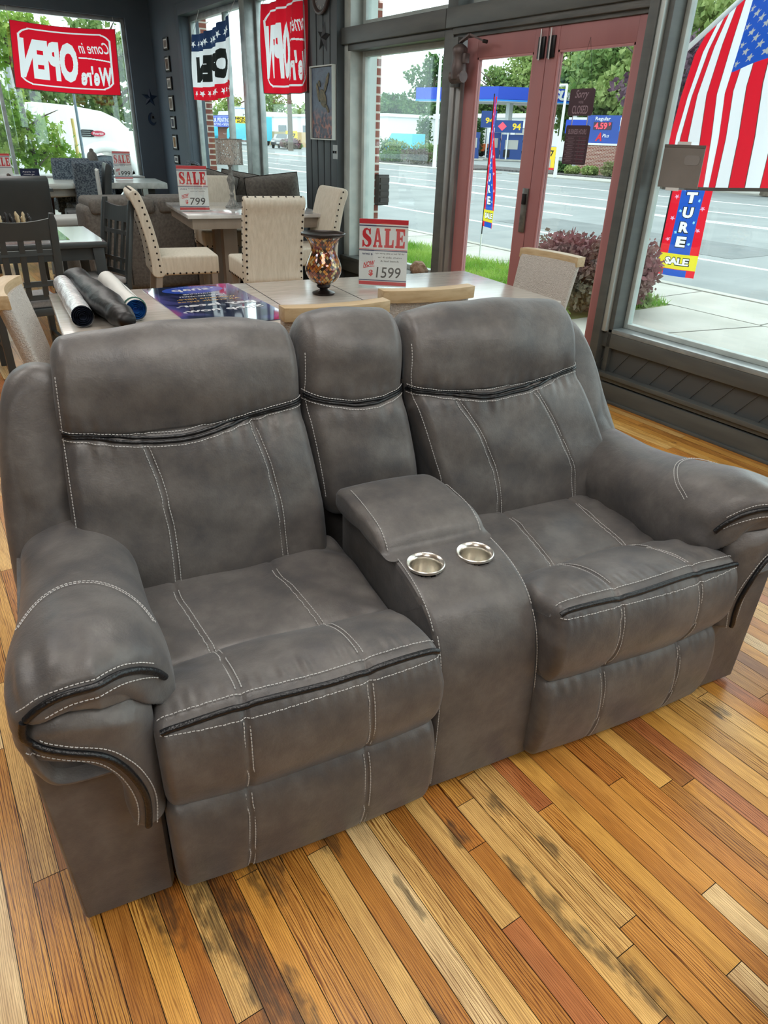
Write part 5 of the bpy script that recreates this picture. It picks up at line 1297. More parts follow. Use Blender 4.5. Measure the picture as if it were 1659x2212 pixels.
# paper notice taped on the big window (code left blank)
t = thing('window_notice', 'grey paper notice taped inside the big window in front of the flag', 'notice', (-2.78, FY + .095, 1.45))
sh_ = MB().box((0, 0, 0), (.27, .004, .22), ry=math.radians(-1)).build('paper', pm('grey_notice_paper', (.19, .175, .16), .7, c2=(.22, .205, .19), scale=5), t)  # notice paper is plain grey with slight random variation
MB().box((0, -.003, .105), (.272, .003, .014)).build('top_edge', pm('dark_edge_paper', (.13, .12, .11), .7), t); MB().box((-.01, .0, .118), (.09, .001, .02)).build('tape', M_white, t); MB().box((-.03, .0, -.118), (.09, .001, .02)).build('tape', M_white, t)  # strip along the top edge is a darker paper colour
MB().prism(rr(.10, .05, .02), -.0036, -.0028, 'y').build('printed_panel', pm('notice_grey', (.24, .23, .22), .7), sh_).location = (.065, 0, .035)
textpart('REVIEW US', -.05, .075, .10, .014, MATS['notice_grey'], sh_, lambda x, y: (x, -.0032, y)) if False else None
# rock on the sill
t = MB(); rn = random.Random(2); bm = bmesh.new(); bmesh.ops.create_icosphere(bm, subdivisions=3, radius=1)
for v in bm.verts: v.co = Vector((v.co.x * .105, v.co.y * .06, max(-.03, v.co.z * .075))) * (1 + .10 * math.sin(v.co.x * 5 + 1) * math.cos(v.co.y * 6 + v.co.z * 4))
me = bpy.data.meshes.new('rock'); bm.to_mesh(me); bm.free(); me.materials.append(pm('brown_fieldstone', (.24, .15, .09), .8, c2=(.36, .25, .17), scale=30, bump=.8))
o = bpy.data.objects.new('rock', me); COL.objects.link(o); o.location = (-5.24, FY + .05, .504); tag(o, 'brown fieldstone resting on the sill by the door frame', 'rock')

# dark leather recliner cut by the right edge
M_brown = pm('dark_brown_leather', (.035, .022, .018), .35, c2=(.055, .035, .028), scale=9, bump=.2, bscale=60)
t = thing('leather_recliner', 'dark brown leather recliner just entering at the right edge', 'armchair', (-.86, 2.90, 0), math.radians(-86))
def rbox(a, b, name, bev=.06): return MB().b2(a, b).build(name, M_brown, t, bevel=bev, seg=5)
rbox((-.48, .02, .05), (.48, .85, .30), 'frame', .03); rbox((.28, .02, .05), (.50, .85, .50), 'arm_base', .03)
rbox((-.28, .0, .28), (.28, .6, .48), 'seat_cushion'); rbox((-.30, .50, .42), (.30, .80, 1.02), 'backrest', .09)
for s_ in (-1, 1):
    m = MB(); rows = []
    for y_, q in ((.82, .8), (.80, 1), (.0, 1), (-.03, .93), (-.045, .8)): rows.append([(s_ * .385 + q * .125 * math.cos(a), y_, .56 + q * .105 * math.sin(a)) for a in np.linspace(0, 2 * pi, 36, endpoint=False)])
    ar = m.grid(np.array(rows), closed=True, cap=True).build('armrest', M_brown, t, smooth=60)
    MB().tube([(s_ * .385 + .118 * math.cos(a), -.03, .56 + .098 * math.sin(a)) for a in np.linspace(0, 2 * pi, 40)], .006, 6).build('piping', M_pipe, ar)
# dark ottoman at the lower right edge
t = thing('ottoman', 'dark brown shaggy ottoman barely entering at the lower right edge', 'ottoman', (.13, 1.28, 0), math.radians(12))
MB().b2((-.25, -.25, .03), (.25, .25, .36)).build('cushion', pm('dark_shaggy_fabric', (.03, .022, .015), .95, c2=(.07, .055, .03), scale=60, bump=1), t, bevel=.04, seg=4)
for sx_ in (-1, 1):
    for sy in (-1, 1): MB().box((sx_ * .18, sy * .18, .015), (.04, .04, .03)).build('foot', M_black, t)
# ================================================================ OUTSIDE
GZ = -.12
def leafmat(name, a, b, trans=.35, scale=1.5):
    if name in MATS: return MATS[name]
    m = pm(name, a, .7, c2=b, scale=scale, detail=3, ramp=(.4, .6)); nt = m.node_tree; bs = nt.nodes['Principled BSDF']
    t = N(nt, 'ShaderNodeBsdfTranslucent'); src = bs.inputs['Base Color'].links[0].from_socket; nt.links.new(src, t.inputs[0])
    mx = nt.nodes.new('ShaderNodeMixShader'); mx.inputs[0].default_value = trans
    o = [n for n in nt.nodes if n.type == 'OUTPUT_MATERIAL'][0]; nt.links.new(bs.outputs[0], mx.inputs[1]); nt.links.new(t.outputs[0], mx.inputs[2]); nt.links.new(mx.outputs[0], o.inputs[0]); return m
def foliage_mesh(blobs, n, leaf, mat, seed, name, parent, shell=.35, star=False):
    r = np.random.RandomState(seed); vol = np.array([b[3] * b[4] * b[5] for b in blobs]) ** .7; pr = vol / vol.sum()
    idx = r.choice(len(blobs), n, p=pr); B = np.array(blobs)[idx]
    d = r.randn(n, 3); d /= np.linalg.norm(d, axis=1)[:, None]; rad = (shell + (1 - shell) * r.rand(n)) ** .6 * (.85 + .3 * r.rand(n))
    c = B[:, :3] + d * rad[:, None] * B[:, 3:6]
    a = r.randn(n, 3); a /= np.linalg.norm(a, axis=1)[:, None]; b = np.cross(a, r.randn(n, 3)); b /= np.linalg.norm(b, axis=1)[:, None]
    s = leaf * (.6 + .8 * r.rand(n))[:, None]
    if not star:
        V = np.stack([c - a * s * .5, c + b * s * .32, c + a * s * .5, c - b * s * .32], 1).reshape(-1, 3); F = [(4 * i, 4 * i + 1, 4 * i + 2, 4 * i + 3) for i in range(n)]
    else:
        ks = [(0, 1.0), (.6, .42), (1.1, .85), (1.7, .38), (2.3, .6), (3.14, .25), (-2.3, .6), (-1.7, .38), (-1.1, .85), (-.6, .42)]
        V = np.stack([c + a * s * .5 * k * math.cos(t) + b * s * .5 * k * math.sin(t) for t, k in ks], 1).reshape(-1, 3); F = [tuple(10 * i + j for j in range(10)) for i in range(n)]
    me = bpy.data.meshes.new(name); me.from_pydata(V.tolist(), [], F); me.materials.append(mat)
    o = bpy.data.objects.new(name, me); COL.objects.link(o); o.parent = parent; return o
M_bark = pm('bark', (.10, .08, .06), .9, c2=(.17, .14, .11), scale=6)
def tree(label, x, y, h, w, seed, ca, cb, n=2600, leaf=.42, cat='tree', name='tree', base=.25, group='trees across the street', bare=False, dense=7):
    r = random.Random(seed); t = thing(name, label, cat, (x, y, GZ), 0, group)
    m = MB(); m.tube([(0, 0, 0), (.1, 0, h * .3), (0, .1, h * .6), (.05, 0, h * .85)], [w * .05 + .04, w * .04 + .03, w * .025 + .02, .02], 7)
    for i in range(7):
        a = r.random() * 6.28; z0 = h * (.25 + .08 * i); m.tube([(0, 0, z0), (w * .2 * math.cos(a), w * .2 * math.sin(a), z0 + h * .12), (w * .38 * math.cos(a), w * .38 * math.sin(a), z0 + h * .2)], [w * .015 + .02, w * .01 + .015, .01], 5)
    m.build('trunk', M_bark, t, smooth=60)
    bl = []
    for i in range(dense):
        z = h * (base + (.93 - base) * (i + .5) / dense); k = math.sin(pi * min(1, max(.12, (z / h - base * .6) / (1.06 - base * .6))))
        for j in range(3):
            a = r.random() * 6.28; q = w / 2 * k * (.25 + .4 * r.random()); bl.append((q * math.cos(a), q * math.sin(a), z, w * .24 * k + .1, w * .24 * k + .1, h * .11))
    foliage_mesh(bl, n, leaf, leafmat(f'leaves_{ca}_{cb}'.replace(' ', ''), ca, cb), seed, 'foliage', t); return t
def bush(label, x, y, h, w, seed, ca, cb, n=900, leaf=.16, name='bush', group=None, z=GZ):
    t = thing(name, label, 'bush', (x, y, z), 0, group); r = random.Random(seed)
    m = MB()
    for i in range(6):
        a = i * 1.05; m.tube([(0, 0, 0), (w * .25 * math.cos(a), w * .25 * math.sin(a), h * .7)], [.03 * w, .008], 5)
    o = m.build('stems', M_bark, t); 
    bl = [(w * .30 * math.cos(a) * q, w * .30 * math.sin(a) * q, h * (.45 + .12 * r.random()), w * .25, w * .25, h * .42) for a, q in [(i * .9, .4 + .6 * r.random()) for i in range(9)]]
    foliage_mesh(bl, n, leaf, leafmat(f'leaves_{ca}_{cb}'.replace(' ', ''), ca, cb), seed, 'foliage', t, shell=.5); return t
# ---- ground
M_asph = pm('asphalt', (.215, .24, .245), .9, c2=(.275, .30, .305), scale=.8, detail=9, bump=.15, bscale=40)
M_conc = pm('pale_concrete', (.38, .38, .345), .9, c2=(.47, .465, .43), scale=1.4, detail=8)
M_mulch = pm('dark_mulch', (.05, .045, .045), 1, c2=(.16, .15, .15), scale=9, bump=1)
M_line = pm('road_paint', (.80, .82, .82), .8)
M_soil = pm('soil_and_grass', (.13, .20, .05), 1, c2=(.22, .24, .10), scale=4)
def gplane(name, x0, x1, y0, y1, z, mat, kind='structure'):
    o = MB().b2((x0, y0, z - .1), (x1, y1, z)).build(name, mat); o['kind'] = kind; return o
gplane('ground', -260, 60, FY + .25, 200, GZ - .035, M_asph)
gplane('road', -260, 60, 8.87, 29.5, GZ - .02, M_asph)
gplane('lawn', -12.4, -5.18, FY + .25, 7.55, GZ - .012, M_soil)
gplane('pavement', -60, 20, 7.58, 8.70, GZ, M_conc)
gplane('forecourt', -5.14, 20, FY + .25, 7.55, GZ, M_conc)
gplane('side_pavement', -60, -12.4, -30, 7.55, GZ - .005, M_conc)
gplane('kerb', -60, 20, 8.72, 8.87, GZ + .01, M_conc)
jt = MB()
for i in range(-12, 12): jt.b2((-4.02 + i * 1.5 - .008, 7.58, GZ), (-4.02 + i * 1.5 + .008, 8.70, GZ + .002))
jt.bar((-5.1, 6.30, GZ), (-2.6, 5.73, GZ), .018, .004).bar((-4.3, 6.13, GZ), (-3.98, 7.55, GZ), .018, .004).bar((-2.6, 5.73, GZ), (2, 4.7, GZ), .018, .004)
o = jt.build('pavement_joints', pm('dark_joint', (.10, .10, .09), 1)); o['kind'] = 'structure'  # joints are thin strips in a dark colour of their own
ml = MB()
ml.b2((-60, 11.41, GZ - .02), (20, 11.53, GZ - .012))
for y in (17.55, 17.85): ml.b2((-90, y, GZ - .02), (20, y + .12, GZ - .012))
for x in range(-80, 10, 9): ml.b2((x, 14.98, GZ - .02), (x + 3.2, 15.1, GZ - .012))
for y in (24.9, 20.6): ml.b2((-90, y, GZ - .02), (20, y + .14, GZ - .012))
o = ml.build('road_markings', M_line); o['kind'] = 'structure'
o = MB().b2((-13.4, 12.0, GZ - .02), (-7.2, 14.0, GZ - .014)).build('road_patch', pm('dark_asphalt_patch', (.15, .17, .175), .9, c2=(.19, .21, .215), scale=2)); o['kind'] = 'structure'
gplane('far_kerb', -90, -34, 29.2, 30.6, GZ + .02, M_conc); gplane('far_kerb', -33.5, 20, 30.6, 33.0, GZ + .02, M_conc)
gplane('planting_bed', -58, -38, 31.0, 37.0, GZ + .05, M_mulch); gplane('planting_bed', -38, 0, 33.3, 38.5, GZ + .06, M_mulch)
# grass blades on the lawn strip
r = np.random.RandomState(4); n = 26000
x = -5.2 - np.abs(r.rand(n)) * 6.8; y = 4.20 + r.rand(n) * 3.4; keep = ~((x > -6.2) & (y < 6.9) & (y > 5.8)); x, y = x[keep], y[keep]; n = len(x)
h = .05 + .10 * r.rand(n) * (.6 + .4 * np.sin(x * 3 + y * 5)); a = r.rand(n) * 6.28; w = .006 + .006 * r.rand(n)
V = np.stack([np.stack([x - w * np.cos(a), y - w * np.sin(a), 0 * x + GZ - .012], 1), np.stack([x + w * np.cos(a), y + w * np.sin(a), 0 * x + GZ - .012], 1), np.stack([x + .05 * r.randn(n), y + .05 * r.randn(n), GZ + h], 1)], 1).reshape(-1, 3)
me = bpy.data.meshes.new('grass'); me.from_pydata(V.tolist(), [], [(3 * i, 3 * i + 1, 3 * i + 2) for i in range(n)]); me.materials.append(leafmat('grass_blades', (.16, .36, .04), (.34, .52, .10), .4))
o = bpy.data.objects.new('grass', me); COL.objects.link(o); tag(o, 'short bright green grass growing on the strip outside the windows', 'grass', kind='stuff')
# ---- brick piers of the shop front
def brick():
    m, nt, b = _new('red_brick'); L = nt.links.new
    tc = N(nt, 'ShaderNodeTexCoord'); sp = N(nt, 'ShaderNodeSeparateXYZ'); L(tc.outputs['Object'], sp.inputs[0])
    cb = N(nt, 'ShaderNodeCombineXYZ'); ad = N(nt, 'ShaderNodeMath'); L(sp.outputs[0], ad.inputs[0]); L(sp.outputs[1], ad.inputs[1]); L(ad.outputs[0], cb.inputs[0]); L(sp.outputs[2], cb.inputs[1])
    br = N(nt, 'ShaderNodeTexBrick', Scale=1.0); br.inputs['Color1'].default_value = (.27, .085, .06, 1); br.inputs['Color2'].default_value = (.20, .06, .045, 1); br.inputs['Mortar'].default_value = (.60, .54, .48, 1)
    br.inputs['Mortar Size'].default_value = .009; br.inputs['Brick Width'].default_value = .215; br.inputs['Row Height'].default_value = .073
    L(cb.outputs[0], br.inputs['Vector']); L(br.outputs['Color'], b.inputs['Base Color']); b.inputs['Roughness'].default_value = .9; return m
M_brick = brick()
struct(MB().b2((-7.2, FY + .26, GZ), (-6.40, 4.13, 3.4)).build('brick_pier', M_brick)); struct(MB().b2((-11.7, FY + .26, GZ), (-10.98, 4.20, 3.4)).build('brick_pier', M_brick))
struct(MB().b2((-6.42, FY + .12, .44), (-6.335, FY + .255, 3.2)).build('trim_17', M_jamb))
t = thing('wall_vent', 'dark louvred box fixed to the brick pier outside the window beside the door', 'vent', (-6.36, 4.16, 1.08))
MB().b2((-.04, -.07, -.14), (.03, .05, .14)).build('vent_box', M_black, t, bevel=.004)
for i in range(4): MB().b2((.03, -.06, -.11 + i * .06), (.05, .04, -.07 + i * .06)).build('louvre', M_black, t)
# ---- barberry outside the door
bush('dark red barberry bush on the grass corner outside the red door', -5.42, 6.35, .86, 1.55, 11, (.26, .10, .11), (.20, .18, .13), n=15000, leaf=.062, name='barberry_bush')
r_ = random.Random(8)
for i, (x_, y_) in enumerate([(-5.35, 7.1), (-5.7, 7.25), (-5.25, 5.6)]): bush(['low weeds at the foot of the furniture sale flag pole', 'low weeds on the lawn just left of the flag pole', 'low weeds at the right foot of the barberry bush'][i], x_, y_, .16, .5, 30 + i, (.20, .30, .08), (.30, .34, .14), n=260, leaf=.07, name='weeds')
# ---- printed flags: raster helper
def raster(layers, nx, ny):
    """layers: list of (verts2d, faces, idx) in 0..1 (y down); returns ny x nx material ids"""
    A = np.zeros((ny, nx), int); X_, Y_ = np.meshgrid((np.arange(nx) + .5) / nx, (np.arange(ny) + .5) / ny)
    for V, F, k in layers:
        V = np.asarray(V)[:, :2]
        for f in F:
            for q in range(1, len(f) - 1):
                a, b, c = V[f[0]], V[f[q]], V[f[q + 1]]
                x0, x1 = min(a[0], b[0], c[0]), max(a[0], b[0], c[0]); y0, y1 = min(a[1], b[1], c[1]), max(a[1], b[1], c[1])
                i0, i1 = max(0, int(x0 * nx) - 1), min(nx, int(x1 * nx) + 2); j0, j1 = max(0, int(y0 * ny) - 1), min(ny, int(y1 * ny) + 2)
                if i1 <= i0 or j1 <= j0: continue
                xs = X_[j0:j1, i0:i1]; ys = Y_[j0:j1, i0:i1]
                d1_ = (b[0] - a[0]) * (ys - a[1]) - (b[1] - a[1]) * (xs - a[0]); d2_ = (c[0] - b[0]) * (ys - b[1]) - (c[1] - b[1]) * (xs - b[0]); d3_ = (a[0] - c[0]) * (ys - c[1]) - (a[1] - c[1]) * (xs - c[0])
                ins = ((d1_ >= 0) & (d2_ >= 0) & (d3_ >= 0)) | ((d1_ <= 0) & (d2_ <= 0) & (d3_ <= 0)); A[j0:j1, i0:i1][ins] = k
    return A
def T2(s, cx, cy, w, h, mirror=True, bold=.03, shear=0):
    V, F = text_mesh(s, 1, bold, shear); V = fit(V, 0, 0, w, h, mirror); V[:, 0] += cx; V[:, 1] = cy - V[:, 1]; return V, F
def R2(x0, y0, x1, y1): return [(x0, y0), (x1, y0), (x1, y1), (x0, y1)], [(0, 1, 2, 3)]
def S2(cx, cy, rx, ry, rot=0):
    p = star2d(1, rot=rot); return [(cx + a * rx, cy - b * ry) for a, b in p] + [(cx, cy)], [(i, (i + 1) % 10, 10) for i in range(10)]
def band(pts, w, asp=1.0):
    P = np.array(pts); T = np.gradient(P, axis=0); T /= np.linalg.norm(T, axis=1)[:, None] + 1e-9; Nn = np.stack([-T[:, 1], T[:, 0]], 1) * w
    V = np.concatenate([P - Nn, P + Nn]); n = len(P); return V, [(i, i + 1, n + i + 1, n + i) for i in range(n - 1)]
def printed(root, P, layers, mats, nx, ny):
    A = raster(layers, nx, ny); s = np.linspace(0, 1, nx + 1); t = np.linspace(0, 1, ny + 1)
    G_ = np.array([[tuple(P(a, b)) for a in s] for b in t]); m = MB(); m.grid(G_); m.mi = [int(v) for v in A.reshape(-1)]
    return m.build('cloth', mats, root, smooth=180)
def flag_surface(corners, out, waves, sag, taper=None):
    TL, TR, BR, BL = [Vector(c) for c in corners]; ctr = (TL + TR + BR + BL) / 4; out = Vector(out)
    def P(s, t):
        p = TL * (1 - s) * (1 - t) + TR * s * (1 - t) + BR * s * t + BL * (1 - s) * t
        p = p + Vector((0, 0, -sag * math.sin(pi * s) * (1 - .3 * t)))
        w = waves[0] * (math.sin(s * waves[1] * 2 * pi + waves[2] + t * 1.3) * (.5 + .6 * t) + .5 * math.sin(s * waves[1] * 3.7 * pi + t * 4))
        return p + out * w - ctr
    return P, ctr
C_red = cloth_mat('red_flag_cloth', (.78, .010, .03), .6); C_white = cloth_mat('white_flag_cloth', (.90, .92, .97), .6); C_navy = cloth_mat('navy_cloth', (.02, .05, .14), .4); C_blk = cloth_mat('black_print_cloth', (.012, .018, .018), .3)
C_blue = cloth_mat('royal_blue_cloth', (.015, .10, .55), .5); C_yel = cloth_mat('yellow_cloth', (.85, .72, .03), .5); C_pink = cloth_mat('pale_pink_print', (.85, .45, .65), .5); C_cy = cloth_mat('pale_blue_print', (.35, .75, .95), .5); C_grey = cloth_mat('flag_star_cloth', (.55, .56, .58), .4)
C_hem = cloth_mat('dark_hem_cloth', (.10, .08, .07), .2)
BORD = spline([(.5 + x_, .5 + y_) for x_, y_ in rr(.86, .82, .13)], 160, True); BORD = np.concatenate([BORD, BORD[:2]])
def come_in2(label, corners, out, waves, sag):
    P, ctr = flag_surface(corners, out, waves, sag); root = thing('open_flag', label, 'flag', ctr)
    L = [(*band(BORD, .010), 1), (*T2('OPEN', .335, .53, .53, .60, bold=.06), 1), (*T2("We're", .775, .71, .31, .30, bold=.04), 1), (*T2('Come in', .765, .29, .30, .17, bold=.01, shear=.45), 1),
         (*band([(x_, .44 + .05 * ((x_ - .60) / .32) ** 2) for x_ in np.linspace(.61, .93, 20)], .010), 1)]
    for e in (R2(0, 0, 1, .006), R2(0, .99, 1, 1), R2(0, 0, .005, 1), R2(.994, 0, 1, 1)): L.append((*e, 2))
    printed(root, P, L, [C_red, C_white, C_hem], 300, 190); return root
XF = LX + .06; YF = FY - .10
come_in2('red Come in We are Open flag spread across the left window', [(XF, 1.88, 2.765), (XF, 3.26, 2.78), (XF, 3.22, 1.96), (XF, 1.80, 1.985)], (1, 0, 0), (.006, 2, .4), .03)
come_in2('red Come in We are Open flag hanging bunched in the window beside the pillar', [(-8.02, YF, 2.705), (-6.99, YF, 2.76), (-6.98, YF, 1.91), (-8.04, YF, 1.92)], (0, -1, 0), (.026, 3, .9), .02)
P, ctr = flag_surface([(-10.12, YF, 2.60), (-8.93, YF, 2.70), (-8.98, YF, 1.93), (-10.2, YF, 1.90)], (0, -1, 0), (.035, 3, .2), .04)
root = thing('open_flag', 'blue white and red OPEN flag with rows of stars in the corner window', 'flag', ctr)
L = [(*R2(0, 0, 1, .25), 1), (*R2(0, .80, 1, 1), 2), (*T2('OPEN', .5, .53, .84, .40, bold=.09), 3)]
for i in range(11): L += [(*S2(.06 + i * .088, .145, .036, .055, pi), 0), (*S2(.06 + i * .088, .90, .036, .055, pi), 0)]
printed(root, P, L, [C_white, C_navy, C_red, C_blk], 280, 190)
# cords that hold the flags up
for i, (p, q) in enumerate((((XF, 1.88, 2.76), (XF, 1.86, 2.925)), ((XF, 3.26, 2.775), (XF, 3.27, 2.925)))): pass
def cords(root, pts):
    for p, q in pts: MB().tube([Vector(p) - root.location, Vector(q) - root.location], .003, 5).build('hanging_cord', M_white, root)
fl = [o for o in bpy.data.objects if o.name.startswith('open_flag')]
cords(fl[0], (((XF, 1.88, 2.76), (LX - .02, 1.88, 2.95)), ((XF, 3.26, 2.775), (LX - .02, 3.26, 2.95))))
cords(fl[1], (((-8.02, YF, 2.70), (-8.02, FY + .02, 2.88)), ((-6.99, YF, 2.755), (-7.0, FY - .08, 2.85)))); cords(fl[2], (((-10.12, YF, 2.60), (-10.12, FY + .01, 2.88)), ((-8.93, YF, 2.69), (-8.93, FY + .01, 2.88))))
# national flag on an angled pole outside the big window
t = thing('flag_pole', 'white angled flag pole fixed to the post outside the big window', 'flag pole', (-3.17, FY + .20, 1.90))
p0 = Vector((0, 0, 0)); d_ = Vector((.08, .55, .43)).normalized()
MB().tube([p0, d_ * 1.9], .014, 12).build('pole', M_white, t, smooth=60); MB().box((-.0, .0, -.02), (.07, .06, .14)).build('bracket', M_jamb, t, bevel=.01)
MB().tube([(.02, .02, -.05), (.04, .05, -.11), (.02, .08, -.13), (0, .05, -.08)], .005, 6).build('cleat', M_jamb, t)
US = [[(-3.29, 4.6, 2.24), (-3.38, 4.6, 2.08), (-3.43, 4.6, 1.84), (-3.46, 4.6, 1.62), (-3.44, 4.6, 1.28)],
      [(-3.03, 4.6, 2.42), (-3.05, 4.6, 2.15), (-3.08, 4.6, 1.86), (-3.04, 4.6, 1.60), (-3.02, 4.6, 1.30)],
      [(-2.55, 4.6, 2.75), (-2.50, 4.6, 2.35), (-2.46, 4.6, 1.98), (-2.45, 4.6, 1.66), (-2.46, 4.6, 1.33)]]
def usP(s, t):
    a = s * 2; i = min(1, int(a)); k = a - i
    def col(c): q = t * 4; j = min(3, int(q)); m_ = q - j; return Vector(c[j]).lerp(Vector(c[j + 1]), m_)
    p = col(US[i]).lerp(col(US[i + 1]), k)
    if a < 1: p = col(US[0]) * (1 - k) + col(US[1]) * k
    return p + Vector((0, .030 * math.sin(s * 16 + t * 2.0) * (.4 + t) - .25 * (1 - t) * (0), 0)) - Vector((-2.95, 4.6, 1.8))
root = thing('national_flag', 'United States flag hanging from the angled pole outside the big window', 'flag', (-2.95, 4.6, 1.8))
L = []
for i in range(13): 
    if i % 2 == 0: L.append((*R2(i / 13, 0, (i + 1) / 13, 1), 1))
for i in range(1, 13): L.append((*R2(i / 13 - .0022, 0, i / 13 + .0022, 1), 4))
L.append((*R2(6 / 13, 0, 1, .40), 2))
for c_ in range(9):
    for k in range(6 if c_ % 2 == 0 else 5): L.append((*S2(6 / 13 + .03 + (k + (0 if c_ % 2 == 0 else .5)) * .088, .03 + c_ * .042, .029, .019, .3), 3))
L.append((*R2(0, .985, 1, 1), 4)); L.append((*R2(0, 0, 1, .02), 0))
printed(root, usP, L, [C_white, C_red, C_blue, C_grey, C_hem], 280, 300)
# furniture sale flags on ground poles
def feather(label, x, y, w, zt, zb, rot, seed):
    t = thing('sale_flag', label, 'flag', (x, y, GZ), rot, 'furniture sale pole flags')
    MB().tube([(0, 0, 0), (0, 0, .38)], .012, 8).build('ground_stake', M_white, t, smooth=60)
    MB().tube([(0, 0, .36), (0.0, 0, zt - GZ + .04)], .009, 8).build('pole', M_black, t, smooth=60)
    H = zt - zb
    tp = .75 if seed == 5 else 0
    P = lambda s, tt: Vector((.008 + s * w * (1 - tp * (1 - tt)) * (1 - .05 * tt), .03 * math.sin(s * 5 + tt * 6 + seed) * s, zt - GZ - tt * H + .02 * s * math.sin(tt * 3)))
    L = [(*R2(.22, 0, .80, .90), 1)]
    lets = 'FURNITURE'
    for i, ch in enumerate(lets):
        cy = .03 + .80 * (i + .5) / 9; L.append((*T2(ch, .50, cy, .30, .072, mirror=False, bold=.10), 4)); L.append((*T2(ch, .50, cy, .27, .064, mirror=False, bold=.055), 2))
    rs_ = random.Random(seed)
    for i in range(12):
        yy = .06 + i * .065; L.append((*S2(.14 if i % 2 else .86, yy, .07, .016, rs_.random()), 5)); L.append((*S2(.30 if i % 2 == 0 else .72, yy + .02, .05, .012, rs_.random()), 6))
    L += [(*R2(0, .86, 1, .955), 3)]; L.append((*T2('SALE', .5, .907, .66, .052, mirror=False, bold=.10), 4)); L.append((*T2('SALE', .5, .907, .62, .045, mirror=False, bold=.05), 2)); L.append((*R2(.2, .957, .8, 1), 1))
    return printed(t, P, L, [C_red, C_blue, C_white, C_yel, C_blk, C_pink, C_cy], 90, 360)
feather('furniture sale flag facing the big window, on a pole by the barberry bush', -5.50, 7.60, .50, 1.95, .19, math.radians(8), 3)
feather('furniture sale flag seen nearly edge-on through the left leaf of the red door', -8.79, 7.62, .52, 2.10, .38, math.radians(-24), 5)

# ---- gas station
M_gblue = pm('canopy_blue', (.012, .06, .50), .4); M_gblue2 = pm('light_canopy_blue', (.02, .26, .80), .4); M_dkblue = pm('pump_blue', (.012, .05, .22), .4); M_gyel = pm('station_yellow', (.85, .60, .03), .5)
M_farw = pm('far_white_wall', (.74, .76, .76), .8); M_grey = pm('far_grey_wall', (.42, .42, .40), .8)
M_led = pm('red_led', (.6, .02, .03), .5, emit=((1, .05, .08), 1.6)); M_win = pm('far_dark_glass', (.05, .07, .08), .1)
cz0, cz1 = 4.95, 6.15
t = thing('fuel_canopy', 'blue fuel station canopy across the street', 'canopy', (-59, 51.5, 0), math.radians(52))
# local frame: corner at origin; one side runs back-left, the other back-right
def canopy():
    A = Vector((-59.1, 51.7, 0)); Lc_ = Vector((-68.5, 48.6, 0)); Rc_ = Vector((-51.5, 65.0, 0))
    pts = [A, Lc_, Lc_ + (Rc_ - A), Rc_]
    m = MB(); m.prism([(p.x, p.y) for p in pts], cz0, cz1); o = m.build('fascia', M_gblue, None); 
    return pts, o
pts, o = canopy(); bpy.data.objects.remove(o)
t.location = (0, 0, 0); t.rotation_euler = (0, 0, 0); t.location = (-59.1, 51.7, 0); c0 = Vector(t.location)
P2 = [(p.x - c0.x, p.y - c0.y) for p in pts]
MB().prism(P2, cz0 + .12, cz1).build('fascia', M_gblue, t); MB().prism([(a * 1.004, b * 1.004) for a, b in P2], cz0, cz0 + .16).build('light_band', M_gblue2, t)
MB().prism([(a * .97 - .02, b * .97 + .1) for a, b in P2], cz0 - .06, cz0 + .01).build('soffit', M_farw, t)
e1 = (pts[3] - pts[0]).normalized(); e0 = (pts[1] - pts[0]).normalized()
def on_fascia(s, c, z, h, w, mat, bold=.05, name='lettering', mirror=False):
    """text on the side towards the store, s metres from the corner"""
    nrm = Vector((e1.y, -e1.x, 0)); 
    textpart(s, 0, 0, w, h, mat, t, lambda x_, y_: tuple(e1 * (c + x_) + nrm * .06 + Vector((0, 0, z + y_))), name=name, bold=bold, shear=.25)
on_fascia('SUNOCO', 8.2, 5.6, .85, 5.8, M_farw)
for cx, cy in ((-1.5, 3.0), (-5.5, 1.2), (4.0, 7.0), (-3.0, 9.0), (2.0, 12.0), (8.5, 13.0)):
    MB().b2((cx - .25, cy - .25, GZ), (cx + .25, cy + .25, cz0)).build('column', M_farw, t)
def pump(label, x, y, w, h, rot=.75):
    p = thing('fuel_pump', label, 'fuel pump', (x, y, GZ), rot, 'fuel pumps under the canopy')
    MB().b2((-w / 2, -.3, .12), (w / 2, .3, h)).build('cabinet', M_dkblue, p); MB().b2((-w / 2 - .5, -.6, 0), (w / 2 + .5, .6, .14)).build('island', M_conc, p)
    MB().b2((-w * .3, -.33, h * .45), (w * .3, -.30, h * .8)).build('display', M_grey, p); MB().b2((-w * .35, -.34, .3), (-w * .05, -.30, h * .42)).build('card_panel', M_black, p)
    MB().tube([(w / 2, -.2, h * .8), (w / 2 + .15, -.3, h * .5), (w / 2 + .05, -.3, .5), (w / 2, -.3, .9)], .03, 6).build('hose', M_black, p); return p
pump('blue fuel pump at the left of the canopy columns', -56.2, 46.8, .95, 2.3); pump('blue fuel pump between the two canopy columns', -57.0, 50.0, 1.1, 2.35); pump('wide blue and black fuel pump with the 94 topper', -54.9, 50.3, 2.0, 2.2)
def sign_panel(name, label, x, y, z, w, h, rot, mat, cat='sign', texts=(), th=.12, post=True, group=None):
    s = thing(name, label, cat, (x, y, GZ), rot, group); pb = MB().b2((-w / 2, -th / 2, z), (w / 2, th / 2, z + h)).build('panel', mat, s)
    if post: MB().b2((-.06, -.05, 0), (.06, .05, z)).build('post', M_farw, s)
    for b_, cx, cy, tw, th_, mt in texts: textpart(b_, cx, z + cy, tw, th_, mt, pb, lambda a, c: (a, -th / 2 - .01, c), bold=.03)
    return s
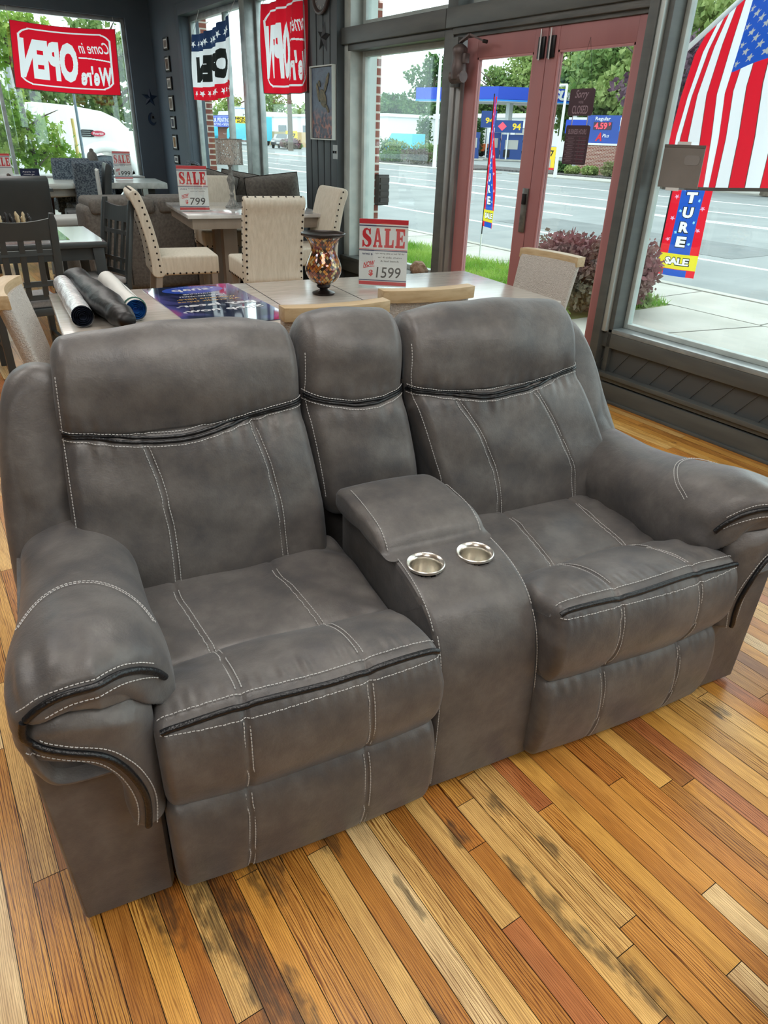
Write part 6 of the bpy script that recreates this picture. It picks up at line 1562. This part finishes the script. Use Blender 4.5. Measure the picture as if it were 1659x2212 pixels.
sign_panel('pump_topper', 'blue 94 topper sign above the wide fuel pump', -54.9, 49.7, 2.35, 2.6, 1.0, .62, M_dkblue, texts=(('94', .75, .5, .8, .55, M_gyel), ('◆', -.6, .5, .8, .7, M_led)))
sign_panel('pump_topper', 'small blue 94 sign on the left canopy column', -58.4, 50.2, 2.75, 1.5, 1.4, .62, M_dkblue, texts=(('94', .1, .6, .8, .5, M_gyel),))
# store behind
t = thing('store_building', 'long white store building behind the fuel canopy', 'building', (-84, 72, GZ), 0)
wb = MB().b2((-12, 0, 0), (12, 10, 4.6)).build('wall', M_farw, t); MB().b2((-12.3, -.3, 4.4), (12.3, 10, 4.9)).build('cornice', M_farw, t)
for x_ in (-9, -5, -1, 3, 7): f = MB().b2((x_ - 1.1, -.08, 1.0), (x_ + 1.1, .05, 3.2)).build('window', M_win, t); MB().b2((x_ - 1.0, -.1, 1.1), (x_ + 1.0, -.07, 3.1)).build('pane', M_grey, f)
t = thing('convenience_store', 'grey convenience store with blue fascia right of the door', 'building', (-44.5, 53.5, GZ), math.radians(10))
MB().b2((-5.5, 0, 0), (14, 9, 3.4)).build('wall', M_grey, t); MB().b2((-.5, -.15, 3.1), (14.2, 9, 4.05)).build('fascia', M_gblue, t); MB().b2((-5.7, -.1, 3.3), (-.5, 9, 3.7)).build('parapet', M_farw, t)
for x_, w_ in ((-4.0, 1.2), (3.4, 2.6), (8.4, 1.4)): f = MB().b2((x_ - w_ / 2, -.1, 0), (x_ + w_ / 2, .05, 2.5)).build('door_frame', M_farw, t); MB().b2((x_ - w_ / 2 + .1, -.13, .1), (x_ + w_ / 2 - .1, -.09, 2.4)).build('door_glass', M_win, f)
# price sign on its brick base
t = thing('price_sign', 'blue fuel price sign on a brick base reading Regular 4.59', 'sign', (-30.6, 36.2, GZ), math.radians(14))
MB().b2((-2.2, -.35, 0), (2.4, .35, 1.62)).build('brick_base', M_brick, t); MB().b2((-2.3, -.4, 1.62), (2.5, .4, 1.72)).build('coping', M_farw, t)
pb = MB().b2((-1.95, -.25, 1.72), (2.3, .25, 3.15)).build('panel', pm('price_sign_blue', (.02, .07, .36), .4), t)
pp = lambda a, c: (a, -.27, c)
textpart('Regular', -.95, 2.95, .95, .24, P_white, pb, pp, bold=.01); MB().b2((-1.5, -.27, 2.42), (-.35, -.24, 2.80)).build('price_display', pm('display_black', (.06, .03, .05), .4), pb)
textpart('4.59', -1.02, 2.61, .80, .33, M_led, pb, lambda a, c: (a, -.285, c), bold=.02); textpart('9', -.48, 2.70, .13, .17, M_led, pb, lambda a, c: (a, -.285, c))
textpart('A', -1.05, 2.05, .42, .44, M_signr, pb, pp, shear=.2, bold=.04); textpart('Plus', -.62, 2.12, .42, .18, P_white, pb, pp, shear=.2); textpart('94', .55, 2.02, .5, .36, M_gyel, pb, pp, shear=.2, bold=.04)
polypart([(.15, 2.55), (.95, 2.55), (.95, 3.05), (.15, 3.05)], P_white, pb, lambda a, c: (a, -.268, c), 'white_panel'); polypart(star2d(.16, .55, 2.82, .3, .6), M_signr, pb, lambda a, c: (a, -.275, c), 'emblem'); polypart([(.15, 2.35), (.95, 2.30), (.95, 2.55), (.15, 2.62)], M_gblue2, pb, lambda a, c: (a, -.275, c), 'blue_swoosh')
sign_panel('directional_sign', 'small blue canopy-side sign left of the fuel price sign', -34.2, 36.6, 2.2, 1.6, .75, .2, M_gblue)
# yellow banners
for i, (x_, y_, z_, w_, h_, lab, tx) in enumerate(((-32.7, 33.0, .25, .72, 1.2, 'yellow banner reading 2 for 7 at the kerb beside the price sign', '2-7'), (-30.2, 40.0, 1.35, .5, .85, 'yellow banner reading 2 for 6 on the store side by the big window', '2-6'), (-90.6, 45, .05, 1.5, 1.9, 'yellow banner reading 2 for 7 on the utility pole near the black car', '2-7'))):
    s_ = sign_panel('yellow_banner', lab, x_, y_, z_, w_, h_, math.radians(38 if i < 2 else 55), M_gyel, cat='banner', texts=((tx, 0, h_ * .72, w_ * .7, h_ * .26, M_ink),), post=True)
    MB().b2((-w_ * .2, -.08, z_ + h_ * .1), (w_ * .2, -.06, z_ + h_ * .45)).build('printed_picture', M_grey, s_); MB().b2((-w_ * .5, -.08, z_), (w_ * .5, -.062, z_ + h_ * .09)).build('red_edge', M_signr, s_)
# light poles and utility poles
def pole(label, x, y, h, r_, arm=None, mat=M_farw, name='light_pole', cat='street lamp'):
    t = thing(name, label, cat, (x, y, GZ)); MB().tube([(0, 0, 0), (0, 0, h)], [r_, r_ * .6], 10).build('pole', mat, t, smooth=60)
    if arm: MB().tube([(0, 0, h), (arm[0] * .5, arm[1] * .5, h + arm[2] * .7), arm[:2] + (h + arm[2],)], r_ * .7, 6).build('arm', mat, t, smooth=60); MB().box((arm[0], arm[1], h + arm[2]), (.7, .25, .12)).build('lamp_head', mat, t)
    return t
pole('tall white street lamp seen through the window beside the door', -40.0, 30.1, 7.0, .13, (-2.6, -.8, .35)); pole('short white lamp post at the kerb left of the closed sign', -29.7, 30.6, 4.3, .10, (-.7, 0, 0))
pole('brown utility pole between the shop signs across the street', -76.8, 38, 9.0, .30, mat=M_bark, name='utility_pole', cat='pole'); pole('thin pale pole behind the lamp shade in the corner window', -66.0, 27.0, 6.5, .16, name='utility_pole', cat='pole')
# buildings across the road, left part
t = thing('white_building', 'low white flat-roofed building with a wooden fence in front', 'building', (-124, 62, GZ), 0)
MB().b2((-16, 0, 0), (30, 14, 4.4)).build('wall', M_farw, t); MB().b2((-16.3, -.3, 4.2), (30.3, 14, 4.6)).build('parapet', M_farw, t)
for x_, w_ in ((-4, 3.6), (5, 2.4), (16, 1.8)): f = MB().b2((x_ - w_ / 2, -.2, 1.6), (x_ + w_ / 2, .1, 3.0)).build('window', M_farw, t); MB().b2((x_ - w_ / 2 + .2, -.25, 1.7), (x_ + w_ / 2 - .2, -.18, 2.9)).build('pane', M_win, f)
t = thing('board_fence', 'tan vertical board fence in front of the low white building', 'fence', (-103.5, 50.5, GZ), 0)
mf = MB()
for i in range(60): mf.b2((-7.4 + i * .25, -.03, 0), (-7.17 + i * .25, .03, 1.85))
MB().b2((-7.4, .03, 1.5), (7.5, .09, 1.6)).build('rail', M_rail, t); o = mf.build('boards', pm('new_fence_board', (.60, .42, .22), .8), t); o['kind'] = 'stuff'
t = thing('printing_shop', 'shop with a bright blue awning behind the pale blue vans', 'building', (-155, 61, GZ), 0)
MB().b2((-12, 0, 0), (14, 8, 4.6)).build('wall', pm('red_shop_brick', (.22, .10, .08), .9), t); MB().b2((-12.3, -.3, 4.5), (14, 8, 5.2)).build('roof_edge', M_farw, t)
aw = MB().add([(-9, 0, 4.5), (9, 0, 4.5), (9, -1.2, 4.2), (-9, -1.2, 4.2), (-9, -1.2, 2.4), (9, -1.2, 2.4), (9, 0, 2.4), (-9, 0, 2.4)], [(0, 1, 2, 3), (3, 2, 5, 4), (0, 3, 4, 7), (1, 6, 5, 2)]).build('awning', M_gblue, t)
textpart('COLOR PRINTING', 1.5, 3.6, 12, .8, P_white, aw, lambda a, c: (a, -1.25, c)); textpart('PRINTING • SIGNS', 2.5, 2.85, 10, .45, P_white, aw, lambda a, c: (a, -1.25, c))
s_ = sign_panel('pylon_sign', 'roadside sign board with a yellow NICK & SON AUTO panel', -84.2, 36.2, 3.2, 2.9, .95, math.radians(55), M_farw, texts=(('CO', .8, .45, .8, .3, M_ink), ('PUBLIC', .3, .15, 1.4, .18, MATS['grey_thread']), ('AUTO REPAIR', -.6, .78, 1.3, .12, M_gblue2)))
pb = MB().b2((-1.45, -.08, 2.5), (1.45, .07, 3.18)).build('panel', M_gyel, s_); textpart('NICK & SON', 0, 3.0, 2.6, .26, M_ink, pb, lambda a, c: (a, -.1, c), bold=.04); textpart('AUTO CARE', 0, 2.68, 2.3, .24, M_ink, pb, lambda a, c: (a, -.1, c), bold=.04)
# vehicles: body profile along local x, width along y
def vehicle(label, x, y, rot, prof, w, mat, glass, wheels, name, cat, k=1, extra=None, z=GZ):
    t = thing(name, label, cat, (x, y, z), rot)
    m = MB(); m.prism([(a * k, b * k) for a, b in prof], -w / 2 * k, w / 2 * k, 'y'); m.build('body', mat, t, bevel=.06 * k, seg=3)
    for gp in glass:
        for s in (-1, 1): MB().prism([(a * k, b * k) for a, b in gp], s * (w / 2 + .012) * k, s * (w / 2 - .02) * k, 'y').build('window', M_win, t)
    for wx, wr in wheels:
        for s in (-1, 1):
            o = MB(); rows = [[(wx * k + q * k * math.cos(a), s * yy * k, wr * k + q * k * math.sin(a)) for a in np.linspace(0, 2 * pi, 28, endpoint=False)] for q, yy in ((wr * .55, w / 2 - .16), (wr, w / 2 - .16), (wr, w / 2 + .03), (wr * .6, w / 2 + .03))]
            o.grid(np.array(rows), closed=True, cap=True); wo_ = o.build('wheel', pm('tyre_rubber', (.02, .02, .02), .8), t)
            o = MB(); rows = [[(wx * k + q * k * math.cos(a), s * yy * k, wr * k + q * k * math.sin(a)) for a in np.linspace(0, 2 * pi, 20, endpoint=False)] for q, yy in ((wr * .58, w / 2 + .0), (wr * .55, w / 2 + .035), (wr * .2, w / 2 + .02))]
            o.grid(np.array(rows), closed=True, cap=True).build('hub', M_alu, wo_)
    if extra: extra(t, k)
    return t
SED = [(-2.3, .35), (-2.35, .75), (-2.2, .98), (-1.6, 1.02), (-.9, 1.40), (.35, 1.42), (1.15, 1.0), (2.1, .86), (2.35, .65), (2.35, .35)]
def lights(t, k):
    for s in (-1, 1): MB().box((2.33 * k, s * .65 * k, .72 * k), (.08 * k, .36 * k, .14 * k)).build('headlamp', M_farw, t)
    MB().box((2.37 * k, 0, .55 * k), (.03, .5 * k, .13 * k)).build('licence_plate', M_farw, t)
    MB().add([(1.12 * k, -.62 * k, 1.03 * k), (1.12 * k, .62 * k, 1.03 * k), (.42 * k, .55 * k, 1.42 * k), (.42 * k, -.55 * k, 1.42 * k)], [(0, 1, 2, 3)]).build('windscreen', M_win, t)
vehicle('black sedan parked in front of the tan board fence', -87.5, 42.3, math.radians(-38), SED, 1.8, pm('black_car_paint', (.015, .02, .025), .15, coat=1), [[(-1.35, 1.0), (-.85, 1.32), (.3, 1.34), (.9, 1.02)]], [(-1.45, .34), (1.45, .34)], 'sedan', 'car', 1.1, lights)
PK = [(-2.8, .5), (-2.8, 1.15), (-.6, 1.15), (-.5, 1.85), (.7, 1.85), (1.2, 1.3), (2.6, 1.2), (2.7, .5)]
vehicle('white pickup truck facing the road beside the yellow banner', -91.0, 49.6, math.radians(-50), PK, 2.0, M_farw, [[(-.35, 1.3), (-.3, 1.72), (.6, 1.72), (.95, 1.3)]], [(-1.8, .42), (1.8, .42)], 'pickup_truck', 'truck', 1.1, lights)
VAN = [(-2.9, .4), (-2.95, 2.5), (1.2, 2.5), (2.0, 1.6), (2.75, 1.35), (2.9, .8), (2.9, .4)]
M_cyan = pm('pale_blue_van_paint', (.10, .55, .72), .4)
vehicle('pale blue delivery van behind the corner window mullion', -106.5, 46.0, math.radians(184), VAN, 2.1, M_cyan, [[(1.0, 1.5), (1.0, 2.2), (1.35, 2.2), (1.85, 1.6)]], [(-1.9, .4), (1.9, .4)], 'van', 'van', 1.45, lights)
BO = [(-4, .9), (-4.1, 2.0), (1.0, 2.1), (4.2, 2.4), (3.0, 1.3), (1.5, .6), (-3.5, .5)]
vehicle('white and blue boat on a trailer beside the pale blue van', -118.0, 43.5, math.radians(170), BO, 2.3, M_cyan, [], [(-1.0, .45)], 'boat', 'boat', 1.1)
vehicle('white van parked beyond the truck nose outside the left window', -30.5, 8.6, math.radians(80), VAN, 2.0, M_farw, [[(1.0, 1.5), (1.0, 2.2), (1.35, 2.2), (1.85, 1.6)]], [(-1.9, .4), (1.9, .4)], 'van', 'van', .62, lights)
vehicle('orange pickup behind the fuel pumps', -66.5, 59.5, math.radians(70), PK, 2.0, pm('orange_truck_paint', (.75, .15, .03), .3), [[(-.35, 1.3), (-.3, 1.72), (.6, 1.72), (.95, 1.3)]], [(-1.8, .42), (1.8, .42)], 'pickup_truck', 'truck', 1.15, lights)
vehicle('turquoise van behind the green hedge across the street', -64.5, 44.5, math.radians(184), VAN, 2.1, M_cyan, [], [(-1.9, .4), (1.9, .4)], 'van', 'van', .80, lights)
# white semi truck outside the left window (seen from its right side; x = along +y of the world)
HOOD = [(-1.35, .55), (-1.35, 1.90), (-1.28, 1.93), (-.6, 1.90), (.0, 1.82), (.30, 1.70), (.50, 1.52), (.60, 1.2), (.62, .75), (.50, .68)] 
arch = [(.10 - .0 + .60 * math.cos(a) - .12, .52 + .60 * math.sin(a)) for a in np.linspace(.30, pi - .05, 18)]
HOOD = HOOD + arch
t = thing('semi_truck', 'white semi truck with long sloping hood outside the left window', 'truck', (-18.0, 4.32, GZ), math.radians(90))
FLIP = True
k = 1.08
M_tw = pm('white_truck_paint', (.80, .83, .84), .25, coat=.6)
m = MB(); m.prism([(a * k, b * k) for a, b in HOOD], .0, 2.0, 'y'); m.build('hood', M_tw, t, bevel=.05, seg=3)
fr_ = MB(); rows = []
for rr_, yy in ((.56, .02), (.60, -.08), (.68, -.10), (.75, -.05), (.78, .02)): rows.append([((-.02 + rr_ * math.cos(a)) * k, yy, (.52 + rr_ * math.sin(a)) * k) for a in np.linspace(.15, pi - .05, 30)])
fr_.grid(np.array(rows)).build('fender', M_tw, t, smooth=60)
CAB = [(-3.2, .6), (-3.2, 3.0), (-1.9, 3.0), (-1.5, 1.95), (-1.33, 1.9), (-1.33, .6)]
m = MB(); m.prism([(a * k, b * k) for a, b in CAB], .0, 2.0, 'y'); m.build('cab', M_tw, t, bevel=.06, seg=3)
MB().prism([(a * k, b * k) for a, b in [(-2.9, 2.0), (-2.9, 2.75), (-2.0, 2.75), (-1.65, 2.0)]], -.02, .02, 'y').build('side_window', M_win, t)
MB().b2((-12, .1, 1.25), (-3.4, 1.9, 1.45)).build('flatbed', M_farw, t); MB().b2((-9, .3, .6), (-3.3, 1.5, .95)).build('chassis', M_black, t)
wv = MB(); rows = [[((-.02 + q * math.cos(a)) * k, yy, (.50 + q * math.sin(a)) * k) for a in np.linspace(0, 2 * pi, 40, endpoint=False)] for q, yy in ((.3, -.03), (.50, -.03), (.52, .01), (.52, .25))]
wh = wv.grid(np.array(rows), closed=True, cap=True).build('wheel', pm('truck_tyre', (.07, .09, .11), .8), t, smooth=50)
rows = [[((-.02 + q * math.cos(a)) * k, yy, (.50 + q * math.sin(a)) * k) for a in np.linspace(0, 2 * pi, 32, endpoint=False)] for q, yy in ((.31, -.03), (.30, -.05), (.22, .03), (.08, .0))]
MB_ = MB().grid(np.array(rows), closed=True, cap=True) ; rows2 = [[(p[0], -p[1], p[2]) for p in r0] for r0 in rows]; MB_.build('rim', pm('white_rim', (.7, .72, .72), .4), wh, smooth=50)
for x_ in (-5.2, -7.0):
    MB().grid(np.array([[((x_ + q * math.cos(a)), yy, (.50 + q * math.sin(a))) for a in np.linspace(0, 2 * pi, 30, endpoint=False)] for q, yy in ((.3, .0), (.52, .0), (.52, .4))]), closed=True, cap=True).build('wheel', MATS['truck_tyre'], t)
o = MB(); o.prism([(a, b) for a, b in rr(.30, .14, .05)], -.02, .01, 'y'); o2 = o.build('side_vent', M_black, t); o2.location = (-.36, 0, 1.42 * k); 
for z_ in (-.04, .0, .04): MB().b2((-.13, -.03, z_ - .006), (.06, -.02, z_ + .006)).build('vent_slat', M_alu, o2)
em = MB().prism([(.15 * math.cos(a), .055 * math.sin(a)) for a in np.linspace(0, 2 * pi, 30, endpoint=False)], -.045, -.02, 'y').build('badge', pm('badge_red', (.45, .03, .07), .3), t); em.location = (-.14, 0, 1.42 * k)
textpart('Peterbilt', 0, 0, .22, .05, P_white, em, lambda a, c: (a, -.048, c), shear=.2)
MB().box((.34, .0, 1.0), (.26, .06, .12)).build('marker_lamp', pm('amber_lamp', (.85, .28, .06), .3), t); MB().box((.45, .9, .42), (.25, 2.1, .40)).build('bumper', pm('chrome', (.7, .7, .7), .1, 1), t, bevel=.03); MB().box((-1.38, -.2, 1.62), (.10, .12, .34)).build('side_mirror', M_black, t, bevel=.02)
MB().tube([(-1.5, -.02, 1.9), (-1.5, -.2, 1.75), (-1.4, -.2, 1.4)], .02, 6).build('mirror_bracket', M_alu, t); MB().tube([(-1.7, -.05, 1.6), (-1.7, .05, 3.6)], .08, 10).build('exhaust_stack', M_alu, t)
# posts between the window and the truck
t = pole('grey steel post outside the left window, in front of the truck hood', -14.4, 3.04, 2.9, .030, mat=pm('blue_grey_post', (.22, .30, .36), .4, .3), name='steel_post', cat='post')
pole('yellow bollard post outside the left window, just left of the grey post', -14.6, 2.99, 1.78, .042, mat=pm('bollard_yellow', (.80, .62, .22), .5), name='bollard', cat='bollard')
t = thing('lattice_screen', 'white lattice screen outside at the left edge of the left window', 'screen', (-15.8, 1.55, .3), math.radians(90))
m = MB()
for i in range(-9, 14): m.bar((i * .12 - .6, 0, 0), (i * .12 + .6, 0, 1.3), .03, .01)
for i in range(-3, 20): m.bar((i * .12 + .3 - .6, .012, 1.3), (i * .12 + .3 + .6 - .6, .012, 0), .03, .01)
m.v = [(min(max(a, -.45), .45), b, c) for a, b, c in m.v]; o = m.build('lattice', M_farw, t); o['kind'] = 'stuff'; MB().b2((-.5, -.03, -.42), (-.44, .03, 1.4)).build('post', M_farw, t); MB().b2((.44, -.03, -.42), (.5, .03, 1.4)).build('post', M_farw, t)
# maple just outside
t = thing('maple_tree', 'young bright green maple outside the left window in front of the truck', 'tree', (-14.6, 2.2, GZ))
m = MB(); m.tube([(0, 0, 0), (.03, .05, 1.2), (0, .0, 2.4), (.05, -.1, 3.6)], [.05, .04, .03, .012], 8)
for a, z in ((.4, .9), (1.4, 1.1), (-1.2, 1.3), (1.2, 1.6), (-1.6, 1.9), (1.7, 2.2), (-1.4, 2.5), (1.5, 2.8)): m.tube([(0, 0, z), (.25 * math.cos(a), .35 * math.sin(a), z + .2), (.4 * math.cos(a), .6 * math.sin(a), z + .3)], [.018, .012, .005], 5)
m.build('trunk', M_bark, t, smooth=60)
foliage_mesh([(0, .1, 1.45, .35, .66, .40), (.0, .45, 1.1, .3, .42, .22), (0, -.25, 1.8, .35, .5, .5), (0, -.3, 1.2, .35, .45, .35), (0, -.3, 2.8, .3, .45, .5), (0, .15, 3.1, .3, .6, .2), (0, -.6, 2.2, .3, .3, .8)], 2300, .165, leafmat('maple_leaves', (.20, .38, .05), (.38, .52, .12), .5, 4), 5, 'foliage', t, shell=.2, star=True)
# trees
G1 = ((.05, .13, .04), (.12, .22, .07)); G2 = ((.12, .22, .06), (.26, .36, .12)); G3 = ((.20, .30, .08), (.36, .44, .16)); PU = ((.07, .035, .06), (.17, .10, .14))
tl = [('dark spreading tree left of the canopy, tallest of that clump', -105, 78, 10.5, 9, *G1), ('dark tree behind the tall street lamp', -97, 76, 8.6, 8, *G1), ('dark low tree at the far left of the window beside the door', -114, 76, 6.5, 9, *G1), ('olive tree behind the left end of the canopy', -92, 80, 9.0, 8, *G2),
      ('pale green tree above the canopy in the left door leaf', -90, 84, 12.0, 9, *G3), ('pale green tree above the canopy corner by the door stile', -84, 86, 12.5, 10, *G3), ('green tree filling the gap under the canopy', -86, 82, 8, 12, *G2), ('green tree above the canopy at the right leaf of the door', -57, 62, 9.2, 8, *G2), ('tall green tree behind the closed sign', -52, 60, 10.5, 9, *G2), ('bright green tree at the right side of the right door leaf', -46.5, 58, 10.0, 9, *G3), ('green tree between the door post and the purple tree', -40, 52, 8.8, 7, *G2), ('light green treetop above the purple tree', -33, 46, 9.5, 7, *G3)]
for i, (lab, x_, y_, h_, w_, a, b) in enumerate(tl): tree(lab, x_, y_, h_ * (1.3 if i < 6 else 1.1), w_ * (1.25 if i < 6 else 1.1), 50 + i, a, b, n=4600, leaf=.62, base=.12)
tree('purple-leaved plum tree behind the national flag', -22.2, 29.8, 6.0, 5.2, 90, *PU, n=5200, leaf=.26, name='purple_tree', base=.1, group='purple trees'); tree('second purple-leaved tree at the right of the national flag', -17.5, 30.5, 5.8, 5, 91, *PU, n=3000, leaf=.3, name='purple_tree', base=.1, group='purple trees')
for i, (x_, y_, h_) in enumerate([(-150, 90, 9.5), (-135, 92, 8.2), (-122, 95, 9.2), (-110, 96, 8.0), (-165, 88, 8.5), (-178, 84, 11), (-195, 80, 10)]):
    tree(['tree over the shop with the blue awning', 'tree behind the roadside sign', 'tree left of the utility pole above the white building', 'tree right of the utility pole above the white building', 'bushy tree left of the blue awning', 'tall tree at the left of the corner window', 'far tree behind the brick pier of the corner window'][i], x_, y_, h_, 15, 120 + i, *(G2 if i % 2 else G3), n=1500, leaf=.8)
hg = thing('hedge_row', 'long clipped green hedge behind the low white building', 'hedge', (-120, 82, GZ)); foliage_mesh([(i * 4 - 40, 0, 3.2, 3, 2, 2.6) for i in range(22)], 5200, .8, leafmat('hedge_leaves', (.16, .22, .09), (.26, .32, .15)), 7, 'foliage', hg); MB().b2((-44, -.5, 0), (48, .5, 3.5)).build('branches', M_bark, hg)
for i, (x_, y_, h_, w_) in enumerate([(-42, 10.5, 6.5, 6), (-44, 14.5, 7.5, 7), (-40, 6.5, 5.6, 6), (-46, 2, 8.5, 8), (-38, 12.6, 5.0, 4)]):
    tree(['green tree behind the hood of the semi truck', 'pale tree at the right of the left window', 'green bushy tree above the truck cab', 'tree at the upper left of the left window', 'thin tree just left of the window jamb behind the truck'][i], x_, y_, h_, w_, 140 + i, *(G2 if i != 4 else G3), n=3200, leaf=.30)
# hedges and shrubs in the beds
bs = [(-48.9, 33.2, 1.6, 2.6, G2, 'round green hedge bush left of the street lamp foot'), (-50.8, 33.6, 1.7, 2.4, G1, 'dark hedge bush at the far left of the bed'), (-45.6, 33.6, 1.5, 2.6, G2, 'clipped green bush just left of the street lamp'), (-47.6, 31.8, .8, 2.0, G1, 'low dark shrub below the turquoise van'), (-44.2, 31.6, 1.1, 2.6, ((.12, .08, .08), (.16, .15, .10)), 'reddish grey shrub right of the street lamp'), (-50.5, 31.6, .7, 2.0, G2, 'low shrub at the left end of the bed'),
      (-33.6, 35.2, .75, 1.4, G1, 'dark shrub at the left foot of the brick sign base'), (-32.3, 34.6, .5, 1.0, G3, 'light green shrub below the hours sign'), (-30.9, 34.6, .55, 1.1, G3, 'bright low shrub in front of the brick sign base'), (-29.4, 34.8, .9, 1.4, ((.22, .24, .10), (.30, .32, .16)), 'olive shrub at the right of the brick sign base'), (-27.5, 37, 1.6, 1.6, ((.45, .38, .20), (.55, .47, .28)), 'tall tan ornamental grass behind the paper notice'), (-83.5, 41.2, 1.1, 2.6, ((.25, .10, .14), (.20, .16, .10)), 'purple shrub beside the white pickup'), (-87.5, 44, .7, 1.6, G2, 'small green shrub at the foot of the yellow banner'),
      (-67, 56, 4.2, 2.2, G1, 'tall dark conifer behind the fuel pumps'), (-71.5, 52, 4.0, 2.0, G1, 'dark conifer at the left behind the door post'), (-49.4, 55, 2.6, 3.0, G2, 'green bush right of the fuel pumps')]
for i, (x_, y_, h_, w_, g, lab) in enumerate(bs): bush(lab, x_, y_, h_, w_, 200 + i, *g, n=1100, leaf=.16 if y_ < 40 else .3, name='shrub' if i not in (13, 14) else 'conifer', group='shrubs across the street')
for i in range(2): pole(['blue bollard left of two in the planting bed', 'blue bollard right of two in the planting bed'][i], -50.2 + i * 1.6, 33.0, .95, .07, mat=M_gblue2, name='bollard', cat='bollard')
t = thing('blue_rail', 'bent blue pipe rail beside the wide fuel pump', 'rail', (-52.6, 50.4, GZ), .6); MB().tube([(0, 0, 0), (0, 0, 1.1), (.3, 0, 1.3), (2.4, 0, 1.3), (2.4, 0, 0)], .07, 8).build('pipe', M_gblue2, t, smooth=60)
